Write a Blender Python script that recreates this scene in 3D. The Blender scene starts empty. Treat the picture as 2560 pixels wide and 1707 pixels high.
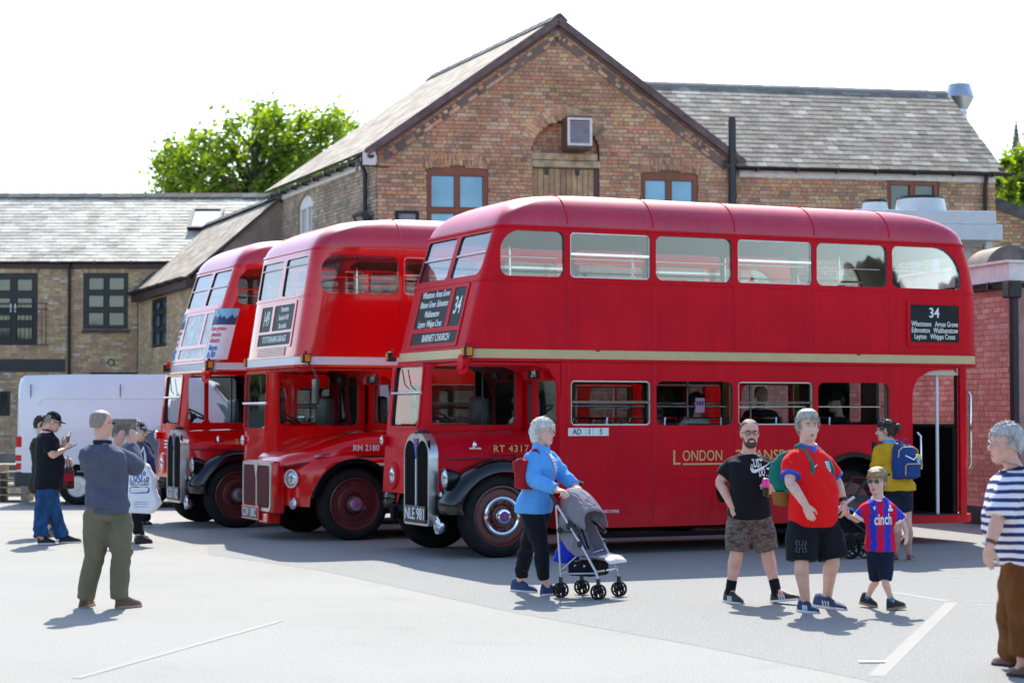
import bpy, bmesh, math, random
import numpy as np
from mathutils import Vector, Matrix, noise
from mathutils.bvhtree import BVHTree
R = math.radians
random.seed(7); RNG = np.random.default_rng(11)
SC = bpy.context.scene
COL = SC.collection

# ------------------------------------------------------------ camera, sky, sun
FPX, CX, CY, HC = 4978.0, 1280.0, 853.5, 1.685           # photograph 2560 x 1707, 70 mm lens, eye height
TH = math.atan((1036 - 853.5) / FPX)
cam = bpy.data.cameras.new('camera'); cam_o = bpy.data.objects.new('camera', cam); COL.objects.link(cam_o)
cam.lens = 70; cam.sensor_width = 36; cam.clip_end = 3000
cam_o.location = (0, 0, HC); cam_o.rotation_euler = (math.pi / 2 + TH, 0, 0)
cam.dof.use_dof = True; cam.dof.focus_distance = 20.5; cam.dof.aperture_fstop = 2.4
SC.camera = cam_o
SUN_EL, SUN_AZ = 47.0, 0.0                               # the sun stands beyond the buses
W = bpy.data.worlds.new('World'); SC.world = W; W.use_nodes = True
nt = W.node_tree; bg = nt.nodes['Background']
sky = nt.nodes.new('ShaderNodeTexSky'); sky.sky_type = 'NISHITA'; sky.sun_disc = False
sky.sun_elevation = R(SUN_EL); sky.sun_rotation = R(SUN_AZ); sky.altitude = 50; sky.air_density = 1.0; sky.dust_density = 0.9; sky.ozone_density = 1.0
nt.links.new(sky.outputs[0], bg.inputs[0]); bg.inputs[1].default_value = 0.125
sun = bpy.data.lights.new('sun', 'SUN'); sun.energy = 3.1; sun.angle = R(0.5); sun.color = (1.0, 0.95, 0.87)
sun_o = bpy.data.objects.new('sun', sun); COL.objects.link(sun_o); sun_o.rotation_euler = (-R(90 - SUN_EL), 0, R(SUN_AZ)); sun_o.location = (0, 60, 60)
SC.view_settings.view_transform = 'Standard'; SC.view_settings.look = 'None'; SC.view_settings.gamma = 1
SC.view_settings.use_curve_mapping = False; SC.view_settings.exposure = 1.40
SC.cycles.max_bounces = 8; SC.cycles.transparent_max_bounces = 24; SC.cycles.use_denoising = True

def ray(px, py):
    dx = (px - CX) / FPX; dv = (CY - py) / FPX
    k = math.cos(TH) - dv * math.sin(TH)
    return dx / k, (math.sin(TH) + dv * math.cos(TH)) / k
def P(px, py, Y):                                        # point of the place seen at that pixel, Y metres away
    a, b = ray(px, py); return Vector((a * Y, Y, HC + b * Y))
def G(px, py, z=0.0):
    a, b = ray(px, py); Y = (z - HC) / b; return Vector((a * Y, Y, z))

# ------------------------------------------------------------ materials
def new_mat(name):
    m = bpy.data.materials.new(name); m.use_nodes = True
    return m, m.node_tree.nodes, m.node_tree.links, m.node_tree.nodes['Principled BSDF']
def mat(name, col, rough=0.5, metal=0.0, var=0.12, scale=6.0, bump=0.0, bscale=60.0, coat=0.0, spec=0.5, sss=0.0):
    m, N, L, b = new_mat(name)
    b.inputs['Roughness'].default_value = rough; b.inputs['Metallic'].default_value = metal
    b.inputs['Specular IOR Level'].default_value = spec
    if coat: b.inputs['Coat Weight'].default_value = coat; b.inputs['Coat Roughness'].default_value = 0.06
    if sss:
        b.inputs['Subsurface Weight'].default_value = sss; b.inputs['Subsurface Radius'].default_value = (0.012, 0.006, 0.003); b.inputs['Subsurface Scale'].default_value = 1.0
    tc = N.new('ShaderNodeTexCoord')
    c = (*col, 1)
    if var:
        n = N.new('ShaderNodeTexNoise'); n.inputs['Scale'].default_value = scale; n.inputs['Detail'].default_value = 5
        L.new(tc.outputs['Object'], n.inputs['Vector'])
        r = N.new('ShaderNodeValToRGB')
        r.color_ramp.elements[0].position = 0.3; r.color_ramp.elements[1].position = 0.7
        r.color_ramp.elements[0].color = (*[x * (1 - var) for x in col], 1); r.color_ramp.elements[1].color = (*[min(1, x * (1 + var)) for x in col], 1)
        L.new(n.outputs['Fac'], r.inputs['Fac']); L.new(r.outputs[0], b.inputs['Base Color'])
    else: b.inputs['Base Color'].default_value = c
    if bump:
        n2 = N.new('ShaderNodeTexNoise'); n2.inputs['Scale'].default_value = bscale; n2.inputs['Detail'].default_value = 4
        L.new(tc.outputs['Object'], n2.inputs['Vector'])
        bp = N.new('ShaderNodeBump'); bp.inputs['Strength'].default_value = bump; bp.inputs['Distance'].default_value = 0.02
        L.new(n2.outputs['Fac'], bp.inputs['Height']); L.new(bp.outputs[0], b.inputs['Normal'])
    return m
def ramp(N, stops, interp='LINEAR'):
    r = N.new('ShaderNodeValToRGB'); r.color_ramp.interpolation = interp
    e = r.color_ramp.elements
    while len(e) < len(stops): e.new(0.5)
    for i, (p, c) in enumerate(stops): e[i].position = p; e[i].color = (*c, 1)
    return r
def piece_mat(name, stops, rough=0.85, dirt=0.35, dscale=1.2, gscale=90, spec=0.3):
    """brick / slate: every separate piece draws its own colour, plus weathering"""
    m, N, L, b = new_mat(name); b.inputs['Roughness'].default_value = rough; b.inputs['Specular IOR Level'].default_value = spec
    g = N.new('ShaderNodeNewGeometry'); oi = N.new('ShaderNodeObjectInfo')
    ad = N.new('ShaderNodeMath'); ad.operation = 'ADD'; L.new(g.outputs['Random Per Island'], ad.inputs[0]); L.new(oi.outputs['Random'], ad.inputs[1])
    fr = N.new('ShaderNodeMath'); fr.operation = 'FRACT'; L.new(ad.outputs[0], fr.inputs[0])
    r = ramp(N, stops, 'CONSTANT'); L.new(fr.outputs[0], r.inputs['Fac'])
    n = N.new('ShaderNodeTexNoise'); n.inputs['Scale'].default_value = dscale; n.inputs['Detail'].default_value = 6; L.new(g.outputs['Position'], n.inputs['Vector'])
    rr = ramp(N, [(0.3, (1 - dirt,) * 3), (0.68, (1.12,) * 3)]); L.new(n.outputs['Fac'], rr.inputs['Fac'])
    n2 = N.new('ShaderNodeTexNoise'); n2.inputs['Scale'].default_value = gscale * 0.25; n2.inputs['Detail'].default_value = 4; L.new(g.outputs['Position'], n2.inputs['Vector'])
    r2 = ramp(N, [(0.3, (0.8,) * 3), (0.7, (1.15,) * 3)]); L.new(n2.outputs['Fac'], r2.inputs['Fac'])
    mx = N.new('ShaderNodeMix'); mx.data_type = 'RGBA'; mx.blend_type = 'MULTIPLY'; mx.inputs[0].default_value = 1
    L.new(r.outputs[0], mx.inputs[6]); L.new(rr.outputs[0], mx.inputs[7])
    mx2 = N.new('ShaderNodeMix'); mx2.data_type = 'RGBA'; mx2.blend_type = 'MULTIPLY'; mx2.inputs[0].default_value = 1
    L.new(mx.outputs[2], mx2.inputs[6]); L.new(r2.outputs[0], mx2.inputs[7]); L.new(mx2.outputs[2], b.inputs['Base Color'])
    bp = N.new('ShaderNodeBump'); bp.inputs['Strength'].default_value = 0.35; bp.inputs['Distance'].default_value = 0.01
    n3 = N.new('ShaderNodeTexNoise'); n3.inputs['Scale'].default_value = gscale; L.new(g.outputs['Position'], n3.inputs['Vector'])
    L.new(n3.outputs['Fac'], bp.inputs['Height']); L.new(bp.outputs[0], b.inputs['Normal'])
    return m
def glass_mat(name, tint=(0.86, 0.92, 0.93), ior=1.5, gl=1.0):
    m, N, L, b = new_mat(name); N.remove(b)
    o = N['Material Output']
    t = N.new('ShaderNodeBsdfTransparent'); t.inputs[0].default_value = (*tint, 1)
    g = N.new('ShaderNodeBsdfGlossy'); g.inputs['Roughness'].default_value = 0.02; g.inputs[0].default_value = (gl, gl, gl, 1)
    f = N.new('ShaderNodeFresnel'); f.inputs['IOR'].default_value = ior
    tc = N.new('ShaderNodeTexCoord'); n = N.new('ShaderNodeTexNoise'); n.inputs['Scale'].default_value = 1.3
    L.new(tc.outputs['Object'], n.inputs['Vector'])
    bp = N.new('ShaderNodeBump'); bp.inputs['Strength'].default_value = 0.05; bp.inputs['Distance'].default_value = 0.05
    L.new(n.outputs['Fac'], bp.inputs['Height']); L.new(bp.outputs[0], g.inputs['Normal'])
    mx = N.new('ShaderNodeMixShader'); L.new(f.outputs[0], mx.inputs[0]); L.new(t.outputs[0], mx.inputs[1]); L.new(g.outputs[0], mx.inputs[2]); L.new(mx.outputs[0], o.inputs[0])
    return m

BRICK_STOPS = [(0.0, (0.609, 0.326, 0.187)), (.13, (0.518, 0.291, 0.181)), (.24, (0.690, 0.384, 0.213)), (.36, (0.463, 0.300, 0.200)), (.47, (0.665, 0.409, 0.253)),
               (.57, (0.690, 0.469, 0.219)), (.65, (0.583, 0.376, 0.247)), (.75, (0.372, 0.249, 0.167)), (.80, (0.690, 0.486, 0.299)), (.9, (0.682, 0.317, 0.181))]
M = {}
M['brick'] = piece_mat('brown_brick', BRICK_STOPS)
M['brick_old'] = piece_mat('grey_brick', [(0, (0.359, 0.277, 0.203)), (.2, (0.443, 0.326, 0.241)), (.4, (0.291, 0.244, 0.195)), (.55, (0.477, 0.375, 0.256)), (.7, (0.384, 0.294, 0.234)), (.85, (0.460, 0.302, 0.219)), (.94, (0.544, 0.441, 0.302))])
M['brick_yellow'] = piece_mat('yellow_stock_brick', [(0, (0.520, 0.367, 0.206)), (.2, (0.452, 0.302, 0.191)), (.4, (0.587, 0.424, 0.230)), (.55, (0.383, 0.278, 0.191)), (.68, (0.535, 0.326, 0.214)), (.82, (0.596, 0.474, 0.275)), (.93, (0.596, 0.547, 0.442))], dirt=.25)
M['brick_wing'] = piece_mat('buff_brick', [(0, (0.520, 0.383, 0.215)), (.25, (0.437, 0.323, 0.187)), (.5, (0.603, 0.444, 0.262)), (.7, (0.395, 0.303, 0.206)), (.88, (0.541, 0.363, 0.225))], dirt=.2)
M['brick_pink'] = piece_mat('pink_painted_brick', [(0, (0.632, 0.295, 0.234)), (.25, (0.685, 0.371, 0.295)), (.5, (0.581, 0.273, 0.214)), (.7, (0.685, 0.426, 0.345)), (.88, (0.662, 0.306, 0.234))], dirt=.25)
M['mortar'] = mat('mortar', (.17, .13, .11), .95, var=.3, scale=2)
M['mortar_pale'] = mat('mortar_pale', (.24, .20, .165), .95, var=.3, scale=2)
M['mortar_pink'] = mat('mortar_pink', (.44, .24, .21), .95, var=.3, scale=2)
M['slate'] = piece_mat('weathered_slate', [(0, (0.247, 0.218, 0.178)), (.2, (0.299, 0.265, 0.218)), (.42, (0.207, 0.184, 0.155)), (.6, (0.333, 0.305, 0.253)), (.78, (0.270, 0.224, 0.190)), (.93, (0.414, 0.397, 0.345))], rough=.85, dirt=.3, dscale=2.0, gscale=60, spec=.18)
M['slate_bright'] = piece_mat('sunlit_slate', [(0, (0.403, 0.381, 0.314)), (.2, (0.493, 0.470, 0.392)), (.42, (0.325, 0.308, 0.258)), (.6, (0.560, 0.538, 0.459)), (.78, (0.426, 0.403, 0.336)), (.93, (0.660, 0.650, 0.571))], rough=.65, dirt=.45, dscale=1.7, gscale=60, spec=.4)  # slates lightened: the sun's glare on this roof is put into their colour
M['slate_beige'] = piece_mat('beige_slate', [(0, (.33, .27, .20)), (.2, (.40, .34, .26)), (.42, (.28, .23, .175)), (.6, (.44, .39, .31)), (.78, (.36, .29, .22)), (.93, (.50, .46, .38))], rough=.75, dirt=.3, dscale=2.5, gscale=60, spec=.3)
M['ridge_tile'] = piece_mat('ridge_tile', [(0, (.07, .075, .08)), (.3, (.11, .11, .10)), (.6, (.16, .16, .15)), (.85, (.06, .065, .08))], rough=.7)
M['roof_under'] = mat('roof_battens', (.07, .065, .06), .9)
M['black_pipe'] = mat('black_plastic', (.012, .013, .016), .35, var=.1)
M['white_board'] = mat('white_painted_board', (.72, .70, .66), .6, bump=.1, bscale=20)
M['oak_frame'] = mat('golden_oak_frame', (.235, .062, .018), .38, var=.22, scale=3)
M['plank'] = piece_mat('bare_plank', [(0, (.52, .36, .20)), (.3, (.46, .31, .17)), (.55, (.56, .40, .23)), (.8, (.42, .28, .16))], rough=.8, dirt=.3, dscale=3)
M['old_beam'] = mat('peeling_cream_paint', (.46, .37, .23), .85, var=.5, scale=5, bump=.4, bscale=30)
M['sky_glass'] = mat('painted_sky_glass', (.14, .24, .33), .06, .55, var=.18, scale=1.5)  # opaque panes, the blue reflection of the sky is put into the base colour
M['dark_glass'] = mat('dark_window_glass', (.06, .075, .07), .04, .25, var=.3, scale=2, spec=1.0)
M['pale_glass'] = mat('skylight_glass', (.70, .76, .80), .04, .9, var=.05, scale=2)
M['black_frame'] = mat('black_timber', (.010, .010, .013), .45)
M['maroon_board'] = mat('maroon_fascia', (.045, .016, .018), .5)
M['lead'] = mat('lead_flashing', (.20, .21, .215), .6, var=.2)
M['steel'] = mat('galvanised_steel', (.50, .53, .56), .3, .9, var=.12, scale=4)
M['louvre'] = mat('grey_louvre', (.55, .58, .62), .4, .4)
M['verge'] = mat('verge_mortar', (.15, .105, .10), .9, var=.3, scale=5)
M['brown_box'] = mat('brown_sheet', (.10, .055, .05), .5)
M['hvac'] = mat('cream_sheet_metal', (.62, .66, .66), .45, var=.06)
M['rust'] = mat('rusted_plate', (.20, .15, .12), .75, var=.55, scale=3)
M['stone'] = mat('spire_stone', (.13, .12, .105), .9, var=.2)
M['coping'] = mat('weathered_coping', (.12, .11, .105), .9, var=.4, scale=4)

# ------------------------------------------------------------ object helpers
def meta(o, label=None, cat=None, group=None, kind=None):
    if label: o['label'] = label
    if cat: o['category'] = cat
    if group: o['group'] = group
    if kind: o['kind'] = kind
    return o
def thing(name, label, cat, loc=(0, 0, 0), rz=0.0, group=None):
    o = bpy.data.objects.new(name, None); COL.objects.link(o); o.location = loc; o.rotation_euler = (0, 0, rz); o.empty_display_size = .2
    return meta(o, label, cat, group)
def link(name, me, parent=None, loc=None):
    o = bpy.data.objects.new(name, me); COL.objects.link(o)
    if parent: o.parent = parent
    if loc is not None: o.location = loc
    return o
def mk(name, V, F, mats, parent=None, smooth=None, mi=None, loc=None):
    me = bpy.data.meshes.new(name); me.from_pydata([tuple(v) for v in V], [], F)
    for m in (mats if isinstance(mats, (list, tuple)) else [mats]): me.materials.append(m)
    if mi is not None: me.polygons.foreach_set('material_index', mi)
    if smooth is not None:
        me.shade_smooth()
        if smooth < 179: me.set_sharp_from_angle(angle=R(smooth))
    me.update()
    return link(name, me, parent, loc)
class MB:
    def __init__(s): s.V = []; s.F = []; s.mi = []; s.cur = 0
    def add(s, V, F):
        b = len(s.V); s.V += [tuple(v) for v in V]; s.F += [tuple(i + b for i in f) for f in F]; s.mi += [s.cur] * len(F); return s
    def box(s, x0, x1, y0, y1, z0, z1, T=None):
        V = [(x, y, z) for z in (z0, z1) for y in (y0, y1) for x in (x0, x1)]
        if T: V = [T(*v) for v in V]
        return s.add(V, [(0, 2, 3, 1), (4, 5, 7, 6), (0, 1, 5, 4), (2, 6, 7, 3), (0, 4, 6, 2), (1, 3, 7, 5)])
    def rbox(s, x0, x1, y0, y1, z0, z1, r=.02, T=None, seg=3):
        """box with rounded vertical and top/bottom edges (bevelled)"""
        bm = bmesh.new(); bmesh.ops.create_cube(bm, size=1)
        for v in bm.verts: v.co = Vector(((x0 + x1) / 2 + v.co.x * (x1 - x0), (y0 + y1) / 2 + v.co.y * (y1 - y0), (z0 + z1) / 2 + v.co.z * (z1 - z0)))
        bmesh.ops.bevel(bm, geom=bm.edges[:] + bm.verts[:], offset=r, segments=seg, profile=.5, affect='EDGES')
        V = [v.co.copy() for v in bm.verts]; idx = {v: i for i, v in enumerate(bm.verts)}
        F = [tuple(idx[v] for v in f.verts) for f in bm.faces]; bm.free()
        if T: V = [T(*v) for v in V]
        return s.add(V, F)
    def loft(s, rings, cap=True, closed=True):
        n = len(rings[0]); V = [p for r in rings for p in r]; F = []
        for i in range(len(rings) - 1):
            for j in range(n if closed else n - 1):
                k = (j + 1) % n; F.append((i * n + j, i * n + k, (i + 1) * n + k, (i + 1) * n + j))
        if cap: F.append(tuple(reversed(range(n)))); F.append(tuple(range((len(rings) - 1) * n, len(rings) * n)))
        return s.add(V, F)
    def tube(s, pts, r, n=8, caps=True):
        pts = [Vector(p) for p in pts]; rs = r if isinstance(r, (list, tuple)) else [r] * len(pts)
        rings = []; prev = None
        for i, p in enumerate(pts):
            d = (pts[min(i + 1, len(pts) - 1)] - pts[max(i - 1, 0)]).normalized()
            if prev is None: a = d.orthogonal().normalized()
            else: a = (prev - d * prev.dot(d)).normalized()
            prev = a; b = d.cross(a)
            rings.append([p + (a * math.cos(t) + b * math.sin(t)) * rs[i] for t in [2 * math.pi * k / n for k in range(n)]])
        return s.loft(rings, caps)
    def cyl(s, c, d, r, h, n=16, r2=None):
        c = Vector(c); d = Vector(d).normalized(); return s.tube([c, c + d * h], [r, r if r2 is None else r2], n)
    def lathe(s, c, d, prof, n=24, up=None, cap=True):
        """prof: (distance along d, radius)"""
        c = Vector(c); d = Vector(d).normalized(); a = (Vector(up) if up else d.orthogonal()); a = (a - d * a.dot(d)).normalized(); b = d.cross(a)
        rings = [[c + d * h + (a * math.cos(t) + b * math.sin(t)) * max(r, 1e-4) for t in [2 * math.pi * k / n for k in range(n)]] for h, r in prof]
        return s.loft(rings, cap)
    def ell(s, c, r, n=12, m=8, B=None):
        c = Vector(c); rx, ry, rz = (r, r, r) if not hasattr(r, '__len__') else r
        V = []; F = []
        for i in range(m + 1):
            ph = -math.pi / 2 + math.pi * i / m
            for j in range(n):
                t = 2 * math.pi * j / n; v = Vector((rx * math.cos(ph) * math.cos(t), ry * math.cos(ph) * math.sin(t), rz * math.sin(ph)))
                V.append(c + ((B @ v) if B is not None else v))
        for i in range(m):
            for j in range(n):
                k = (j + 1) % n; F.append((i * n + j, i * n + k, (i + 1) * n + k, (i + 1) * n + j))
        return s.add(V, F)
    def build(s, name, mats, parent=None, smooth=None, loc=None):
        return mk(name, s.V, s.F, mats, parent, smooth, s.mi if isinstance(mats, (list, tuple)) and len(mats) > 1 else None, loc)

def rrect(x0, x1, y0, y1, r, n=5):
    """rounded rectangle outline; r a number or (bl, br, tr, tl)"""
    rr = r if isinstance(r, (list, tuple)) else (r,) * 4
    out = []
    for (cx, cy, a0, q) in ((x0 + rr[0], y0 + rr[0], 180, rr[0]), (x1 - rr[1], y0 + rr[1], 270, rr[1]), (x1 - rr[2], y1 - rr[2], 0, rr[2]), (x0 + rr[3], y1 - rr[3], 90, rr[3])):
        for k in range(n + 1):
            a = R(a0 + 90 * k / n); out.append((cx + q * math.cos(a), cy + q * math.sin(a)))
    return out
def arch_poly(x0, x1, z0, zs, rise, n=10):
    """opening with a segmental arch of that rise over the springing line"""
    w = (x1 - x0) / 2; c = (x0 + x1) / 2
    out = [(x0, z0), (x1, z0)]
    rad = (w * w + rise * rise) / (2 * rise); a = math.asin(min(1, w / rad)) if rise <= w else math.pi / 2
    for k in range(n + 1):
        t = a - 2 * a * k / n; out.append((c + rad * math.sin(t), zs + rise - rad + rad * math.cos(t)))
    return out
def plate(name, outer, holes, th, T, mats, parent=None, smooth=None):
    """flat plate with holes cut in it: outlines in (x, y), thickness th, T(x, y, d) -> point, d in 0..th"""
    cu = bpy.data.curves.new('tmp', 'CURVE'); cu.dimensions = '2D'; cu.fill_mode = 'BOTH'; cu.extrude = th / 2
    for poly in [outer] + list(holes):
        sp = cu.splines.new('POLY'); sp.points.add(len(poly) - 1); sp.use_cyclic_u = True
        for i, p in enumerate(poly): sp.points[i].co = (p[0], p[1], 0, 1)
    ob = bpy.data.objects.new('tmp', cu); COL.objects.link(ob)
    me = bpy.data.meshes.new_from_object(ob.evaluated_get(bpy.context.evaluated_depsgraph_get()))
    COL.objects.unlink(ob); bpy.data.objects.remove(ob); bpy.data.curves.remove(cu)
    V = [T(v.co.x, v.co.y, v.co.z + th / 2) for v in me.vertices]; F = [tuple(p.vertices) for p in me.polygons]
    bpy.data.meshes.remove(me)
    o = mk(name, V, F, mats, parent)
    bm = bmesh.new(); bm.from_mesh(o.data); bmesh.ops.recalc_face_normals(bm, faces=bm.faces[:]); bm.to_mesh(o.data); bm.free()
    if smooth is not None: o.data.shade_smooth(); o.data.set_sharp_from_angle(angle=R(smooth))
    return o
def text_geo(s, size, bold=0.0, sx=1.0, ext=.002, align='CENTER', sp=1.0, res=3, line=1.0):
    cu = bpy.data.curves.new('tmp', 'FONT'); cu.body = s; cu.size = size; cu.extrude = ext; cu.offset = bold * size; cu.align_x = align; cu.align_y = 'CENTER'
    cu.space_character = sp; cu.resolution_u = res; cu.space_line = line
    ob = bpy.data.objects.new('tmp', cu); COL.objects.link(ob)
    me = bpy.data.meshes.new_from_object(ob.evaluated_get(bpy.context.evaluated_depsgraph_get()))
    COL.objects.unlink(ob); bpy.data.objects.remove(ob); bpy.data.curves.remove(cu)
    V = [(v.co.x * sx, v.co.y, v.co.z) for v in me.vertices]; F = [tuple(p.vertices) for p in me.polygons]; bpy.data.meshes.remove(me)
    return V, F
def text(name, s, size, T, m, parent, bold=0.0, sx=1.0, fit=None, **k):
    V, F = text_geo(s, size, bold, sx, **k)
    if fit:
        xs = [v[0] for v in V]; q = fit / (max(xs) - min(xs)); c = (max(xs) + min(xs)) / 2; V = [((v[0] - c) * q, v[1], v[2]) for v in V]
    return mk(name, [T(*v) for v in V], F, m, parent)
def evalmesh(o):
    return bpy.data.meshes.new_from_object(o.evaluated_get(bpy.context.evaluated_depsgraph_get()))
def remesh(V, F, voxel, smooth=0):
    me = bpy.data.meshes.new('t'); me.from_pydata([tuple(v) for v in V], [], F); ob = bpy.data.objects.new('t', me); COL.objects.link(ob)
    m = ob.modifiers.new('r', 'REMESH'); m.mode = 'VOXEL'; m.voxel_size = voxel; m.adaptivity = 0
    if smooth: s = ob.modifiers.new('s', 'SMOOTH'); s.iterations = smooth; s.factor = .5
    out = evalmesh(ob); COL.objects.unlink(ob); bpy.data.objects.remove(ob); bpy.data.meshes.remove(me)
    return out
def boolean(o, cutV, cutF, mats):
    cm = bpy.data.meshes.new('c'); cm.from_pydata([tuple(v) for v in cutV], [], cutF)
    for m in mats: cm.materials.append(m)
    bm = bmesh.new(); bm.from_mesh(cm); bmesh.ops.recalc_face_normals(bm, faces=bm.faces[:]); bm.to_mesh(cm); bm.free()
    co = bpy.data.objects.new('c', cm); COL.objects.link(co)
    md = o.modifiers.new('b', 'BOOLEAN'); md.operation = 'DIFFERENCE'; md.object = co; md.solver = 'EXACT'
    try: md.material_mode = 'TRANSFER'
    except Exception: pass
    co.matrix_world = o.matrix_world.copy() if o.parent is None else Matrix()
    par = o.parent; o.parent = None
    nm = evalmesh(o); old = o.data; o.modifiers.clear(); o.data = nm; o.parent = par
    COL.objects.unlink(co); bpy.data.objects.remove(co); bpy.data.meshes.remove(cm); bpy.data.meshes.remove(old)
    return o

# ------------------------------------------------------------ bricks and slates
def box_arrays(B, jitter):
    """B: list of (x0,x1,z0,z1,proud): five-sided bricks in wall coordinates (x along, y out of the wall = negative, z up)"""
    V = []; F = []
    for (x0, x1, z0, z1, p) in B:
        b = len(V); t = (RNG.random() - .5) * jitter
        V += [(x0, -p + t, z0), (x1, -p - t, z0), (x1, -p - t * .5, z1), (x0, -p + t * .5, z1), (x0, .012, z0), (x1, .012, z0), (x1, .012, z1), (x0, .012, z1)]
        F += [(b, b + 1, b + 2, b + 3), (b, b + 4, b + 5, b + 1), (b + 3, b + 2, b + 6, b + 7), (b, b + 3, b + 7, b + 4), (b + 1, b + 5, b + 6, b + 2)]
    return V, F
def courses(intervals, z0, z1, ch=.082, bl=.232, hl=.116, gap=.011, english=True):
    """list of bricks; intervals(z) -> [(x0, x1), ...] free wall at that height"""
    out = []; k = 0; z = z0
    while z + ch <= z1 + 1e-6:
        step = (hl if k % 2 else bl) if english else None
        for (a, b) in intervals(z + ch / 2):
            x = a - RNG.random() * .05 - (hl / 2 if k % 2 else 0); j = k % 2
            while x < b:
                s = step if english else (bl if j % 2 else hl)
                if english and RNG.random() < .12: s = bl if step == hl else hl
                j += 1
                x0, x1 = max(x, a), min(x + s, b)
                if x1 - x0 > .035: out.append((x0 + gap / 2, x1 - gap / 2, z + gap / 2, z + ch - gap / 2, .008 + RNG.random() * .006))
                x += s
        z += ch; k += 1
    return out
def lay(root, bricks, T, m, name='brick', stuff='brickwork', nsep=300, pick=None, jitter=.004, kids=None):
    """T(x, y, z): wall coordinates -> the thing's own; the nsep bricks chosen by pick become parts, the rest one piece of stuff"""
    order = sorted(bricks, key=pick) if pick else list(bricks)
    sep, rest = order[:nsep], order[nsep:]
    if rest:
        V, F = box_arrays(rest, jitter); o = mk(stuff, [T(*v) for v in V], F, m, root); meta(o, kind='stuff')
    o0 = Vector(T(0, 0, 0)); ax = Vector(T(1, 0, 0)) - o0; ay = Vector(T(0, 1, 0)) - o0; az = Vector(T(0, 0, 1)) - o0
    cache = {}
    for (x0, x1, z0, z1, p) in sep:
        key = (round((x1 - x0) / .012), round((z1 - z0) / .012))
        if key not in cache:
            w, h = x1 - x0, z1 - z0
            V, F = box_arrays([(0, w, 0, h, .011)], 0)
            me = bpy.data.meshes.new(name); me.from_pydata([tuple(ax * v[0] + ay * v[1] + az * v[2]) for v in V], [], F); me.materials.append(m); cache[key] = me
        link(name, cache[key], root, T(x0, -(p - .011), z0))
def slates(root, L, n_rows, expo, wid, T, m, nsep=300, name='slate', stuff='slating', rowx=None, pick=None, lip=.006):
    """roof covering; T(x, s, h): along the eaves, up the slope, height over the slope plane"""
    out = []
    for r in range(n_rows):
        x0, x1 = rowx(r) if rowx else (0, L)
        x = x0 - (wid / 2 if r % 2 else 0)
        while x < x1:
            w = wid * (1 + (RNG.random() - .5) * .08); a, b = max(x, x0), min(x + w, x1)
            if b - a > .03: out.append((a + .003, b - .003, r * expo - .03 + (RNG.random() - .5) * .014, (r + 1) * expo + .05, lip * (.4 + RNG.random() * .7), r))
            x += w
    if pick: out.sort(key=pick)
    def geo(q):
        a, b, s0, s1, h, r = q; t = (RNG.random() - .5) * .01
        V = [T(a, s0, h + lip), T(b, s0 + t, h + lip), T(b, s1, .002), T(a, s1, .002), T(a, s0, 0), T(b, s0 + t, 0)]
        return V, [(0, 1, 2, 3), (0, 4, 5, 1), (0, 3, 4), (1, 5, 2)]
    mb = MB()
    for q in out[nsep:]: mb.add(*geo(q))
    if mb.V: meta(mb.build(stuff, m, root), kind='stuff')
    for q in out[:nsep]:
        V, F = geo(q); c = V[0]; mk(name, [Vector(v) - Vector(c) for v in V], F, m, root, loc=c)
# ------------------------------------------------------------ ground
def ground_mat():
    m, N, L, b = new_mat('worn_concrete'); b.inputs['Roughness'].default_value = .9; b.inputs['Specular IOR Level'].default_value = .25
    g = N.new('ShaderNodeNewGeometry')
    def noi(s, d): n = N.new('ShaderNodeTexNoise'); n.inputs['Scale'].default_value = s; n.inputs['Detail'].default_value = d; L.new(g.outputs['Position'], n.inputs['Vector']); return n
    r1 = ramp(N, [(.3, (.29, .285, .26)), (.5, (.312, .306, .28)), (.72, (.327, .32, .295))]); L.new(noi(.35, 8).outputs['Fac'], r1.inputs['Fac'])
    r2 = ramp(N, [(.33, (.62, .62, .62)), (.5, (1, 1, 1)), (.75, (1.06, 1.06, 1.05))]); L.new(noi(75, 3).outputs['Fac'], r2.inputs['Fac'])
    r3 = ramp(N, [(.29, (.93, .93, .925)), (.42, (1, 1, 1))]); L.new(noi(1.6, 5).outputs['Fac'], r3.inputs['Fac'])
    a = N.new('ShaderNodeMix'); a.data_type = 'RGBA'; a.blend_type = 'MULTIPLY'; a.inputs[0].default_value = 1; L.new(r1.outputs[0], a.inputs[6]); L.new(r2.outputs[0], a.inputs[7])
    c = N.new('ShaderNodeMix'); c.data_type = 'RGBA'; c.blend_type = 'MULTIPLY'; c.inputs[0].default_value = 1; L.new(a.outputs[2], c.inputs[6]); L.new(r3.outputs[0], c.inputs[7]); L.new(c.outputs[2], b.inputs['Base Color'])
    bp = N.new('ShaderNodeBump'); bp.inputs['Strength'].default_value = .5; bp.inputs['Distance'].default_value = .012; L.new(noi(110, 3).outputs['Fac'], bp.inputs['Height']); L.new(bp.outputs[0], b.inputs['Normal'])
    return m
def paint_mat(name, col):
    m, N, L, b = new_mat(name); b.inputs['Roughness'].default_value = .8
    g = N.new('ShaderNodeNewGeometry'); n = N.new('ShaderNodeTexNoise'); n.inputs['Scale'].default_value = 14; n.inputs['Detail'].default_value = 6; L.new(g.outputs['Position'], n.inputs['Vector'])
    r = ramp(N, [(.42, (.235, .233, .22)), (.6, col)]); L.new(n.outputs['Fac'], r.inputs['Fac']); L.new(r.outputs[0], b.inputs['Base Color']); return m
def sheet(name, pts, z, m, kind='structure', th=None):
    return meta(mk(name, [(p[0], p[1], z) for p in pts], [tuple(range(len(pts)))], m), kind=kind)
gm = ground_mat()
sheet('ground', [(-500, -60), (500, -60), (500, 900), (-500, 900)], 0, gm)
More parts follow.
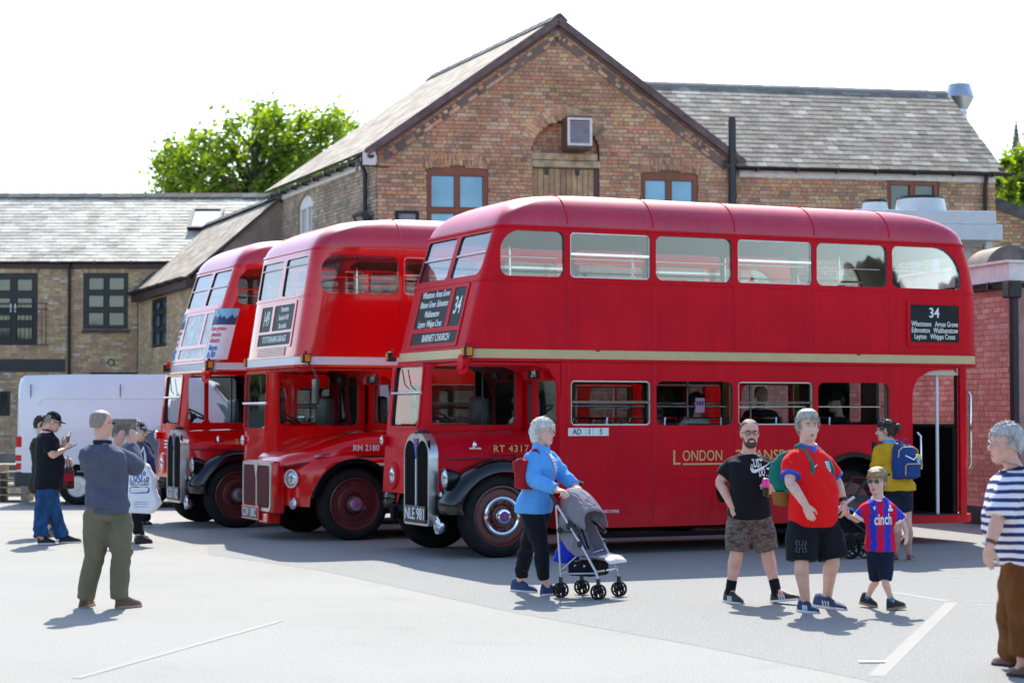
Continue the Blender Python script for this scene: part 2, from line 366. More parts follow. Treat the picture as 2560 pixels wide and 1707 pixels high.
asph = mat('rough_asphalt', (.285, .282, .265), .92, var=.24, scale=55, bump=.8, bscale=80, spec=.25)
sp = [G(520, 1385), G(800, 1425), G(1280, 1530), G(1750, 1615), G(2200, 1707), G(2600, 1800)]
sheet('asphalt_apron', [(p.x, p.y) for p in sp] + [(14, 10), (14, 45), (-7, 45)], .0015, asph)
pw, py_ = paint_mat('worn_white_paint', (.238, .238, .226)), paint_mat('worn_yellow_paint', (.238, .226, .198))
def line(a, b, w, m):
    a, b = G(*a), G(*b); d = (b - a).normalized(); n = Vector((-d.y, d.x, 0)) * w / 2
    sheet('painted_line', [a - n, b - n, b + n, a + n], .003, m)
line((1790, 1420), (2520, 1395), .07, pw); line((2050, 1450), (2520, 1438), .07, pw); line((1500, 1388), (2560, 1372), .06, pw)
line((2230, 1480), (2370, 1503), .09, pw); line((2405, 1505), (2560, 1500), .07, pw); line((2380, 1506), (2190, 1690), .11, py_); line((2430, 1510), (2560, 1524), .06, pw)
line((190, 1695), (700, 1552), .07, py_)

# ------------------------------------------------------------ building helpers
def wp(O, ang, px, py):                                   # pixel -> (x, z) on the upright plane through O along ang
    a, b = ray(px, py); c, s = math.cos(ang), math.sin(ang)
    t = (a * O[1] - O[0]) / (c - a * s); return t, HC + b * (O[1] + s * t)
def inholes(ivs, holes, z):
    out = list(ivs)
    for (x0, x1, zf) in holes:                            # zf(z) -> (x0, x1) of the hole at that height or None
        h = zf(z)
        if h is None: continue
        nx = []
        for (a, b) in out:
            if h[1] <= a or h[0] >= b: nx.append((a, b))
            else:
                if h[0] - a > .04: nx.append((a, h[0]))
                if b - h[1] > .04: nx.append((h[1], b))
        out = nx
    return out
def hole(poly):
    xs = [p[0] for p in poly]
    def zf(z):
        c = []
        for i in range(len(poly)):
            (x0, z0), (x1, z1) = poly[i], poly[(i + 1) % len(poly)]
            if (z0 - z) * (z1 - z) < 0: c.append(x0 + (x1 - x0) * (z - z0) / (z1 - z0))
        return (min(c), max(c)) if len(c) >= 2 else None
    return (min(xs), max(xs), zf)
def arch_bricks(root, c, zs, w, rise, T, m, n, ring=.24, name='voussoir'):
    """soldier bricks fanned round a segmental arch"""
    rad = (w * w + rise * rise) / (2 * rise); a0 = math.asin(min(1, w / rad)) if rise < w else math.pi / 2; zc = zs + rise - rad
    for k in range(n):
        t0 = a0 - 2 * a0 * k / n - .006; t1 = a0 - 2 * a0 * (k + 1) / n + .006; V = []
        for d in (-.016, .01):
            for (t, r) in ((t0, rad + .004), (t1, rad + .004), (t1, rad + ring), (t0, rad + ring)): V.append(T(c + r * math.sin(t), d, zc + r * math.cos(t)))
        mk(name, V, [(0, 1, 2, 3), (0, 4, 5, 1), (1, 5, 6, 2), (2, 6, 7, 3), (3, 7, 4, 0)], m, root)
def casement(root, x0, x1, z0, zs, rise, T, fm, gm_, cols, transom=(), fr=.075, name='window', dep=.10, vents=False):
    """window: frame part, its panes sub-parts; x0..x1, z0..zs springing, rise of the arched head"""
    outer = arch_poly(x0, x1, z0, zs, rise) if rise > 0 else [(x0, z0), (x1, z0), (x1, zs), (x0, zs)]
    zt = zs - (.02 if rise > 0 else 0); w = (x1 - x0 - fr * (cols + 1)) / cols; rows = [z0] + list(transom) + [zt]; hs = []
    for r in range(len(rows) - 1):
        for c in range(cols):
            a = x0 + fr + c * (w + fr); hs.append((a, a + w, rows[r] + fr * (1 if r == 0 else .6), rows[r + 1] - fr * (1 if r == len(rows) - 2 else .6)))
    f = plate(name, outer, [[(a, p), (b, p), (b, q), (a, q)] for a, b, p, q in hs], .07, lambda x, z, d: T(x, dep - .07 + d, z), fm, root)
    for a, b, p, q in hs:
        mk('pane', [T(a, dep - .02, p), T(b, dep - .02, p), T(b, dep - .02, q), T(a, dep - .02, q), T(a, dep, p), T(b, dep, p), T(b, dep, q), T(a, dep, q)], [(0, 1, 2, 3), (7, 6, 5, 4), (0, 4, 5, 1), (2, 6, 7, 3)], gm_, f)
        # opening sash moulding
        mb = MB()
        for (u0, u1, v0, v1) in ((a, b, p, p + .02), (a, b, q - .02, q), (a, a + .02, p, q), (b - .02, b, p, q)): mb.box(u0, u1, dep - .085, dep - .03, v0, v1, T)
        mb.build('sash', fm, f)
    return f

# ------------------------------------------------------------ main brick building
MO = (-2.856, 41.93); MA = math.atan(.19)
mw = lambda px, py: wp(MO, MA, px, py)
ang_d = math.atan2(.930, -.3665); dl = Vector((math.cos(ang_d - MA), math.sin(ang_d - MA)))   # the left wall's run, in the building's own axes
main = thing('brick_building', 'brown brick building with a tall gable and a slate roofed wing behind the buses', 'building', (MO[0], MO[1], 0), MA)
TF = lambda x, y, z: (x, y, z)
WG, WR = 7.82, 13.95; ZE, ZA, XA = 7.34, 10.12, 3.90; ZR = 7.2
winL = mw(1067, 423)[0], mw(1220, 428)[0], mw(1140, 425)[1], mw(1140, 415)[1]
winR = mw(1602, 437)[0], mw(1744, 437)[0], mw(1670, 437)[1], mw(1670, 427)[1]
winF = mw(2217, 447)[0], mw(2347, 452)[0], mw(2280, 449)[1], mw(2280, 440)[1]
dx0, dx1 = mw(1332, 400)[0], mw(1498, 400)[0]; dsp, dtop = mw(1415, 367)[1], mw(1415, 302)[1]
hp = [arch_poly(winL[0], winL[1], winL[2] - 2.3, winL[2], winL[3] - winL[2]), arch_poly(winR[0], winR[1], winR[2] - 2.3, winR[2], winR[3] - winR[2]),
      arch_poly(winF[0], winF[1], winF[2] - 1.1, winF[2], winF[3] - winF[2]), arch_poly(dx0, dx1, 3.4, dsp, dtop - dsp, 14)]
outer = [(0, 0), (WR, 0), (WR, ZR), (WG, ZR), (WG, 7.3), (XA, ZA), (0, ZE)]
plate('wall', outer, hp, .30, lambda x, z, d: (x, d, z), M['mortar'], main)
hz = [hole(p) for p in hp]
def iv_f(z):
    if z < ZR: b = [(0, WR)]
    elif z < ZE: b = [(0, WG)]
    else:
        k = (z - ZE) / (ZA - ZE); b = [(XA * k, WG - (WG - XA) * (z - 7.3) / (ZA - 7.3))]
    return inholes(b, hz, z)
br = courses(iv_f, 1.6, ZA - .1, ch=.0845, bl=.236, hl=.118)
mainT = lambda x, y, z: (x, y, z)
lay(main, br, mainT, M['brick'], pick=lambda q: abs((q[0] + q[1]) / 2 - 3.9) * 1.0 + abs((q[2]) - 8.6) * 1.6, nsep=190)
for (a, b, zs, zt, n) in ((*winL, 17), (*winR, 16), (*winF, 15)):
    arch_bricks(main, (a + b) / 2, zs, (b - a) / 2 + .02, zt - zs, TF, M['brick'], n, .13); arch_bricks(main, (a + b) / 2, zs + .135, (b - a) / 2 + .03, zt - zs, TF, M['brick'], n, .12)
arch_bricks(main, (dx0 + dx1) / 2, dsp, (dx1 - dx0) / 2 + .01, dtop - dsp, TF, M['brick'], 26, .14); arch_bricks(main, (dx0 + dx1) / 2, dsp, (dx1 - dx0) / 2 + .16, dtop - dsp + .15, TF, M['brick'], 30, .14)
casement(main, winL[0], winL[1], winL[2] - 2.25, winL[2], winL[3] - winL[2], TF, M['oak_frame'], M['sky_glass'], 2, [winL[2] - .86], fr=.085)
casement(main, winR[0], winR[1], winR[2] - 2.25, winR[2], winR[3] - winR[2], TF, M['oak_frame'], M['sky_glass'], 2, [winR[2] - .86], fr=.085)
casement(main, winF[0], winF[1], winF[2] - 1.05, winF[2], winF[3] - winF[2], TF, M['oak_frame'], M['dark_glass'], 2, [], fr=.085)
# loading door: brick infill, old lintel beam, plank doors
zl0, zl1 = mw(1415, 419)[1], mw(1415, 384)[1]
mk('infill', [(dx0, .14, zl1), (dx1, .14, zl1), (dx1, .14, dtop), (dx0, .14, dtop)], [(0, 1, 2, 3)], M['mortar'], main)
infl = courses(lambda z: inholes([(dx0, dx1)], [], z) if z < dsp else ([hole(hp[3])[2](z)] if hole(hp[3])[2](z) else []), zl1, dtop, ch=.0845, bl=.236, hl=.118)
V, F = box_arrays(infl, .004); meta(mk('brickwork', [(v[0], v[1] + .14, v[2]) for v in V], F, M['brick'], main), kind='stuff')
for z0, z1 in ((zl0, (zl0 + zl1) / 2 - .006), ((zl0 + zl1) / 2 + .006, zl1)): MB().rbox(dx0 - .02, dx1 + .02 - (.06 if z0 > zl0 else 0), -.02, .16, z0, z1, .012).build('lintel_beam', M['old_beam'], main)
door = MB().box(dx0, dx1 - .09, .10, .12, 3.4, zl0).build('loading_door', M['mortar_pale'], main)
npl = 11; pwid = (dx1 - .10 - dx0) / npl
for k in range(npl): MB().rbox(dx0 + k * pwid + .006, dx0 + (k + 1) * pwid - .006, .07 + .008 * (k % 3 == 1), .10, 3.4, zl0 - .03, .006, seg=1).build('plank', M['plank'], door)
MB().box(dx1 - .09, dx1, .06, .16, 3.4, zl0).build('door_post', M['brown_box'], main)
for k in (1, 5): MB().box(dx0 + .1 + k * .17, dx0 + .18 + k * .17, .045, .07, zl0 - .16, zl0 - .02).build('hinge', M['black_pipe'], door)
# raking brick course and verge boards
for sgn in (0, 1):
    p0 = Vector((0, 0, ZE)) if sgn == 0 else Vector((WG, 0, 7.3)); p1 = Vector((XA, 0, ZA)); u = (p1 - p0); Ls = u.length; u.normalize(); dn = Vector((u.z, 0, -u.x)) * (1 if sgn == 0 else -1)
    Tr = lambda x, y, z, p0=p0, u=u, dn=dn: tuple(p0 + u * x + dn * (.34 - z) + Vector((0, y - .03, 0)))
    rk = courses(lambda z: [(.0, Ls - .1)], 0, .165, ch=.0825, bl=.236, hl=.118, english=True)
    V, F = box_arrays(rk, .004); meta(mk('brickwork', [Tr(v[0], v[1], v[2]) for v in V], F, M['brick'], main), kind='stuff')
    mk('raking_band', [Tr(0, -.012, 0), Tr(Ls, -.012, 0), Tr(Ls, -.012, .17), Tr(0, -.012, .17), Tr(0, .03, 0), Tr(Ls, .03, 0), Tr(Ls, .03, .17), Tr(0, .03, .17)], [(0, 1, 2, 3), (0, 4, 5, 1), (2, 6, 7, 3)], M['mortar'], main)
    Tb = lambda x, y, z, p0=p0, u=u, dn=dn: tuple(p0 + u * x - dn * z + Vector((0, y, 0)))
    MB().box(-.25, Ls + .02, -.16, .02, -.05, .10, Tb).build('verge_board', M['verge'], main)
    MB().box(-.1, Ls + .0, -.05, .02, -.11, -.052, Tb).build('verge_mortar', M['verge'], main)
# roof of the gabled block
ph = math.atan2(ZA - ZE, XA); Ls = (XA + .3) / math.cos(ph) + .06
def TL(x, s, h):                                           # left slope: x = run along the left wall
    X = -.30 + s * math.cos(ph) - h * math.sin(ph); Z = ZE - .17 + s * math.sin(ph) + h * math.cos(ph) + .07; t = x - .14
    return (X + dl.x * t, dl.y * t, Z)
MB().box(0, 8.4, 0, Ls, -.06, 0, TL).build('roof_deck', M['roof_under'], main)
slates(main, 8.4, int(Ls / .215), .215, .30, TL, M['slate_beige'], lip=.0025, nsep=110, pick=lambda q: abs(q[0] - 2) + abs(q[2] - 2.4))
ph2 = math.atan2(ZA - 7.3, WG - XA); Ls2 = (WG + .1 - XA) / math.cos(ph2)
def TR2(x, s, h):
    X = WG + .1 - s * math.cos(ph2) + h * math.sin(ph2); Z = 7.3 - .07 + s * math.sin(ph2) + h * math.cos(ph2) + .04; t = 8.26 - x
    return (X + dl.x * t, dl.y * t, Z)
MB().box(0, 8.4, 0, Ls2, -.06, 0, TR2).build('roof_deck', M['roof_under'], main)
slates(main, 8.4, int(Ls2 / .215), .215, .30, TR2, M['slate_beige'], nsep=0)
for k in range(18):
    t = -.15 + k * .465
    V = []
    for tt in (t, t + .455):
        for (xx, zz) in ((-.19, -.13), (-.03, .03), (.03, .03), (.19, -.13)): V.append((XA + xx + dl.x * tt, dl.y * tt, ZA + .14 + zz + (.012 if tt == t else 0)))
    mk('ridge_tile', V, [(0, 1, 5, 4), (1, 2, 6, 5), (2, 3, 7, 6), (0, 3, 2, 1), (4, 5, 6, 7)], M['ridge_tile'], main)
# left wall
nin = Vector((dl.y, -dl.x))
TLW = lambda x, y, z: (dl.x * x + nin.x * y, dl.y * x + nin.y * y, z)
lw = lambda px, py: wp(MO, ang_d, px, py)
wx = [lw(747, 500)[0], lw(783, 500)[0]]; wx = (min(wx), max(wx)); wzs, wzt = lw(765, 510)[1], lw(765, 487)[1]
lhole = arch_poly(wx[0], wx[1], wzs - 1.5, wzs, wzt - wzs)
plate('wall', [(.3, 0), (12, 0), (12, 5.2), (8.25, 7.1), (.3, ZE)], [lhole], .28, lambda x, z, d: TLW(x, d + .002, z), M['mortar'], main)
lb = courses(lambda z: inholes([(0.02, min(12, 8.25 + max(0, 7.1 - z) * 1.9))], [hole(lhole)], z), 1.6, 7.25, ch=.0845, bl=.236, hl=.118, english=False)
lay(main, lb, TLW, M['brick_old'], pick=lambda q: abs(q[0] - 3.5) + abs(q[2] - 6.6) * 2, nsep=110)
mk('coping', [TLW(8.2, -.06, 7.17), TLW(12, -.06, 5.27), TLW(12, -.06, 5.15), TLW(8.2, -.06, 7.05), TLW(8.2, .3, 7.17), TLW(12, .3, 5.27), TLW(12, .3, 5.15), TLW(8.2, .3, 7.05)], [(0, 1, 2, 3), (0, 4, 5, 1), (3, 2, 6, 7)], M['mortar_pale'], main)
casement(main, wx[0], wx[1], wzs - 1.45, wzs, wzt - wzs, TLW, M['white_board'], M['pale_glass'], 2, [], fr=.06)
arch_bricks(main, sum(wx) / 2, wzs, (wx[1] - wx[0]) / 2 + .02, wzt - wzs, TLW, M['brick_old'], 13, .22)
MB().box(0, 8.3, -.05, .02, ZE - .36, ZE - .17, TLW).build('fascia', M['white_board'], main)
def gutter(root, pts, T=None, r=.075, name='gutter', brackets=8):
    mb = MB(); pts = [Vector(p) for p in pts]; d = (pts[-1] - pts[0]).normalized(); side = Vector((-d.y, d.x, 0))
    prof = [(math.cos(a) * r, math.sin(a) * r) for a in [math.pi + math.pi * k / 8 for k in range(9)]] + [(r - .012, .0), (-r + .012, 0)]
    mb.loft([[p + side * a + Vector((0, 0, b)) for a, b in prof] for p in pts])
    L = (pts[-1] - pts[0]).length
    g = mb.build(name, M['black_pipe'], root, 40)
    for k in range(brackets):
        c = pts[0] + d * L * (k + .5) / brackets; b = MB(); b.box(-.02, .02, -r * 1.12, r * 1.12, -r * 1.25, .012, lambda x, y, z: tuple(c + d * x + side * y + Vector((0, 0, z)))); b.build('bracket', M['black_pipe'], g)
    return g
def downpipe(root, pts, r=.045, name='downpipe', n=10): return MB().tube(pts, r, n).build(name, M['black_pipe'], root, 40)
gutter(main, [TLW(-.1, -.16, ZE - .19), TLW(8.45, -.16, ZE - .19)], brackets=9)
MB().box(-.30, -.04, -.10, .02, ZE - .40, ZE - .12).build('eaves_block', M['white_board'], main)
p = TLW(.55, -.09, 0); downpipe(main, [TLW(.55, -.17, ZE - .25), TLW(.55, -.15, ZE - .36), TLW(.55, -.09, ZE - .5), TLW(.55, -.09, .1)], .05)
MB().tube([(-.42, -.05, 6.93), (.25, -.05, 6.91)], .02).box(-.45, -.40, -.08, .0, 6.82, 7.02).build('iron_bracket', M['brown_box'], main)
# right wing roof, gutter, pipes
yo = -.22; DR, ZRr = 3.05, 9.38; ph3 = math.atan2(ZRr - ZR, DR); Ls3 = (DR - yo) / math.cos(ph3)
TW = lambda x, s, h: (x - .185 * max(0, s * math.cos(ph3) + yo) * 0 , yo + s * math.cos(ph3) - h * math.sin(ph3), ZR - .10 + s * math.sin(ph3) + h * math.cos(ph3))
zrow = lambda r: ZR - .1 + r * .215 * math.sin(ph3)
xst = lambda r: XA + (ZA - zrow(r)) / math.tan(ph2) - .25
MB().box(7.6, WR + .12, 0, Ls3, -.06, 0, TW).build('roof_deck', M['roof_under'], main)
mk('roof_deck', [TW(7.7, 0, -.01), TW(7.7, Ls3, -.01), TW(XA + .6, Ls3, -.01)], [(0, 1, 2)], M['roof_under'], main)
slates(main, WR + .15, int(Ls3 / .215), .215, .235, TW, M['slate'], lip=.009, nsep=110, rowx=lambda r: (max(4.5, xst(r)), WR + .15), pick=lambda q: abs(q[0] - 10.2) + abs(q[2] - 1.5) * 1.6)
mk('roof_deck', [(7.6, DR, ZRr - .02), (WR + .12, DR, ZRr - .02), (WR + .12, 2 * DR, ZR), (7.6, 2 * DR, ZR)], [(0, 1, 2, 3)], M['roof_under'], main)
MB().box(XA, WR + .1, DR - .22, DR - .05, ZRr - .24, ZRr - .02).build('ridge_flashing', M['lead'], main)
for k in range(21):
    x = WR + .15 - (k + 1) * .46; zz = ZRr + .06
    mk('ridge_tile', [(x, DR - .2, zz - .15), (x, DR, zz), (x, DR + .2, zz - .15), (x + .45, DR - .2, zz - .14), (x + .45, DR, zz + .01), (x + .45, DR + .2, zz - .14)], [(0, 1, 4, 3), (1, 2, 5, 4), (0, 2, 1), (3, 4, 5)], M['ridge_tile'], main)
MB().box(WG + .15, WR, -.03, .0, ZR - .32, ZR - .14).build('fascia', M['white_board'], main)
gutter(main, [(WG + .05, -.16, ZR - .12), (WR + .32, -.16, ZR - .12)], brackets=7)
xv = mw(1826, 400)[0]; MB().tube([(xv, -.14, .1), (xv, -.14, 8.1)], .085, 14).tube([(xv, -.14, 8.1), (xv, -.14, 8.16)], .07, 14).build('vent_pipe', M['black_pipe'], main, 40)
for z in (6.4, 7.4): MB().tube([(xv, -.14, z), (xv, -.14, z + .05)], .095, 14).build('pipe_clip', M['black_pipe'], main, 40)
downpipe(main, [(WR - .28, -.16, ZR - .2), (WR - .28, -.09, ZR - .45), (WR - .28, -.09, .1)], .05)
side = [(WR, .3, 0), (WR, 2 * DR, 0), (WR, 2 * DR, ZR), (WR, DR, ZRr - .05), (WR, .3, ZR)]
mk('wall', side, [tuple(range(5))], M['mortar'], main); MB().box(WR + .02, WR + .14, yo, 2.9, ZR - .1, ZR + .0).build('verge_board', M['brown_box'], main)
mk('wall', [TLW(12, .3, 0), (WR, 8.3, 0), (WR, 8.3, 7), TLW(12, .3, 5)], [(0, 1, 2, 3)], M['mortar'], main)
# extract duct in the arch
ax0, ax1 = mw(1400, 340)[0] + .03, mw(1464, 340)[0]; az0, az1 = mw(1430, 374)[1], mw(1430, 305)[1]
duct = thing('extract_vent', 'square metal extract vent with white louvres high in the arched doorway', 'vent', (main.matrix_basis @ Vector(((ax0 + ax1) / 2, -.35, az0))), MA)
hw = (ax1 - ax0) / 2
MB().box(-hw, hw, -.26, .33, -.06, az1 - az0 + .04).build('duct_box', M['brown_box'], duct)
plate('louvre_frame', [(-hw, 0), (hw, 0), (hw, az1 - az0), (-hw, az1 - az0)], [[(-hw + .05, .05), (hw - .05, .05), (hw - .05, az1 - az0 - .05), (-hw + .05, az1 - az0 - .05)]], .06, lambda x, z, d: (x, -.285 + d, z), M['white_board'], duct)
for k in range(13):
    z = .06 + k * (az1 - az0 - .12) / 13
    mk('louvre_blade', [(-hw + .05, -.275, z), (hw - .05, -.275, z), (hw - .05, -.235, z + .045), (-hw + .05, -.235, z + .045), (-hw + .05, -.27, z - .006), (hw - .05, -.27, z - .006)], [(0, 1, 2, 3), (0, 4, 5, 1)], M['louvre'], duct)
def floodlight(px, py, Y, rz, tilt, label, s=.42):
    c = P(px, py, Y); t = thing('floodlight', label, 'floodlight', c, rz, 'floodlights on the brick building')
    B = Matrix.Rotation(tilt, 3, 'X'); T = lambda x, y, z: tuple(B @ Vector((x, y, z)))
    plate('housing', rrect(-s * .6, s * .6, -s * .45, s * .45, .03), [], .12, lambda x, z, d: T(x, d, z), M['black_pipe'], t)
    plate('bezel', rrect(-s * .6, s * .6, -s * .45, s * .45, .03), [rrect(-s * .42, s * .42, -s * .3, s * .3, .01)], .03, lambda x, z, d: T(x, d - .032, z), M['black_pipe'], t)
    plate('lamp_glass', rrect(-s * .42, s * .42, -s * .3, s * .3, .01), [], .01, lambda x, z, d: T(x, d - .016, z), M['lamp_glass'], t)
    MB().tube([(0, .1, 0), (0, .25, -.05), (0, .5, -.05)], .025).build('bracket', M['black_pipe'], t)
M['lamp_glass'] = mat('floodlight_glass', (.34, .27, .24), .2, .3, var=.2)
floodlight(1018, 549, 41.4, MA, R(-18), 'black floodlight with a pinkish glass face on the gable wall above the middle bus')
floodlight(903, 553, 42.2, R(-60), R(30), 'dark floodlight seen from behind at the corner of the gable wall', .40)

# ------------------------------------------------------------ long slate-roofed building on the left
LO = (-17.0, 55.0); left = thing('slate_roofed_building', 'long low brick building with a sunlit slate roof and black windows', 'building', (LO[0], LO[1], 0))
lp = lambda px, py: wp(LO, 0.0, px, py); LL = 13.2; LZ = 5.86
def rect_px(x0, x1, y0, y1): a, b = lp(x0, y1), lp(x1, y0); return a[0], b[0], a[1], b[1]
dr = rect_px(-30, 95, 683, 862); wn = rect_px(208, 321, 683, 824); lw_open = rect_px(225, 352, 931, 1050); dk = rect_px(-60, 163, 899, 928)
hps = [[(r[0], r[2]), (r[1], r[2]), (r[1], r[3]), (r[0], r[3])] for r in (dr, wn, lw_open)]
low = rect_px(-8, 26, 975, 1040); hps.append([(low[0], low[2]), (low[1], low[2]), (low[1], low[3]), (low[0], low[3])])
plate('wall', [(0, 0), (LL, 0), (LL, LZ), (0, LZ)], hps, .3, lambda x, z, d: (x, d, z), M['mortar_pale'], left)
hz2 = [hole(p) for p in hps] + [(dk[0], dk[1], lambda z: (dk[0], dk[1]) if dk[2] < z < dk[3] else None)]
for r in (dr, wn): hz2.append((r[0], r[1], lambda z, r=r: (r[0] - .05, r[1] + .05) if r[3] < z < r[3] + .235 else None))
lbk = courses(lambda z: inholes([(0.0, LL - 1.0)], hz2, z), .6, LZ - .1, ch=.075, bl=.226, hl=.113, english=False)
lay(left, lbk, TF, M['brick_yellow'], pick=lambda q: abs(q[0] - 5.7) + abs(q[2] - 4.0) * 1.5, nsep=150)
for r in (dr, wn):
    n = int((r[1] - r[0] + .1) / .078)
    for k in range(n): MB().box(r[0] - .05 + k * .078 + .005, r[0] - .05 + (k + 1) * .078 - .004, -.014, .01, r[3] + .012, r[3] + .228).build('soldier_brick', M['brick_yellow'], left)
casement(left, wn[0], wn[1], wn[2], wn[3], 0, TF, M['black_frame'], M['dark_glass'], 2, [wn[2] + .55, wn[2] + 1.03], fr=.11)
MB().box(wn[0] - .03, wn[1] + .05, -.07, .05, wn[2] - .09, wn[2] - .002).build('window_sill', M['maroon_board'], left)
df = casement(left, dr[0], dr[1], dr[2], dr[3], 0, TF, M['black_frame'], M['dark_glass'], 2, [dr[2] + .58, dr[2] + .93, dr[2] + 1.4], fr=.15, name='french_door')
cx = (dr[0] + dr[1]) / 2
for s in (-1, 1): MB().box(cx + s * .06 - .02, cx + s * .06 + .02, -.01, .03, dr[2] + .9, dr[2] + 1.14).tube([(cx + s * .06, -.03, dr[2] + 1.05), (cx + s * .2, -.03, dr[2] + 1.05)], .014).build('door_handle', M['steel'], df)
bal = MB(); b0, b1, bz0, bz1 = dr[0] - .25, dr[1] + .28, dr[2], lp(0, 759)[1]
for z in (bz0, bz1 - .16, bz1): bal.tube([(b0, 0, z), (b0, -.22, z), (b1, -.22, z), (b1, 0, z)], .013, 6)
for k in range(17): x = b0 + (b1 - b0) * k / 16; bal.tube([(x, -.22, bz0), (x, -.22, bz1 - .16)], .008, 5)
bal.tube([(b1, -.22, bz0), (b1, -.22, bz1)], .013, 6).build('balcony_rail', M['black_pipe'], left)
MB().box(dk[0], dk[1], -.05, .02, dk[2], dk[3]).build('lintel_board', M['black_frame'], left)
MB().box(lw_open[0], lw_open[1], .18, .22, lw_open[2], lw_open[3]).build('dark_opening_sheet', M['black_frame'], left)  # black sheet stands in for the darkness inside the opening
casement(left, low[0], low[1], low[2], low[3], 0, TF, M['black_frame'], M['dark_glass'], 1, [], fr=.08)
vx, vz = lp(278, 906); MB().lathe((vx, .02, vz), (0, -1, 0), [(0, .10), (.06, .10), (.06, .075), (.01, .07)], 20).build('flue_hole', M['black_frame'], left)
MB().box(0, LL - .8, -.10, .0, LZ - .14, LZ + .03).build('fascia', M['maroon_board'], left)
gutter(left, [(0, -.20, LZ + .05), (LL - 1.2, -.20, LZ + .05)], brackets=12, r=.06)
xq = lp(175, 800)[0]; downpipe(left, [(xq, -.2, LZ), (xq, -.12, LZ - .2), (xq, -.08, .1)], .045)
xq = lp(349, 840)[0]; downpipe(left, [(xq, -.1, 5.05), (xq, -.1, .1)], .05)
ph4 = R(33); Ls4 = 3.95; TLR = lambda x, s, h: (x, -.24 + s * math.cos(ph4) - h * math.sin(ph4), LZ + .05 + s * math.sin(ph4) + h * math.cos(ph4))
MB().box(0, LL, 0, Ls4, -.06, 0, TLR).build('roof_deck', M['roof_under'], left)
slates(left, LL, int(Ls4 / .19), .19, .30, TLR, M['slate_bright'], lip=.009, nsep=150, pick=lambda q: abs(q[0] - 5.2) + abs(q[2] - 1.2))
yr, zr = TLR(0, Ls4, 0)[1:]
mk('roof_deck', [(0, yr, zr - .03), (LL, yr, zr - .03), (LL, yr * 2, LZ), (0, yr * 2, LZ)], [(0, 1, 2, 3)], M['roof_under'], left)
for k in range(29):
    x = k * .455; mk('ridge_tile', [(x, yr - .17, zr - .05), (x, yr, zr + .09), (x, yr + .17, zr - .05), (x + .45, yr - .17, zr - .04), (x + .45, yr, zr + .10), (x + .45, yr + .17, zr - .04)], [(0, 1, 4, 3), (1, 2, 5, 4), (0, 2, 1), (3, 4, 5)], M['ridge_tile'], left)
sx0, sx1 = lp(452, 540)[0] - .02, lp(532, 540)[0]; s0, s1 = 1.75, 2.95
sk = plate('skylight', [(sx0, s0), (sx1, s0), (sx1, s1), (sx0, s1)], [[(sx0 + .08, s0 + .1), (sx1 - .08, s0 + .1), (sx1 - .08, s1 - .08), (sx0 + .08, s1 - .08)]], .12, lambda x, s, d: TLR(x, s, .02 + d), M['black_pipe'], left)
mk('pane', [TLR(sx0 + .08, s0 + .1, .1), TLR(sx1 - .08, s0 + .1, .1), TLR(sx1 - .08, s1 - .08, .1), TLR(sx0 + .08, s1 - .08, .1)], [(0, 1, 2, 3)], M['pale_glass'], sk)

# ------------------------------------------------------------ lower wing between the two
WO = (-10.27, 55.0 - .32); wa = math.atan2(-.930, .3665); wing = thing('brick_wing', 'low buff brick wing with a slate roof joining the gabled building to the long one', 'building', (WO[0], WO[1], 0), wa)
WL, WZ = 6.9, 5.02
wnx = [wp(WO, wa, 379, 800)[0], wp(WO, wa, 417, 800)[0]]; wz0, wz1 = wp(WO, wa, 398, 870)[1], wp(WO, wa, 398, 743)[1]
TWG = lambda x, y, z: (x, y, z)                              # local y points into the wing
wh = [(wnx[0], wz0), (wnx[1], wz0), (wnx[1], wz1), (wnx[0], wz1)]
plate('wall', [(0, 0), (WL, 0), (WL, WZ), (0, WZ)], [wh], .3, lambda x, z, d: (x, d, z), M['mortar_pale'], wing)
wb = courses(lambda z: inholes([(0, WL)], [hole(wh)], z), 1.5, WZ - .02, ch=.075, bl=.226, hl=.113, english=False)
lay(wing, wb, TWG, M['brick_wing'], pick=lambda q: abs(q[0] - 2.5) + abs(q[2] - 4.2) * 1.5, nsep=120)
casement(wing, wnx[0], wnx[1], wz0, wz1, 0, TWG, M['black_frame'], M['sky_glass'], 2, [wz0 + .5, wz0 + .95], fr=.09)
ph5 = R(41); TWR = lambda x, s, h: (x, -.22 + s * math.cos(ph5) - h * math.sin(ph5), WZ - .02 + s * math.sin(ph5) + h * math.cos(ph5)); Ls5 = 3.1
MB().box(-3.6, WL + .1, 0, Ls5, -.06, 0, TWR).build('roof_deck', M['roof_under'], wing)
slates(wing, WL, int(Ls5 / .2), .2, .28, TWR, M['slate_beige'], lip=.002, nsep=120, rowx=lambda r: (-.1 - r * .24, WL + .1), pick=lambda q: abs(q[0] - 3.2) + abs(q[2] - 1.5))
yw, zw = TWR(0, Ls5, 0)[1:]
mk('gable_end', [(WL, 0, 0), (WL, 0, WZ), (WL, yw, zw - .05), (WL, 2 * yw, WZ), (WL, 2 * yw, 0)], [(0, 1, 2, 3, 4)], M['mortar_pale'], wing)
mk('roof_deck', [(-3, yw, zw - .02), (WL + .1, yw, zw - .02), (WL + .1, 2 * yw, WZ), (-3, 2 * yw, WZ)], [(0, 1, 2, 3)], M['roof_under'], wing)
for k in range(21): x = WL + .1 - (k + 1) * .455; mk('ridge_tile', [(x, yw - .17, zw - .05), (x, yw, zw + .09), (x, yw + .17, zw - .05), (x + .45, yw - .17, zw - .04), (x + .45, yw, zw + .10), (x + .45, yw + .17, zw - .04)], [(0, 1, 4, 3), (1, 2, 5, 4), (0, 2, 1), (3, 4, 5)], M['ridge_tile'], wing)
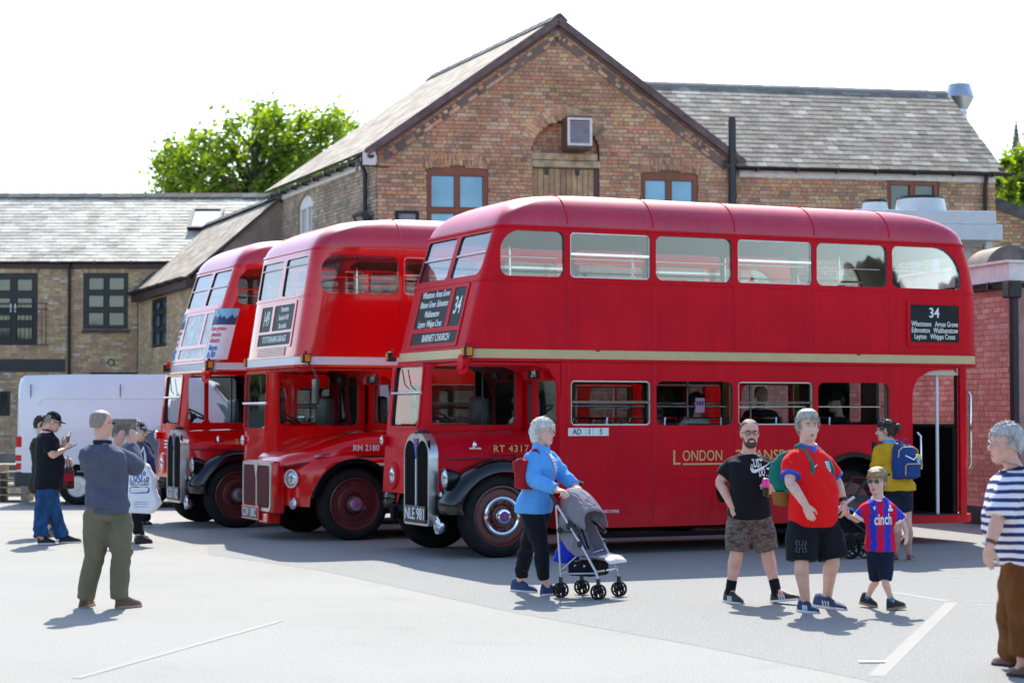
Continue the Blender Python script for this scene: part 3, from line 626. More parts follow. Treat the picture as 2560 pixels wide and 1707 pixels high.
MB().box(-.05, WL + .1, -.2, -.02, WZ - .26, WZ - .03).build('fascia', M['maroon_board'], wing)
gutter(wing, [(-.1, -.27, WZ), (WL + .1, -.27, WZ)], brackets=6, r=.06)
mk('valley_flashing', [TWR(.25, -.1, .05), TWR(-.05, -.1, .05), TWR(-1.0, 2.6, .05), TWR(-.7, 2.6, .05)], [(0, 1, 2, 3)], M['lead'], wing)

# ------------------------------------------------------------ pink painted brick building, right edge
PO = (7.5, 29.5); pa = math.atan2(.963, -.27); pink = thing('pink_brick_building', 'flat roofed pink painted brick building with white fascia at the right', 'building', (PO[0], PO[1], 0), pa)
PLn, PZ = 13.0, 3.56
TPK = lambda x, y, z: (x, -y, z)                              # out of the wall is +y here
plate('wall', [(0, 0), (PLn, 0), (PLn, PZ), (0, PZ)], [], .3, lambda x, z, d: (x, -d, z), M['mortar_pink'], pink)
pb = courses(lambda z: [(0, PLn)], .25, PZ - .02, ch=.0825, bl=.236, hl=.118, english=False)
lay(pink, pb, TPK, M['brick_pink'], pick=lambda q: abs(q[0] - 1.6) * 1.2 + abs(q[2] - 1.9), nsep=300)
mk('wall', [(0, -.3, 0), (0, -6, 0), (0, -6, PZ), (0, -.3, PZ)], [(0, 1, 2, 3)], M['mortar_pink'], pink)
MB().box(-.15, PLn, -.3, .22, PZ + .10, PZ + .36).build('fascia', M['white_board'], pink)
MB().box(-.2, PLn, -.3, .30, PZ + .362, PZ + .40).build('roof_edge', M['white_board'], pink)
MB().box(0, PLn, -6, -.302, PZ + .2, PZ + .3).build('flat_roof', M['roof_under'], pink)
gutter(pink, [(-.2, .16, PZ + .09), (PLn, .16, PZ + .09)], brackets=10)
MB().rbox(-.18, .04, .02, .24, PZ - .16, PZ + .10, .03).build('hopper', M['black_pipe'], pink)
downpipe(pink, [(-.06, .1, PZ), (-.06, .1, .1)], .07)
MB().box(0, PLn, -.01, .03, 0, .28).build('plinth', M['black_frame'], pink)

# roof plant
hq = P(2335, 605, 38.0); hv = thing('air_cooler', 'large pale grey rooftop cooling unit with two round fan cowls', 'air conditioner', (hq.x, 38.0, 3.86), R(8))
hz0 = hq.z - 3.86
MB().rbox(-1.75, 1.18, -.5, .9, hz0, hz0 + .30, .015).build('lower_casing', M['hvac'], hv); MB().rbox(-1.7, 1.06, -.48, .9, hz0 + .302, hz0 + .56, .015).build('upper_casing', M['hvac'], hv)
for cxx, rr_, hh in ((-.19, .50, .27), (-1.10, .26, .20)):
    f = MB().lathe((cxx, .2, hz0 + .56), (0, 0, 1), [(0, rr_ * 1.02), (.03, rr_ * .98), (hh * .6, rr_ * .93), (hh, rr_ * .9), (hh, rr_ * .8), (.02, rr_ * .8)], 32).build('fan_cowl', M['hvac'], hv, 40)
    g = MB()
    for q in (.88, .6, .3): g.tube([(cxx + rr_ * q * math.cos(t), .2 + rr_ * q * math.sin(t), hz0 + .58 + hh) for t in [2 * math.pi * k / 24 for k in range(25)]], .03 if q > .8 else .016, 6)
    for k in range(8): t = math.pi * k / 4; g.tube([(cxx + .9 * rr_ * math.cos(t), .2 + .9 * rr_ * math.sin(t), hz0 + .55 + hh), (cxx, .2, hz0 + .62 + hh)], .02, 5)
    g.build('fan_guard', M['black_pipe'], f)
for lx in (-1.0, -.1, .95): MB().box(lx - .06, lx + .06, -.4, -.28, 0, hz0).build('leg', M['hvac'], hv); MB().box(lx - .06, lx + .06, .7, .82, 0, hz0).build('leg', M['hvac'], hv)
tq = P(2500, 665, 36.0); tank = thing('rusty_tank', 'round topped rust streaked grey tank standing on the flat roof', 'tank', (tq.x, 36.0, 3.86), R(10))
MB().lathe((0, -.5, .35), (0, 1, 0), [(0, .02), (.0, .46), (.02, .50), (1.0, .50), (1.02, .3)], 40).build('drum', M['rust'], tank, 40)
MB().box(-.45, .45, -.45, .45, 0, .12).build('cradle', M['black_frame'], tank)
bw = thing('coping_wall', 'brown brick wall with a sloping weathered stone coping beside the wing', 'wall', (P(2476, 520, 45.6).x, 45.6, 0), R(6))
TBW = lambda x, y, z: (x, y, z)
plate('wall', [(-.3, 0), (3, 0), (3, 5.4), (-.3, 6.6)], [], .35, lambda x, z, d: (x, d, z), M['mortar'], bw)
cb = courses(lambda z: [(-.3, min(3, -.3 + max(0, (6.6 - z) * 2.75)))], 4.2, 6.55, ch=.0845)
lay(bw, cb, TBW, M['brick'], pick=lambda q: abs(q[0] - .6) + abs(q[2] - 6.0), nsep=120)
mk('coping', [(-.3, -.06, 6.55), (3, -.06, 5.35), (3, -.06, 5.62), (-.3, -.06, 6.82), (-.3, .4, 6.55), (3, .4, 5.35), (3, .4, 5.62), (-.3, .4, 6.82)], [(0, 1, 2, 3), (3, 2, 6, 7), (0, 4, 5, 1), (4, 7, 6, 5), (0, 3, 7, 4)], M['coping'], bw)
fq = P(2398, 212, 48.0); flue = thing('roof_flue', 'shiny galvanised flue with a flared cowl behind the wing roof', 'flue', (fq.x, 48.0, 6.6))
fz = fq.z - 6.6
MB().lathe((0, 0, 0), (0, 0, 1), [(0, .19), (fz - .62, .19), (fz - .60, .21), (fz - .34, .355), (fz - .32, .36), (fz, .265), (fz, .24), (fz - .3, .3)], 28).build('cowl', M['steel'], flue, 30)
for k in range(3): MB().lathe((0, 0, fz - .72 - k * .16), (0, 0, 1), [(0, .19), (.012, .205), (.03, .205), (.042, .19)], 28).build('flue_band', M['steel'], flue, 30)
# church spire, far off
sq = P(2540, 300, 170.0); spire = thing('church_spire', 'distant dark stone church spire with crockets at the right edge', 'spire', (sq.x, 170, 0))
sh = sq.z; oct_ = lambda r, z, n=8: [(r * math.cos(2 * math.pi * k / n + .39), r * math.sin(2 * math.pi * k / n + .39), z) for k in range(n)]
MB().loft([oct_(.42, 0), oct_(.42, sh - 2.6), oct_(.5, sh - 2.55), oct_(.38, sh - 2.4), oct_(.06, sh - .2)]).build('pinnacle', M['stone'], spire)
ck = MB()
for k in range(6):
    z = sh - 2.35 + k * .36; r = .38 - .32 * k / 6
    for q in range(4): t = math.pi / 2 * q + .39; ck.ell((r * 1.25 * math.cos(t), r * 1.25 * math.sin(t), z), .075, 6, 4)
meta(ck.ell((0, 0, sh - .15), .12, 8, 5).build('crockets', M['stone'], spire), kind='stuff')
MB().box(.3, 3.2, -.2, .2, sh - 3.3, sh - 2.95).build('parapet', M['stone'], spire); MB().box(.3, 6, -.15, .25, 0, sh - 4.2).build('tower', M['stone'], spire)

# ------------------------------------------------------------ trees
def leaf_mat(name, stops):
    m, N, L, b = new_mat(name); N.remove(b); o = N['Material Output']
    g = N.new('ShaderNodeNewGeometry'); r = ramp(N, stops); L.new(g.outputs['Random Per Island'], r.inputs['Fac'])
    d = N.new('ShaderNodeBsdfDiffuse'); t = N.new('ShaderNodeBsdfTranslucent'); mx = N.new('ShaderNodeMixShader'); mx.inputs[0].default_value = .6
    hs = N.new('ShaderNodeHueSaturation'); hs.inputs['Value'].default_value = 1.6; hs.inputs['Saturation'].default_value = 1.1; hs.inputs['Hue'].default_value = .485
    L.new(r.outputs[0], d.inputs[0]); L.new(r.outputs[0], hs.inputs['Color']); L.new(hs.outputs[0], t.inputs[0]); L.new(d.outputs[0], mx.inputs[1]); L.new(t.outputs[0], mx.inputs[2])
    gl = N.new('ShaderNodeBsdfGlossy'); gl.inputs['Roughness'].default_value = .45; m2 = N.new('ShaderNodeMixShader'); m2.inputs[0].default_value = .05
    L.new(mx.outputs[0], m2.inputs[1]); L.new(gl.outputs[0], m2.inputs[2]); L.new(m2.outputs[0], o.inputs[0]); return m
M['leaf'] = leaf_mat('sycamore_leaf', [(0, (.075, .15, .014)), (.5, (.14, .235, .02)), (1, (.25, .33, .03))])
M['bark'] = mat('bark', (.07, .055, .042), .95, var=.3, bump=.5, bscale=20)
def tree(name, label, group, Y, base_px, blobs, n, size, trunk_r, clump=.42):
    root = P(base_px, 1000, Y); t = thing(name, label, 'tree', (root.x, Y, 0), 0, group)
    cs = []
    for (px, py, rp) in blobs:
        c = P(px, py, Y) - Vector((root.x, Y, 0)); r = rp / FPX * Y; c.y += (RNG.random() - .5) * 3.0; cs.append((c, r))
    top = max(c.z for c, r in cs); low = min(c.z - r for c, r in cs)
    mb = MB(); z0 = low - .3; mb.tube([(0, 0, 0), (.1, 0, z0 * .5), (0, .1, z0), (.1, .1, (z0 + top) / 2)], [trunk_r, trunk_r * .8, trunk_r * .6, trunk_r * .25], 10)
    mb.build('trunk', M['bark'], t, 60)
    lb = MB()
    for c, r in cs:
        s = Vector((0, .1, z0 + (c.z - z0) * .25)); mid = (s + c) / 2 + Vector(((RNG.random() - .5) * .8, (RNG.random() - .5) * .8, .3)); lb.tube([s, mid, c], [trunk_r * .3, trunk_r * .16, trunk_r * .05], 6)
        for q in range(5): lb.tube([c, c + Vector(RNG.normal(0, 1, 3)) * r * .55], [trunk_r * .05, .008], 4)
    lb.build('branches', M['bark'], t, 60)
    tot = sum(r ** 2 for c, r in cs); V = []; F = []
    for c, r in cs:
        nc = max(3, int((n * r * r / tot) / 46))
        for q in range(nc):
            d = Vector(RNG.normal(0, 1, 3)).normalized() * r * (RNG.random() ** .45); cc = c + Vector((d.x, d.y * 1.1, d.z))
            for l in range(46):
                p = cc + Vector(RNG.normal(0, 1, 3)) * clump * (.5 + .3 * RNG.random()); a = Vector(RNG.normal(0, 1, 3)).normalized(); u = a.orthogonal().normalized()
                nn = (a + Vector((0, 0, .8))).normalized(); u = (u - nn * u.dot(nn)).normalized(); w = nn.cross(u); s = size * (.6 + .7 * RNG.random())
                b = len(V); V += [p - u * s * .5, p + w * s * .36 + nn * s * .06, p + u * s * .62 - nn * s * .05, p - w * s * .36 + nn * s * .06]; F.append((b, b + 1, b + 2, b + 3))
    meta(mk('crown', V, F, M['leaf'], t), kind='stuff')
tree('broadleaf_tree', 'bright green broadleaf tree rising behind the long slate roof', 'trees behind the roofs', 74.0, 640,
     [(432, 402, 36), (415, 440, 26), (455, 385, 24), (500, 345, 26), (520, 390, 34), (480, 430, 40), (440, 480, 38), (560, 360, 20), (590, 395, 36), (600, 330, 24), (560, 450, 36), (640, 360, 40), (655, 290, 14), (652, 262, 9), (660, 320, 30),
      (700, 320, 34), (750, 310, 34), (720, 370, 46), (800, 345, 34), (828, 300, 28), (838, 325, 26), (790, 400, 40), (690, 430, 44), (620, 470, 36), (560, 490, 34), (500, 490, 36), (760, 450, 40), (860, 360, 24), (888, 330, 13), (840, 380, 28), (680, 490, 40)], 11500, .21, .42)
tree('broadleaf_tree', 'young green tree in front of the distant spire at the right edge', 'trees behind the roofs', 62.0, 2560,
     [(2520, 455, 20), (2545, 420, 22), (2540, 470, 26), (2565, 440, 28), (2535, 500, 22), (2565, 505, 26), (2590, 470, 30), (2525, 425, 10), (2548, 402, 8)], 4200, .24, .2, .3)
tree('climbing_shrub', 'thin green climber hanging beside the black downpipe of the wing', 'trees behind the roofs', 47.0, 2486, [(2482, 440, 8), (2486, 465, 9), (2492, 485, 9), (2500, 500, 8), (2487, 425, 6)], 700, .13, .05, .1)

def unseen_woodland(name, pts, h, n):
    V = []; F = []
    for (x, y, r) in pts:
        for k in range(n):
            p = Vector((x, y, h * .5)) + Vector((RNG.normal(0, .5) * r, RNG.normal(0, .4) * r, RNG.normal(0, .27) * h)); p.z = max(.3, min(h * 1.1, p.z))
            d = Vector(RNG.normal(0, 1, 3)).normalized(); u = d.orthogonal().normalized() * 1.1; w = d.cross(u); b = len(V)
            V += [p - u - w, p + u - w, p + u + w, p - u + w]; F.append((b, b + 1, b + 2, b + 3))
    meta(mk(name, V, F, M['dark_leaf']), kind='stuff')
M['dark_leaf'] = leaf_mat('darkened_leaf', [(0, (.004, .006, .003)), (.5, (.007, .010, .004)), (1, (.011, .015, .006))])  # leaf colour taken near black so the mirrored trees read dark
unseen_woodland('unseen_woodland', [(x, -34 + 4 * math.sin(x), 6) for x in range(-75, 80, 6)] + [(-62 + 3 * math.sin(y), y, 6) for y in range(-25, 170, 6)] + [(60, y, 6) for y in range(-25, 60, 6)], 6.5, 110)  # trees out of view, height and extent shaped to darken reflections in the buses
# ============================================================ the buses
BA = R(24.6); BU = Vector((math.cos(BA), math.sin(BA)))
def bus_origin(px, Y, s0): X = (px - CX) / FPX * Y; return (X - BU.x * s0, Y - BU.y * s0)
def paint(name, col, rough, coat, mottled=.12, fade=.0):
    m, N, L, b = new_mat(name); b.inputs['Roughness'].default_value = rough; b.inputs['Coat Weight'].default_value = coat; b.inputs['Coat Roughness'].default_value = .05; b.inputs['Specular IOR Level'].default_value = .14 if coat < .1 else .25
    g = N.new('ShaderNodeTexCoord'); n = N.new('ShaderNodeTexNoise'); n.inputs['Scale'].default_value = 1.1; n.inputs['Detail'].default_value = 7; L.new(g.outputs['Object'], n.inputs['Vector'])
    r = ramp(N, [(.3, tuple(x * (1 - mottled) for x in col)), (.7, tuple(min(1, x * (1 + mottled) + fade) for x in col))]); L.new(n.outputs['Fac'], r.inputs['Fac'])
    mp = N.new('ShaderNodeMapping'); mp.inputs['Scale'].default_value = (9, 9, .7); L.new(g.outputs['Object'], mp.inputs[0]); n3 = N.new('ShaderNodeTexNoise'); n3.inputs['Scale'].default_value = 1.5; n3.inputs['Detail'].default_value = 5; L.new(mp.outputs[0], n3.inputs['Vector'])
    r3 = ramp(N, [(.35, (.92, .92, .92)), (.65, (1.04, 1.04, 1.04))]); L.new(n3.outputs['Fac'], r3.inputs['Fac']); mx = N.new('ShaderNodeMix'); mx.data_type = 'RGBA'; mx.blend_type = 'MULTIPLY'; mx.inputs[0].default_value = 1; L.new(r.outputs[0], mx.inputs[6]); L.new(r3.outputs[0], mx.inputs[7])
    sp = N.new('ShaderNodeSeparateXYZ'); L.new(g.outputs['Object'], sp.inputs[0]); n4 = N.new('ShaderNodeTexNoise'); n4.inputs['Scale'].default_value = 5; n4.inputs['Detail'].default_value = 6; L.new(g.outputs['Object'], n4.inputs['Vector'])
    ma = N.new('ShaderNodeMath'); ma.operation = 'MULTIPLY_ADD'; L.new(n4.outputs['Fac'], ma.inputs[0]); ma.inputs[1].default_value = -.9; L.new(sp.outputs['Z'], ma.inputs[2]); rd = ramp(N, [(0, (.09, .09, .09)), (.25, (0, 0, 0))]); L.new(ma.outputs[0], rd.inputs['Fac'])
    m2 = N.new('ShaderNodeMix'); m2.data_type = 'RGBA'; L.new(rd.outputs[0], m2.inputs[0]); L.new(mx.outputs[2], m2.inputs[6]); m2.inputs[7].default_value = (.22, .16, .12, 1); L.new(m2.outputs[2], b.inputs['Base Color'])
    n2 = N.new('ShaderNodeTexNoise'); n2.inputs['Scale'].default_value = 2.2; n2.inputs['Detail'].default_value = 2; L.new(g.outputs['Object'], n2.inputs['Vector'])
    bp = N.new('ShaderNodeBump'); bp.inputs['Strength'].default_value = .06; bp.inputs['Distance'].default_value = .03; L.new(n2.outputs['Fac'], bp.inputs['Height']); L.new(bp.outputs[0], b.inputs['Normal']); L.new(bp.outputs[0], b.inputs['Coat Normal'])
    return m
M['red_dull'] = paint('crimson_coach_paint', (.60, .002, .013), .45, .0, fade=.001)
M['red_bright'] = paint('bright_red_coach_paint', (.68, .003, .003), .22, .6)
M['red_rm'] = paint('gloss_red_paint', (.66, .003, .004), .18, .7)
M['roof_dull'] = paint('faded_crimson_roof', (.50, .010, .045), .36, .2, fade=.01); M['roof_gloss'] = paint('rosy_red_roof', (.50, .008, .035), .30, .5)
for q_ in ('roof_dull', 'roof_gloss'): M[q_].node_tree.nodes['Principled BSDF'].inputs['Specular IOR Level'].default_value = .6
M['cream_band'] = mat('cream_band', (.56, .44, .22), .4, var=.06); M['white_band'] = mat('white_band', (.74, .73, .74), .4, var=.05); M['grey_band'] = mat('grey_band', (.42, .45, .50), .4, var=.05)
M['rubber'] = mat('window_rubber', (.012, .014, .022), .5, var=0); M['tyre'] = mat('tyre_rubber', (.017, .016, .016), .8, var=.35, scale=9, bump=.3, bscale=50, spec=.2)
M['chrome'] = mat('chrome', (.78, .79, .80), .12, 1.0, var=.05); M['alu'] = mat('dull_aluminium', (.58, .58, .57), .3, .9, var=.1)
M['maroon_wheel'] = mat('maroon_wheel_paint', (.11, .022, .02), .35, var=.2, coat=.3); M['black_gloss'] = mat('gloss_black_wing', (.005, .007, .008), .15, var=.1, coat=.4, spec=.3)
M['black_matt'] = mat('black_chassis', (.006, .006, .007), .8, var=.2, spec=.15); M['cream_in'] = mat('cream_interior', (.58, .52, .40), .5, var=.05); M['green_in'] = mat('green_brown_lining', (.10, .06, .04), .6, var=.1)
M['tan_in'] = mat('tan_lining', (.36, .24, .10), .55, var=.08); M['floor_in'] = mat('slatted_floor', (.05, .045, .04), .8)
M['moquette'] = mat('red_green_moquette', (.16, .05, .04), .9, var=.5, scale=25); M['leather'] = mat('black_leather', (.02, .022, .026), .4)
M['blind'] = mat('black_roller_blind', (.008, .016, .015), .5, var=.3, scale=5, spec=.25); M['blind_white'] = mat('blind_lettering', (.82, .84, .80), .6, var=0)
M['pale_blind'] = mat('blank_blind_reflection', (.30, .33, .35), .3, 0, var=.5, scale=7)  # mottled grey stands in for reflections in the glass over the blank blinds
M['gold'] = mat('gold_leaf', (.58, .42, .14), .45, .1, var=.1); M['white_trim'] = mat('white_lettering', (.78, .78, .78), .5, var=0)
M['amber'] = mat('amber_lens', (.75, .22, .01), .2, var=.05); M['lens'] = mat('lamp_lens', (.55, .58, .60), .06, .6, var=.1, scale=20)
M['grille'] = mat('black_grille_mesh', (.006, .006, .007), .7, var=0, spec=.15); M['grille_red'] = mat('maroon_grille_mesh', (.13, .012, .018), .5, var=.1)
M['badge_blue'] = mat('blue_enamel', (.04, .06, .42), .3, var=.1); M['badge_red'] = mat('red_enamel', (.6, .02, .03), .3, var=0); M['badge_magenta'] = mat('magenta_enamel', (.5, .06, .35), .3, var=0)
M['plate_black'] = mat('number_plate_black', (.010, .012, .015), .35, var=0); M['plate_silver'] = mat('number_plate_figures', (.75, .76, .76), .4, var=0)
M['bus_glass'] = glass_mat('bus_glass', (.92, .95, .95), 1.55); M['upper_glass'] = glass_mat('upper_deck_glass', (.92, .93, .94), 1.6); M['front_glass'] = glass_mat('raked_glass', (.85, .9, .92), 2.3); M['paper_pink'] = mat('pink_poster', (.62, .28, .42), .7, var=.05); M['paper_white'] = mat('white_poster', (.78, .76, .76), .6, var=.03)
M['sky_print'] = mat('blue_print', (.22, .52, .70), .6, var=.15); M['navy_print'] = mat('navy_print', (.03, .05, .13), .6, var=.2); M['red_print'] = mat('red_print', (.70, .10, .16), .6, var=0); M['blue_print'] = mat('blue_lettering', (.04, .16, .50), .6, var=0)
M['tread'] = mat('ribbed_platform', (.04, .045, .05), .5, var=.3, bump=.6, bscale=30)

def outline(s0, s1, w0, w1, rf, rr, n=6, ns=26, nf=8):
    """plan outline: front edge, far side, rear, near side; rf, rr = corner radii (near, far) front and rear"""
    o = []
    def arc(cs, cw, r, a0, a1):
        for k in range(n + 1): a = R(a0 + (a1 - a0) * k / n); o.append((cs + r * math.cos(a), cw + r * math.sin(a)))
    def seg(p, q, m):
        for k in range(1, m): o.append((p[0] + (q[0] - p[0]) * k / m, p[1] + (q[1] - p[1]) * k / m))
    arc(s0 + rf, w0 + rf, rf, 270, 180); seg((s0, w0 + rf), (s0, w1 - rf), nf); arc(s0 + rf, w1 - rf, rf, 180, 90); seg((s0 + rf, w1), (s1 - rr, w1), ns)
    arc(s1 - rr, w1 - rr, rr, 90, 0); seg((s1, w1 - rr), (s1, w0 + rr), nf); arc(s1 - rr, w0 + rr, rr, 0, -90); seg((s1 - rr, w0), (s0 + rf, w0), ns)
    return o
def shell(levels, inset=.045, top=True):
    """closed thin-walled body from plan outlines at several heights; material 0 outside, 1 inside"""
    def rings(d):
        out = []
        for (z, s0, s1, w0, w1, rf, rr, sh) in levels:
            e = d if sh is None else d * sh
            out.append([(p[0], p[1], z - (d * .9 if (d and sh is not None and sh > 1) else 0)) for p in outline(s0 + e, s1 - e, w0 + e, w1 - e, max(.02, rf - e), max(.02, rr - e))])
        return out
    A, B = rings(0), rings(inset); n = len(A[0]); V = [p for r in A for p in r]; k0 = len(V); V += [p for r in B for p in r]; F = []; mi = []
    m = len(A)
    for i in range(m - 1):
        for j in range(n):
            k = (j + 1) % n
            F.append((i * n + j, (i + 1) * n + j, (i + 1) * n + k, i * n + k)); mi.append(0)
            F.append((k0 + i * n + j, k0 + i * n + k, k0 + (i + 1) * n + k, k0 + (i + 1) * n + j)); mi.append(1)
    for j in range(n): k = (j + 1) % n; F.append((j, k, k0 + k, k0 + j)); mi.append(0)
    if top:
        F.append(tuple((m - 1) * n + j for j in reversed(range(n)))); mi.append(0); F.append(tuple(k0 + (m - 1) * n + j for j in range(n))); mi.append(1)
    else:
        for j in range(n): k = (j + 1) % n; F.append(((m - 1) * n + j, k0 + (m - 1) * n + j, k0 + (m - 1) * n + k, (m - 1) * n + k)); mi.append(0)
    return V, F, mi
CUR = {}
class Cut:
    def __init__(s): s.V = []; s.F = []
    def prism(s, poly, T, d0, d1):
        n = len(poly); b = len(s.V); s.V += [T(x, y, d0) for x, y in poly] + [T(x, y, d1) for x, y in poly]
        s.F += [tuple(b + i for i in reversed(range(n))), tuple(b + n + i for i in range(n))] + [(b + i, b + (i + 1) % n, b + n + (i + 1) % n, b + n + i) for i in range(n)]
def body(name, lv, cut, mats, root, inset=.045, top=True, smooth=28):
    V, F, mi = shell(lv, inset, top); o = mk(name, V, F, mats + [M['rubber']], root, None, mi)
    bm = bmesh.new(); bm.from_mesh(o.data); bmesh.ops.recalc_face_normals(bm, faces=bm.faces[:]); bm.to_mesh(o.data); bm.free()
    if cut and cut.V: boolean(o, cut.V, cut.F, [M['rubber']])
    o.data.shade_smooth(); o.data.set_sharp_from_angle(angle=R(smooth)); return o

def make_wheel(root, s, w, r, wid, out, kind, front=True):
    """wheel on the axle line w (outer face), out = -1 near side / +1 far side"""
    c = (s, w, r); d = (0, -out, 0)                        # d points inboard
    wh = MB().lathe(c, d, [(.05, r * .70), (.015, r * .735), (.0, r * .77), (-.004, r * .84), (.02, r * .94), (.05, r * .985), (.075, r), (wid - .075, r), (wid - .05, r * .985), (wid, r * .85), (wid, r * .72), (.05, r * .70)], 48, cap=False).build('wheel', M['tyre'], root, 35)
    g = MB()
    for k in range(4): g.lathe((s, w - out * (.085 + .035 * k), r), d, [(0, r + .001), (.004, r + .006), (.014, r + .006), (.018, r + .001)], 48)
    meta(g.build('tread', M['tyre'], wh, 35), kind='stuff')
    rim = [(.05, r * .745), (.012, r * .735), (.008, r * .70), (.03, r * .66), (.06, r * .63), (.065, r * .50), (.04, r * .44), (.035, r * .33), (.05, r * .27), (.02, r * .25), (.02, 0)] if front else [(.05, r * .745), (.012, r * .735), (.04, r * .68), (.12, r * .6), (.13, r * .3), (.03, r * .22), (.03, 0)]
    MB().lathe(c, d, rim, 40).build('rim', M['maroon_wheel'], wh, 30)
    nb = MB()
    for k in range(10): a = 2 * math.pi * k / 10; nb.cyl((s + r * .335 * math.cos(a), w - out * .045, r + r * .335 * math.sin(a)), (0, out, 0), .017, .04, 6)
    meta(nb.build('wheel_nuts', M['maroon_wheel'], wh), kind='stuff')
    if front:
        if kind == 'chrome': MB().lathe(c, d, [(.03, r * .475), (.0, r * .47), (-.008, r * .43), (.0, r * .385), (.03, r * .37), (.03, r * .475)], 40, cap=False).build('trim_ring', M['chrome'], wh, 40)
        hub = MB().lathe(c, d, [(.03, r * .21), (-.03, r * .20), (-.055, r * .17), (-.06, r * .13), (-.062, 0)], 28).build('hub_cap', M['alu'] if kind != 'chrome' else M['chrome'], wh, 40)
        if kind != 'plain':
            MB().lathe((s, w + out * .062, r), (0, out, 0), [(0, r * .125), (.004, r * .12), (.004, 0)], 24).build('hub_badge', M['badge_blue'] if kind == 'chrome' else M['badge_magenta'], wh)
            MB().lathe((s, w + out * .066, r), (0, out, 0), [(0, r * .07), (.003, r * .065), (.003, 0)], 20).build('hub_badge', M['badge_red'] if kind == 'chrome' else M['alu'], wh)
    return wh
def lamp(root, c, d, r, name, bezel, deep=.07):
    h = MB().lathe(c, d, [(-deep, r * .35), (-deep * .6, r * .8), (0, r), (.015, r), (.02, r * .9), (.005, r * .86)], 24).build(name, bezel, root, 40)
    MB().lathe(c, d, [(.004, r * .87), (.018, r * .75), (.028, r * .4), (.03, 0)], 24).build('lens', M['lens'], h, 60); return h
SIDE = lambda w: (lambda x, z, d: (x, w + d, z))            # plate in the side plane
def window_set(root, ws, w, far, z0, z1, handed, gm_='bus_glass'):
    """panes of one side; ws: list of (s0, s1, radii, kind) ; kind 0 fixed with rubber, 1 half-drop with chrome frame"""
    for (a, b, rr, kd) in ws:
        o = 1 if far else -1
        T = SIDE(w - o * .028)
        gl = plate('side_window', rrect(a, b, z0, z1, rr), [], .006, T, M[gm_], root)
        if kd:
            zb = z0 + (z1 - z0) * .52; f = .016
            plate('window_frame', rrect(a, b, z0, z1, rr), [rrect(a + f, b - f, z0 + f, z1 - f, [max(.02, q - f) for q in (rr if hasattr(rr, '__len__') else (rr,) * 4)])], .02, SIDE(w - o * .025 - .01), M['alu'], gl)
            MB().box(a + .012, b - .012, w - o * .02 - .012, w - o * .02 + .012, zb - .014, zb + .014).build('window_bar', M['chrome'], gl)
        MB().tube([(a + .03, w - o * .09, z0 + (z1 - z0) * .43), (b - .03, w - o * .09, z0 + (z1 - z0) * .43)], .011, 6).build('grab_rail', M['chrome'], gl)
def seats(root, xs, zf, w0, w1, m):
    wb = .92; proto = None
    for x in xs:
        for wa_ in (w0 + .07, w1 - .07 - wb):
            if proto is None:
                mb = MB(); mb.rbox(0, .42, 0, wb, .30, .44, .04); mb.rbox(.36, .47, 0, wb, .42, .93, .045)
                proto = mb.build('seat', m, root, 40, (x, wa_, zf)); meta(proto)
                r = MB().tube([(.43, .0, .90), (.45, .02, 1.0), (.45, wb - .02, 1.0), (.43, wb, .90)], .014, 6).box(.1, .14, .08, .12, 0, .3).box(.1, .14, wb - .12, wb - .08, 0, .3).build('seat_rail', M['chrome'], proto); rm = r.data
            else:
                o = link('seat', proto.data, root, (x, wa_, zf)); link('seat_rail', rm, o)
def poles(root, pts, z0, z1):
    for (s, w) in pts: MB().tube([(s, w, z0), (s, w, z1)], .016, 8).build('stanchion', M['chrome'], root, 40)
def indicator(root, s, w, z, out):
    b = MB().rbox(s - .03, s + .09, w - .045, w + .045, z - .06, z + .06, .012).build('indicator', M['rubber'], root)
    MB().box(s - .036, s - .03, w - .034, w + .034, z - .045, z + .045).build('indicator_lens', M['amber'], b)
    MB().box(s + .0, s + .07, w + out * .045, w + out * .05, z - .045, z + .045).build('indicator_lens', M['amber'], b)
    MB().box(s + .02, s + .06, w - .02 - out * .10, w + .02 - out * .03, z + .0, z + .10).build('bracket', M[CUR['p']], b)
def steering(root, s, w, z):
    c = Vector((s, w, z)); ax = Vector((.45, 0, .89)).normalized(); u = Vector((0, 1, 0)); v = ax.cross(u)
    mb = MB(); R0 = .235; mb.tube([c + (u * math.cos(t) + v * math.sin(t)) * R0 for t in [2 * math.pi * k / 28 for k in range(29)]], .014, 7)
    for k in range(4): t = math.pi / 4 + math.pi / 2 * k; mb.tube([c - ax * .04, c + (u * math.cos(t) + v * math.sin(t)) * R0], .010, 6)
    mb.lathe(c - ax * .07, ax, [(0, .06), (.05, .055), (.07, .02)], 14); mb.tube([c - ax * .05, c - ax * .75], .035, 8)
    mb.build('steering_wheel', M['leather'], root, 40)
def mirror_arm(root, pts, r=.012): return MB().tube(pts, r, 6).build('mirror_arm', M['black_pipe'], root, 40)

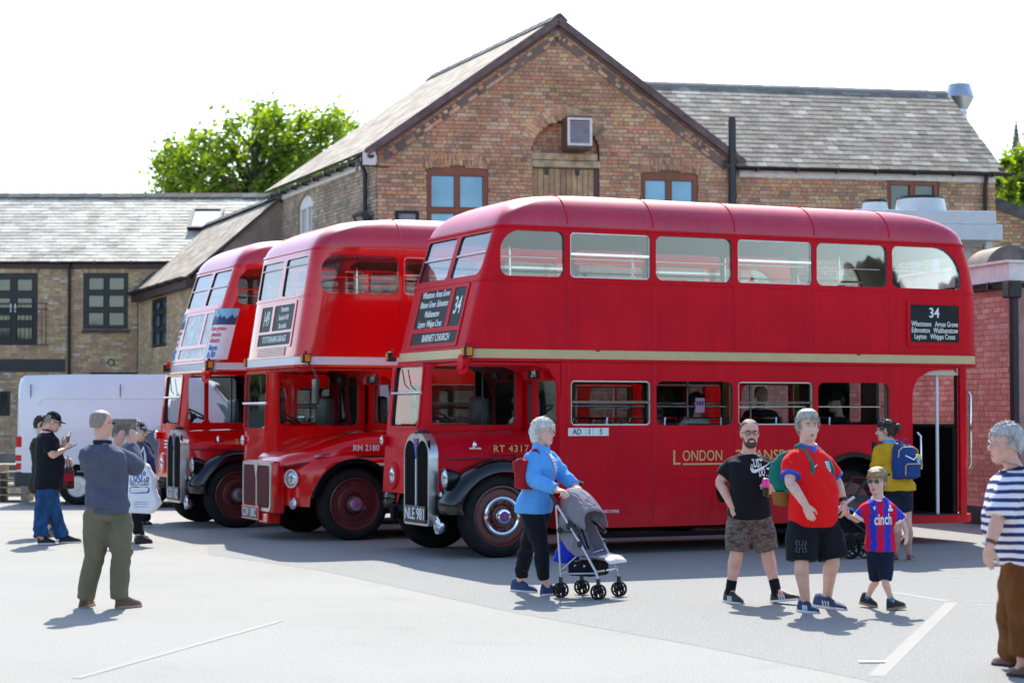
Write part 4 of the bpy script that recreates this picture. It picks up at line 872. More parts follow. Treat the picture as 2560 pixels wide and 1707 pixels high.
def bus_common(t, P_):
    """upper deck, roof, saloon, windows, seats shared by both kinds of bus"""
    w1, red = P_['w'], M[P_['paint']]
    fs = P_['front']                                       # front profile s(z) on the centre line
    S1 = P_['rear']
    lv = []
    zs = [2.31, 2.345, 2.46, 2.8, P_['waist'] - .03, P_['waist'] + .03, 3.6, 3.88, 3.915, 3.96]
    for z in zs: lv.append((z, fs(z), S1, 0, w1, P_['rf'], P_['rr'], None))
    r = .50                                               # side curve of the roof
    for k in range(1, 10):
        a = R(90 * k / 9) if k < 9 else R(90)
        z = 3.96 + (P_['top'] - 3.96) * math.sin(a); e = r * (1 - math.cos(a)); f = fs(z)
        rear = S1 - P_['rdome'] * (1 - math.cos(a)) - P_['rdome'] * .1 * math.sin(a)
        lv.append((z, f, rear, e, w1 - e, P_['rf'] + e * .9, P_['rr'] + e * .9, 1.001 if k > 2 else None))
    # rear dome starts low, as a rounding of the back
    lv2 = []
    for (z, a, b, c, d, e, f, g) in lv:
        if P_['rdome'] > .3 and z > 3.1 and z <= 3.96: b -= .20 * ((z - 3.1) / .86) ** 2
        elif P_['rdome'] > .3 and z > 3.96: b -= .20
        lv2.append((z, a, b, c, d, e, f, g))
    cut = Cut()
    for (a, b, rr, kd) in P_['up']:
        for w in (0, w1): cut.prism(rrect(a, b, P_['uz'][0], P_['uz'][1], rr, 7), lambda x, z, d, w=w: (x, w + d, z), -.1, .1)
    for (a, b) in P_['fw']:
        cut.prism(rrect(a, b, P_['fz'][0], P_['fz'][1], (.05, .05, .05, .05) if not P_.get('fr') else P_['fr'](a), 5), lambda y, z, d: (fs(z) + d, y, z), -.12, .12)
    cut.prism(rrect(.5, w1 - .5, 3.3, 3.8, .12), lambda y, z, d: (S1 - .1 + d, y, z), -.25, .3)
    up = body('upper_deck', lv2, cut, [red, M['cream_in']], t)
    up.data.materials.append(M['roof_dull'] if P_['paint'] == 'red_dull' else M['roof_gloss']); kr = len(up.data.materials) - 1
    for q in up.data.polygons:
        if q.material_index == 0 and q.center.z > 3.93: q.material_index = kr
    window_set(t, P_['up'], 0, False, *P_['uz'], 1, 'upper_glass'); window_set(t, P_['up'], w1, True, *P_['uz'], 1)
    zc = (P_['fz'][0] + P_['fz'][1]) / 2
    for (a, b) in P_['fw']:
        g = plate('front_window', rrect(a, b, P_['fz'][0], P_['fz'][1], (.05,) * 4 if not P_.get('fr') else P_['fr'](a)), [], .006, lambda y, z, d: (fs(z) + .02 + d, y, z), M['front_glass'], t)
        zb = P_['fz'][0] + (P_['fz'][1] - P_['fz'][0]) * P_['fbar']
        MB().tube([(fs(zb) + .012, a + .01, zb), (fs(zb) + .012, b - .01, zb)], .013, 6).build('window_bar', M['alu'], g)
    # band, rails and panel seams
    rear = lambda z: S1 - (.20 * min(1, max(0, (z - 3.1) / .86)) ** 2 if P_['rdome'] > .3 else 0)
    wrap = lambda z, off: [(p[0], p[1], z) for p in outline(fs(z) - off, rear(z) + off, -off, w1 + off, P_['rf'], P_['rr'])]
    def belt(name, za, zb, off, m, front=None):
        mb = MB(); mb.loft([wrap(za, -.01), wrap(za, off), wrap(zb, off), wrap(zb, -.01)], cap=False); mb.mi = []
        o = mk(name, mb.V, mb.F, m if front is None else [m, front], t, 30)
        if front is not None:
            o.data.polygons.foreach_set('material_index', [1 if p.center.x < fs(2.4) + .06 else 0 for p in o.data.polygons])
        return o
    belt('waist_band', 2.349, 2.456, .006, M[P_['band']], M[P_['band_front']]); belt('beading', 2.318, 2.347, .016, red); belt('beading', 2.458, 2.480, .014, red)
    belt('beading', P_['waist'] - .012, P_['waist'] + .012, .010, red); belt('gutter_rail', 3.905, 3.93, .016, red)
    sm = MB(); b0_ = P_['bulk']
    for s in P_['seams']: sm.box(s - .006, s + .006, -.004, .002, 2.49, 3.27); sm.box(s - .016, s + .016, -.003, .001, 1.2, 2.31) if s > 1.55 else None
    sm.box(b0_ + .1, P_['raxle'] - .7, -.0045, .002, .895, .903)
    meta(sm.build('panel_seams', red, t), kind='stuff')
    dk = MB()
    for s in P_['seams']: dk.box(s + .0065, s + .0105, -.002, .002, 2.49, 3.27); dk.box(s + .0165, s + .0205, -.0015, .002, 1.2, 2.31) if s > 1.55 else None; dk.box(s - .002, s + .002, .0, .004, .35, 1.2) if s > 1.55 else None
    meta(dk.build('panel_joints', M['maroon_wheel'], t), kind='stuff')
    for s in P_['seams']:
        pr = [(s, e, z) for (z, a, b, e, d, f, g, h) in lv2 if z >= 3.93]; MB().tube([(q[0], q[1] - .001, q[2]) for q in pr], .009, 5).build('roof_strap', red, t, 40)
    # saloon
    b0, S2 = P_['bulk'], P_['srear']
    lvl = [(P_['skirt'], b0, S2, .015, w1 - .015, .04, .28, None), (.6, b0, S2, .005, w1 - .005, .04, .28, None), (1.2, b0, S2, 0, w1, .04, .28, None), (2.307, b0, S2, 0, w1, .04, .28, None)]
    c2 = Cut()
    for (a, b, rr, kd) in P_['low']:
        for w in (0, w1): c2.prism(rrect(a, b, P_['lz'][0], P_['lz'][1], rr, 5), lambda x, z, d, w=w: (x, w + d, z), -.1, .1)
    pa_, pb_ = P_['plat']
    c2.prism([(pa_, .36), (pb_, .36), (pb_, 2.2), (pb_ - .06, 2.272), (pb_ - .3, 2.27), (pb_ - .48, 2.25), (pa_ + .2, 2.21), (pa_ + .1, 2.16), (pa_ + .035, 2.07), (pa_ + .006, 1.98), (pa_, 1.88)], lambda x, z, d: (x, d, z), -.1, .1)
    c2.prism(rrect(pa_ + .0, pb_ - .02, 1.56, 2.24, .08), lambda x, z, d: (x, w1 + d, z), -.1, .1)
    c2.prism(rrect(.12, .90, 1.56, 2.09, .05), lambda y, z, d: (b0 + d, y, z), -.1, .1)
    c2.prism(rrect(1.12, w1 - .15, 1.56, 2.09, .05), lambda y, z, d: (b0 + d, y, z), -.1, .1)
    c2.prism(rrect(.14, 1.98, 1.56, 2.24, .1), lambda y, z, d: (S2 + d, y, z), -.1, .1)
    ar = .60; ac = P_['raxle']; arch = [(ac + ar * math.cos(R(180 - 180 * k / 16)), .5 + (ar + .05) * math.sin(R(180 * k / 16))) for k in range(17)] + [(ac + ar, .2), (ac - ar, .2)]
    for w in (0, w1): c2.prism(arch, lambda x, z, d, w=w: (x, w + d, z), -.1, .1)
    lo = body('lower_deck', lvl, c2, [red, M['green_in']], t, top=False)
    window_set(t, P_['low'], 0, False, *P_['lz'], 1); window_set(t, P_['low'], w1, True, *P_['lz'], 1)
    plate('platform_window', rrect(pa_, pb_ - .02, 1.56, 2.24, .08), [], .006, SIDE(w1 - .03), M['bus_glass'], t)
    for (a, b) in ((.12, .90), (1.12, w1 - .15)):
        g = plate('bulkhead_window', rrect(a, b, 1.56, 2.09, .05), [], .006, lambda y, z, d: (b0 + .02 + d, y, z), M['bus_glass'], t)
        for z in (1.82, 1.90): MB().tube([(b0 + .05, a, z), (b0 + .05, b, z)], .011, 6).build('grab_rail', M['chrome'], g)
    # mudguard arch at the rear wheels, floors, linings
    ag = MB(); ag.loft([[(ac + rr_ * math.cos(R(a)), w, .5 + (rr_ + .05) * math.sin(R(a))) for (rr_, w) in ((.60, -.025), (.66, -.025), (.66, .02), (.60, .30))] for a in range(0, 181, 9)]); ag.build('rear_wheel_arch', M['black_gloss'], t, 40)
    MB().box(ac - .64, ac + .64, .30, .34, .3, 1.15).build('wheel_box', M['black_matt'], t)
    MB().box(b0 + .05, S2 - .05, .05, w1 - .05, 2.20, 2.30).build('upper_floor', M['cream_in'], t); MB().box(fs(2.4) + .1, S1 - .1, .05, w1 - .05, 2.312, 2.34).build('upper_floor', M['floor_in'], t)
    MB().box(b0 + .05, pa_ - .03, .05, w1 - .05, .58, .64).build('lower_floor', M['floor_in'], t)
    pl = MB().loft([[(x, y, z) for x, y in [(pa_ - .02, .03), (S1 - .45, .012), (S1 - .25, .06), (S1 - .08, .2), (S1 - .02, .45), (S1 - .02, w1 - .3), (S1 - .3, w1 - .03), (pa_ - .02, w1 - .03)]] for z in (.27, .375)]).build('platform', red, t)
    MB().loft([[(x, y, z) for x, y in [(pa_, .05), (S1 - .45, .05), (S1 - .27, .09), (S1 - .12, .22), (S1 - .07, .45), (S1 - .07, w1 - .3), (S1 - .3, w1 - .08), (pa_, w1 - .08)]] for z in (.377, .385)]).build('platform_mat', M['tread'], pl)
    MB().box(pa_ - .04, pa_ + .0, .06, .12, .385, 2.2).build('door_pillar', red, t)
    MB().box(pa_ - .03, pa_ - .005, w1 * .62, w1 - .05, .385, 2.2).build('stair_panel', M['black_matt'], t)
    MB().box(pa_ + .02, S2 - .06, w1 - .10, w1 - .05, .385, 1.52).build('stair_panel', M['black_matt'], t)
    MB().box(S2 - .10, S2 - .05, .25, w1 - .05, .385, 1.52).build('stair_panel', M['black_matt'], t)
    MB().box(pb_ + .01, pb_ + .105, .01, .06, .377, 2.30).build('corner_pillar', red, t)
    MB().tube([(pa_ + .49, .14, .385), (pa_ + .49, .14, 2.28)], .022, 10).build('platform_pole', M['white_trim'], t, 40)
    MB().tube([(pb_ + .12, -.02, 1.98), (pb_ + .12, -.06, 1.93), (pb_ + .12, -.06, 1.04), (pb_ + .12, -.02, .99)], .016, 8).build('grab_handle', M['chrome'], t, 40)
    MB().tube([(pa_ + .06, -.01, 1.45), (pa_ + .09, -.05, 1.40), (pa_ + .09, -.05, .98)], .016, 8).build('grab_handle', M['chrome'], t, 40)
    MB().tube([(pa_ + .02, w1 - .12, 2.05), (pa_ + .3, w1 - .12, 1.62), (pa_ + .45, w1 - .12, 1.57)], .018, 6).tube([(pa_, w1 - .12, 1.56), (pb_, w1 - .12, 1.56)], .02, 6).build('stair_rail', M['black_pipe'], t, 40)
    # linings: pillars between the windows, seats
    xs = [P_['up'][i][1] + .04 for i in range(len(P_['up']) - 1)]
    for x in xs:
        for w in (.052, w1 - .075): MB().box(x - .045, x + .045, w, w + .022, 1.3, 2.2).build('pillar_lining', M['tan_in'], t) if x > b0 else None
    for w in (.052, w1 - .066): [MB().box(u0, u1, w, w + .014, .64, 1.50).build('side_lining', M['green_in'], t) for u0, u1 in ((b0 + .1, ac - .66), (ac + .66, pa_ - .06))]; MB().box(1.2, S1 - .5, w, w + .014, 2.5, 3.27).build('side_lining', M['moquette'], t)
    seats(t, [1.3 + .78 * k for k in range(7)], 2.34, .05, w1 - .05, M['moquette']); seats(t, [1.75 + .80 * k for k in range(5)], .64, .05, w1 - .05, M['moquette'])
    poles(t, [(1.45 + 1.56 * k, .99 if k % 2 else 1.33) for k in range(4)], 2.34, 4.28); poles(t, [(2.2 + 1.6 * k, .99) for k in range(3)] + [(4.35, .35)], .64, 2.2)
    # wheels and chassis
    for w, o in ((.035, -1), (w1 - .035, 1)):
        make_wheel(t, P_['faxle'], w, P_['tyre'], .27, o, P_['hub']); make_wheel(t, ac, w + .04 * -o, P_['tyre'], .50, o, 'plain', False)
    ch = MB()
    for w in (.62, w1 - .72): ch.box(.12, S1 - .8, w, w + .10, .42, .64)
    ch.tube([(P_['faxle'], .3, .45), (P_['faxle'], w1 - .3, .45)], .06, 8).tube([(ac, .3, .48), (ac, w1 - .3, .48)], .09, 8).ell((ac, w1 / 2, .48), (.26, .3, .26))
    for w in (.62, w1 - .72):
        for dz in range(3): ch.box(P_['faxle'] - .6, P_['faxle'] + .6, w - .02, w + .08, .36 + dz * .03, .385 + dz * .03)
    ch.box(2.1, 4.4, .35, .62, .28, .52).box(1.6, 2.6, 1.0, 1.6, .3, .6).build('chassis', M['black_matt'], t)
    MB().box(b0 + .25, P_['raxle'] - .75, .02, .05, .20, .26).build('lifeguard_rail', M['black_matt'], t)
    return up, lo
def seg_front(pts):
    def f(z):
        if z <= pts[0][0]: return pts[0][1]
        for (a, p), (b, q) in zip(pts, pts[1:]):
            if z <= b: return p + (q - p) * (z - a) / (b - a)
        return pts[-1][1]
    return f
# ---- half-cab with exposed radiator (two of them)
def regent(name, label, group, px, Y, paintn, band, band_front, hub, number, plate_no, dest, cab_split=False):
    O = bus_origin(px, Y, .76 if dest != '34' else 1.587); t = thing(name, label, 'bus', (O[0], O[1], 0), BA, group); CUR['p'] = paintn; red = M[paintn]
    b = .085; R6 = .055
    up = [(.72, 1.555, (.10, .09, .09, .26), 0), (1.636, 2.725, R6, 1), (2.802, 3.88, .09, 0), (3.965, 5.057, R6, 1), (5.127, 6.20, .09, 0), (6.281, 7.37, (.09, .09, .42, .09), 0)]
    low = [(1.643, 2.728, R6, 1), (2.805, 3.885, .09, 0), (3.965, 5.061, R6, 1), (5.138, 6.216, .09, 0)]
    fs = seg_front([(2.3, .285), (2.45, .30), (3.28, .505), (3.30, .51), (3.95, .715), (4.05, .765), (4.15, .86), (4.22, .97), (4.29, 1.13), (4.33, 1.30), (4.36, 1.55)])
    P_ = dict(w=2.29, paint=paintn, band=band, band_front=band_front, front=fs, rear=7.74, waist=3.28, rf=.16, rr=.30, top=4.36, rdome=.70, up=up, uz=(3.325, 3.868), fw=[(.17, 1.085), (1.205, 2.12)], fz=(3.345, 3.86), fbar=.52,
              fr=lambda a: (.05, .05, .05, .05) if a > .6 else (.14, .05, .05, .05), seams=[1.595, 2.762, 3.922, 5.092, 6.24], bulk=1.50, srear=7.45, skirt=.325, low=low, lz=(1.555, 2.093), plat=(6.586, 7.343), raxle=5.68, faxle=.76, tyre=.49, hub=hub)
    bus_common(t, P_)
    # cab
    cf = seg_front([(.75, .06), (.93, .065), (1.56, .117), (2.30, .19)])
    lv = [(z, cf(z), 1.498, .98, 2.25, .13, .06, None) for z in (.72, .8, 1.2, 1.53, 1.6, 2.0, 2.30)]
    c = Cut(); c.prism(rrect(1.10, 2.00, 1.545, 2.275, .06), lambda y, z, d: (cf(z) + d, y, z), -.1, .12)
    sp_ = [(.25, 1.36)] if not cab_split else [(.25, .50), (.56, 1.36)]
    for (a, q) in sp_:
        for w in (.98, 2.25): c.prism(rrect(a, q, 1.557, 2.27, .07), lambda x, z, d, w=w: (x, w + d, z), -.1, .1)
    cab = body('cab', lv, c, [red, M['black_matt']], t, top=True)
    ws = plate('windscreen', rrect(1.10, 2.00, 1.545, 2.275, .06), [], .006, lambda y, z, d: (cf(z) + .02 + d, y, z), M['bus_glass'], t)
    MB().tube([(cf(1.95) - .01, 1.06, 1.95), (cf(1.95) - .01, 2.04, 1.95)], .017, 8).build('windscreen_bar', M['alu'], ws)
    MB().tube([(cf(2.25) - .02, 1.75, 2.25), (cf(2.05) - .02, 1.6, 2.05), (cf(1.98) - .02, 1.45, 2.0)], .008, 5).build('wiper', M['black_pipe'], ws)
    plate('windscreen_frame', rrect(1.06, 2.04, 1.51, 2.31, .09), [rrect(1.095, 2.005, 1.54, 2.28, .065)], .02, lambda y, z, d: (cf(z) - .012 + d, y, z), red, ws)
    for (a, q) in sp_:
        for w in (1.005, 2.22): plate('cab_window', rrect(a, q, 1.557, 2.27, .07), [], .006, SIDE(w), M['bus_glass'], t)
    MB().box(.92, .94, 1.0, 1.012, 1.56, 2.27).build('cab_window_bar', M['rubber'], t)
    steering(t, .52, 1.62, 1.70); MB().rbox(1.12, 1.26, 1.42, 1.92, 1.25, 1.92, .05).rbox(.8, 1.2, 1.42, 1.92, 1.1, 1.25, .04).build('driver_seat', M['leather'], t, 40)
    MB().box(.16, 1.45, 1.03, 2.2, 1.0, 1.05).box(.14, .3, 1.05, 2.2, 1.05, 1.45).build('dashboard', M['black_matt'], t)
    for z in (1.70, 1.86): MB().cyl((1.44, 1.15, z), (0, -1, 0), .05, .02, 14).build('dial', M['lens'], t)
    # bonnet
    rg = []
    for s, dz, wn in ((.10, -.05, .39), (.35, -.03, .36), (.9, -.01, .335), (1.497, 0, .33)):
        rg.append([(s, .975, .62), (s, .975, 1.49 + dz * .6), (s, .85, 1.485 + dz * .6), (s, .68, 1.468 + dz * .7), (s, .54, 1.43 + dz * .8), (s, wn + .10, 1.365 + dz), (s, wn + .04, 1.30 + dz), (s, wn + .005, 1.22 + dz), (s, wn, 1.175), (s, wn, .62)])
    bo = MB().loft(rg).build('bonnet', red, t, 40)
    MB().box(.10, 1.49, .322, .34, 1.160, 1.172).build('bonnet_seam', M['rubber'], bo)
    for s in (.52, 1.42):
        MB().box(s - .075, s + .075, .285, .315, 1.275, 1.295).lathe((s, .30, 1.28), (0, 0, 1), [(0, .02), (.04, .03), (.07, .022), (.09, .005)], 10).build('bonnet_catch', M['chrome'], bo)
    if dest == '34':
        plate('number_panel', rrect(.70, 1.30, 1.205, 1.345, .068, 6), [rrect(.71, 1.29, 1.215, 1.335, .058, 6)], .02, lambda x, z, d: (x, .305 + d, z), red, bo)
    text('fleet_number', number, .125 if dest == '34' else .13, lambda x, y, z: (1.0 + x, .318 - z, 1.275 + y * .92), M['gold'], bo, .006, .95, sp=1.15)
    MB().tube([(1.06, .30, 1.2), (1.06, .28, 1.10)], .012, 5).build('side_catch', M['black_pipe'], bo)
    # radiator
    rs = lambda x, z, d: (-.025 + d, x, z)
    ro = rrect(.41, 1.20, .37, 1.46, (.05, .05, .30, .30), 9)
    # grille halves under a heart-shaped top
    def half(x0, x1): return rrect(x0, x1, .44 if number != 'RT2233' else .44, 1.375, (.02, .02, .17, .17), 7)
    rad = plate('radiator_shell', ro, [half(.435, .785), half(.825, 1.175)], .125, rs, M['alu'] if hub == 'chrome' else M['alu'], t, 40)
    MB().box(.0, .006, .43, 1.17, .42, 1.38).build('grille', M['grille'], rad)
    for x0 in (.437, .83):
        gb = MB()
        for k in range(16): x = x0 + .0215 * k + .01; gb.box(-.012, -.002, x - .004, x + .004, .45, 1.36)
        meta(gb.build('grille_bars', M['grille'], rad), kind='stuff')
    MB().lathe((.05, .805, 1.455), (0, 0, 1), [(0, .09), (.02, .09), (.03, .06), (.05, .06)], 20).build('filler_cap', M['black_pipe'], rad, 40)
    mk('radiator_badge', [(-.034, .73, 1.40), (-.034, .88, 1.40), (-.034, .83, 1.25), (-.034, .805, 1.15), (-.034, .78, 1.25), (-.02, .73, 1.40), (-.02, .88, 1.40), (-.02, .805, 1.15)], [(4, 3, 2, 1, 0), (0, 1, 6, 5), (3, 4, 7)], M['badge_blue'], rad)
    MB().box(-.038, -.034, .755, .855, 1.335, 1.36).build('badge_bar', M['badge_red'], rad)
    MB().box(-.034, -.026, .797, .813, .44, 1.16).build('radiator_strip', M['white_trim'] if hub == 'chrome' else M['alu'], rad)
    npx = .805
    MB().rbox(-.045, -.03, .47, 1.14, .40, .60, .01, seg=2).build('number_plate', M['plate_black'], rad)
    text('registration', plate_no, .195, lambda x, y, z: (-.047 - z, npx - x, .50 + y), M['plate_silver'], rad, .014, fit=.60)
    # wings
    for (wa_, wb, o) in ((.005, .36, -1), (1.95, 2.285, 1)):
        rings = []
        for k in range(25):
            a = R(176 - 154 * k / 24); rr_ = .655 - (.05 if k == 0 else .015 if k == 1 else 0); cx_, cz_ = .78, .475
            fb = .06 * max(0, 1 - k / 9); sec = [(wa_ - .01, rr_ - .115 + fb * .3), (wa_ - .005, rr_ - .04), (wa_ + .035, rr_ + .012 + fb * .5), (wa_ + .13, rr_ + .035 + fb), (wb - .06, rr_ + .03 + fb), (wb, rr_ - .01), (wb - .02, rr_ - .03), (wa_ + .15, rr_ + .012), (wa_ + .02, rr_ - .03)]
            if o > 0: sec = [(wa_ + wb - q, r_) for q, r_ in reversed(sec)]
            rings.append([(cx_ + r_ * math.cos(a) * 1.03, q, cz_ + r_ * math.sin(a)) for q, r_ in sec])
        MB().loft(rings).build('front_wing', M['black_gloss'], t, 45)
    lamp(t, (.10, .20, .935), (-1, 0, 0), .125, 'headlamp', M['black_gloss'], .20); lamp(t, (.055, 1.78, .925), (-1, 0, 0), .125, 'headlamp', M['black_gloss'], .04)
    MB().lathe((.067, 1.78, .925), (1, 0, 0), [(-.03, .15), (.0, .175), (.06, .18)], 24).build('lamp_pod', red, t, 40)
    lamp(t, (.02, .22, .385), (-1, 0, 0), .10, 'fog_lamp', M['chrome'], .10); lamp(t, (.04, 2.10, 1.36), (-1, 0, 0), .075, 'side_lamp', red, .10)
    lamp(t, (.10, .30, .74), (-1, 0, 0), .055, 'horn', M['black_matt'], .10)
    sl = MB()
    for k in range(3): sl.box(.075, .10, 1.45, 1.75, 1.17 + k * .05, 1.19 + k * .05)
    sl.mi = sl.mi; meta(sl.build('cab_vents', red if hub == 'chrome' else M['white_trim'], t), kind='stuff')
    jn = MB().box(-.01, .35, .50, .58, .40, .56).box(-.01, .35, 1.60, 1.70, .40, .56).box(.05, .2, .3, 1.9, .5, .58).ell((.3, .5, .62), (.14, .12, .12)).box(.06, .3, .25, .42, .52, .72).build('dumb_irons', M['black_matt'], t)
    # canopy, number box, indicators, red disc
    mk('canopy', [(.30, .02, 2.30), (1.50, .02, 2.30), (1.50, .98, 2.30), (.30, .98, 2.30), (.30, .02, 2.27), (1.20, .02, 2.27), (1.50, .02, 2.16), (.30, .98, 2.27), (1.2, .98, 2.27), (1.5, .98, 2.16)], [(0, 4, 5, 6, 1), (3, 2, 9, 8, 7), (4, 7, 8, 5), (5, 8, 9, 6), (0, 3, 7, 4)], red, t)
    mk('bulkhead_quarter', [(1.50, .0, 2.30), (1.22, .0, 2.30), (1.36, .0, 2.22), (1.45, .0, 2.08), (1.50, .0, 1.9), (1.50, .045, 2.30), (1.22, .045, 2.30), (1.36, .045, 2.22), (1.45, .045, 2.08), (1.50, .045, 1.9)], [(0, 1, 2, 3, 4), (9, 8, 7, 6, 5), (1, 6, 7, 2), (2, 7, 8, 3), (3, 8, 9, 4), (0, 5, 6, 1)], red, t)
    nb = MB().rbox(1.36, 1.49, .22, .78, 2.11, 2.265, .02).build('number_box', red, t)
    plate('number_blind', rrect(.28, .60, 2.115, 2.255, .03), [], .01, lambda y, z, d: (1.352 + d, y, z), M['blind'], nb)
    if dest == '34': text('number_blind_figures', '34', .15, lambda x, y, z: (1.35 - z, .44 - x, 2.185 + y), M['blind_white'], nb, .012, .85)
    indicator(t, .24, -.06, 2.42, -1); indicator(t, .24, 2.40, 2.42, 1)
    dsc = MB().lathe((.24, .02, 2.235), (-1, -.5, 0), [(0, .085), (.012, .085), (.014, .02), (.02, .02)], 26).tube([(.26, .02, 2.32), (.26, .02, 2.24)], .012, 6).build('stop_disc', M['badge_red'] if hub != 'chrome' else red, t, 40)
    MB().lathe((.2, .02, 2.30), (1, 0, 0), [(0, .0), (.01, .09), (.06, .10), (.15, .02)], 16).build('canopy_nose', red, t, 40)
    # blinds in the front
    fp = lambda off: (lambda y, z, d: (fs(z) + off + d, y, z))
    plate('destination_frame', rrect(.37, 1.96, 2.50, 3.262, .03), [rrect(.42, .775, 2.745, 3.215, .015), rrect(.875, 1.86, 2.745, 3.215, .015), rrect(.42, 1.86, 2.545, 2.69, .015)], .02, fp(-.015), red, t)
    bm_ = M['blind'] if dest == '34' else M['pale_blind']
    for (nm, a, q, z0, z1) in (('number_blind', .40, .79, 2.73, 3.23), ('route_blind', .86, 1.88, 2.73, 3.23), ('destination_blind', .40, 1.88, 2.53, 2.70)):
        bl = plate(nm, [(a, z0), (q, z0), (q, z1), (a, z1)], [], .004, fp(-.006), bm_, t)
        ft = lambda cy, cz: (lambda x, y, z: (fs(cz + y) - .008 - z, cy - x, cz + y))
        if dest == '34':
            if nm == 'number_blind': text('blind_lettering', '34', .30, ft(.60, 2.99), M['blind_white'], bl, .008, .72)
            elif nm == 'route_blind':
                for i, ln in enumerate(('Whetstone  Arnos Grove', 'Palmers Green  Edmonton', 'Walthamstow', 'Leyton  Whipps Cross')): text('blind_lettering', ln, .118, ft(1.37, 3.165 - i * .122), M['blind_white'], bl, .004, .70)
            else: text('blind_lettering', 'BARNET CHURCH', .125, ft(1.08, 2.617), M['blind_white'], bl, .008, .85)
    return t, fs, P_
rt, rfs, RP = regent('double_decker_bus', 'dull crimson double decker with cream band and route 34 blinds, nearest and fully seen', 'vintage double decker buses', 1417, 23.78, 'red_dull', 'cream_band', 'cream_band', 'chrome', 'RT 4317', 'NLE 981', '34')
# lettering and side details of the nearest bus
red = M['red_dull']
LT = lambda c, b: (lambda x, y, z: (c + x, -.003 - z, b + y))
text('lettering', 'ONDON', .185, LT(3.445, 1.175), M['gold'], rt, .004, fit=.56); text('lettering', 'RANSPOR', .185, LT(4.50, 1.175), M['gold'], rt, .004, fit=.80)
text('lettering', 'L', .255, LT(3.085, 1.15), M['gold'], rt, .003, fit=.10); text('lettering', 'T', .255, LT(3.99, 1.15), M['gold'], rt, .003, fit=.14); text('lettering', 'T', .255, LT(5.02, 1.15), M['gold'], rt, .003, fit=.14)
MB().box(3.17, 4.92, -.008, .0, 1.068, 1.088).build('gold_line', M['gold'], rt)
for (x0, x1, s) in ((1.60, 1.83, 'AD'), (1.835, 1.925, '1'), (1.93, 2.14, '5')):
    pl_ = plate('running_plate', [(x0, 1.43), (x1, 1.43), (x1, 1.525), (x0, 1.525)], [], .008, SIDE(-.015), M['white_trim'], rt); text('running_letter', s, .10, lambda x, y, z, c=(x0 + x1) / 2: (c + x, -.017 - z, 1.477 + y), M['maroon_wheel'], pl_, .006, .85)
text('lettering', 'EXECUTIVE', .05, lambda x, y, z: (2.16 + x, -.003 - z, .52 + y), M['white_trim'], rt, .01)
sb = plate('side_blind', rrect(6.56, 7.32, 2.63, 3.11, .03), [], .008, SIDE(-.010), M['blind'], rt)
plate('blind_surround', rrect(6.50, 7.38, 2.57, 3.17, .02), [rrect(6.555, 7.325, 2.625, 3.115, .03)], .012, SIDE(-.014), red, sb)
text('blind_lettering', '34', .18, lambda x, y, z: (6.93 + x, -.012 - z, 3.005 + y), M['blind_white'], sb, .012, .95)
for i, ln in enumerate(('Whetstone   Arnos Grove', 'Edmonton   Walthamstow', 'Leyton   Whipps Cross')): text('blind_lettering', ln, .098, lambda x, y, z, i=i: (6.94 + x, -.012 - z, 2.862 - i * .082 + y), M['blind_white'], sb, .006, .70)
fl = MB().lathe((3.73, -.004, .74), (0, 1, 0), [(0, .14), (.006, .13), (.06, .12), (.06, 0)], 24).build('fuel_filler', M['black_matt'], rt, 40); fl.scale = (.62, 1, 1); fl.location = (3.73 * .38, 0, 0)
MB().ell((3.73, .02, .73), (.035, .02, .05), 10, 6).build('filler_cap', M['chrome'], rt)
for s in (2.0, 5.75): MB().box(s - .025, s + .025, -.012, .0, 2.442, 2.456).build('band_vent', M['rubber'], rt)
for (x, w, z, sx, sz) in ((3.45, .06, 1.80, .13, .18), (4.62, 2.2, 1.70, .12, .26), (4.05, 2.2, 1.70, .09, .26)):
    p_ = MB().box(x - sx / 2, x + sx / 2, w, w + .004, z - sz / 2, z + sz / 2).build('poster', M['paper_pink'], rt)
    for k in range(3): MB().box(x - sx * .38 + k * sx * .28, x - sx * .38 + k * sx * .28 + sx * .2, w - .003, w - .001, z + .0, z + .05).build('poster_picture', M['navy_print'], p_)
text('poster_lettering', 'No\nEntry', .05, lambda x, y, z: (4.62 + x, 2.197 - z, 1.64 + y), M['red_print'], rt)
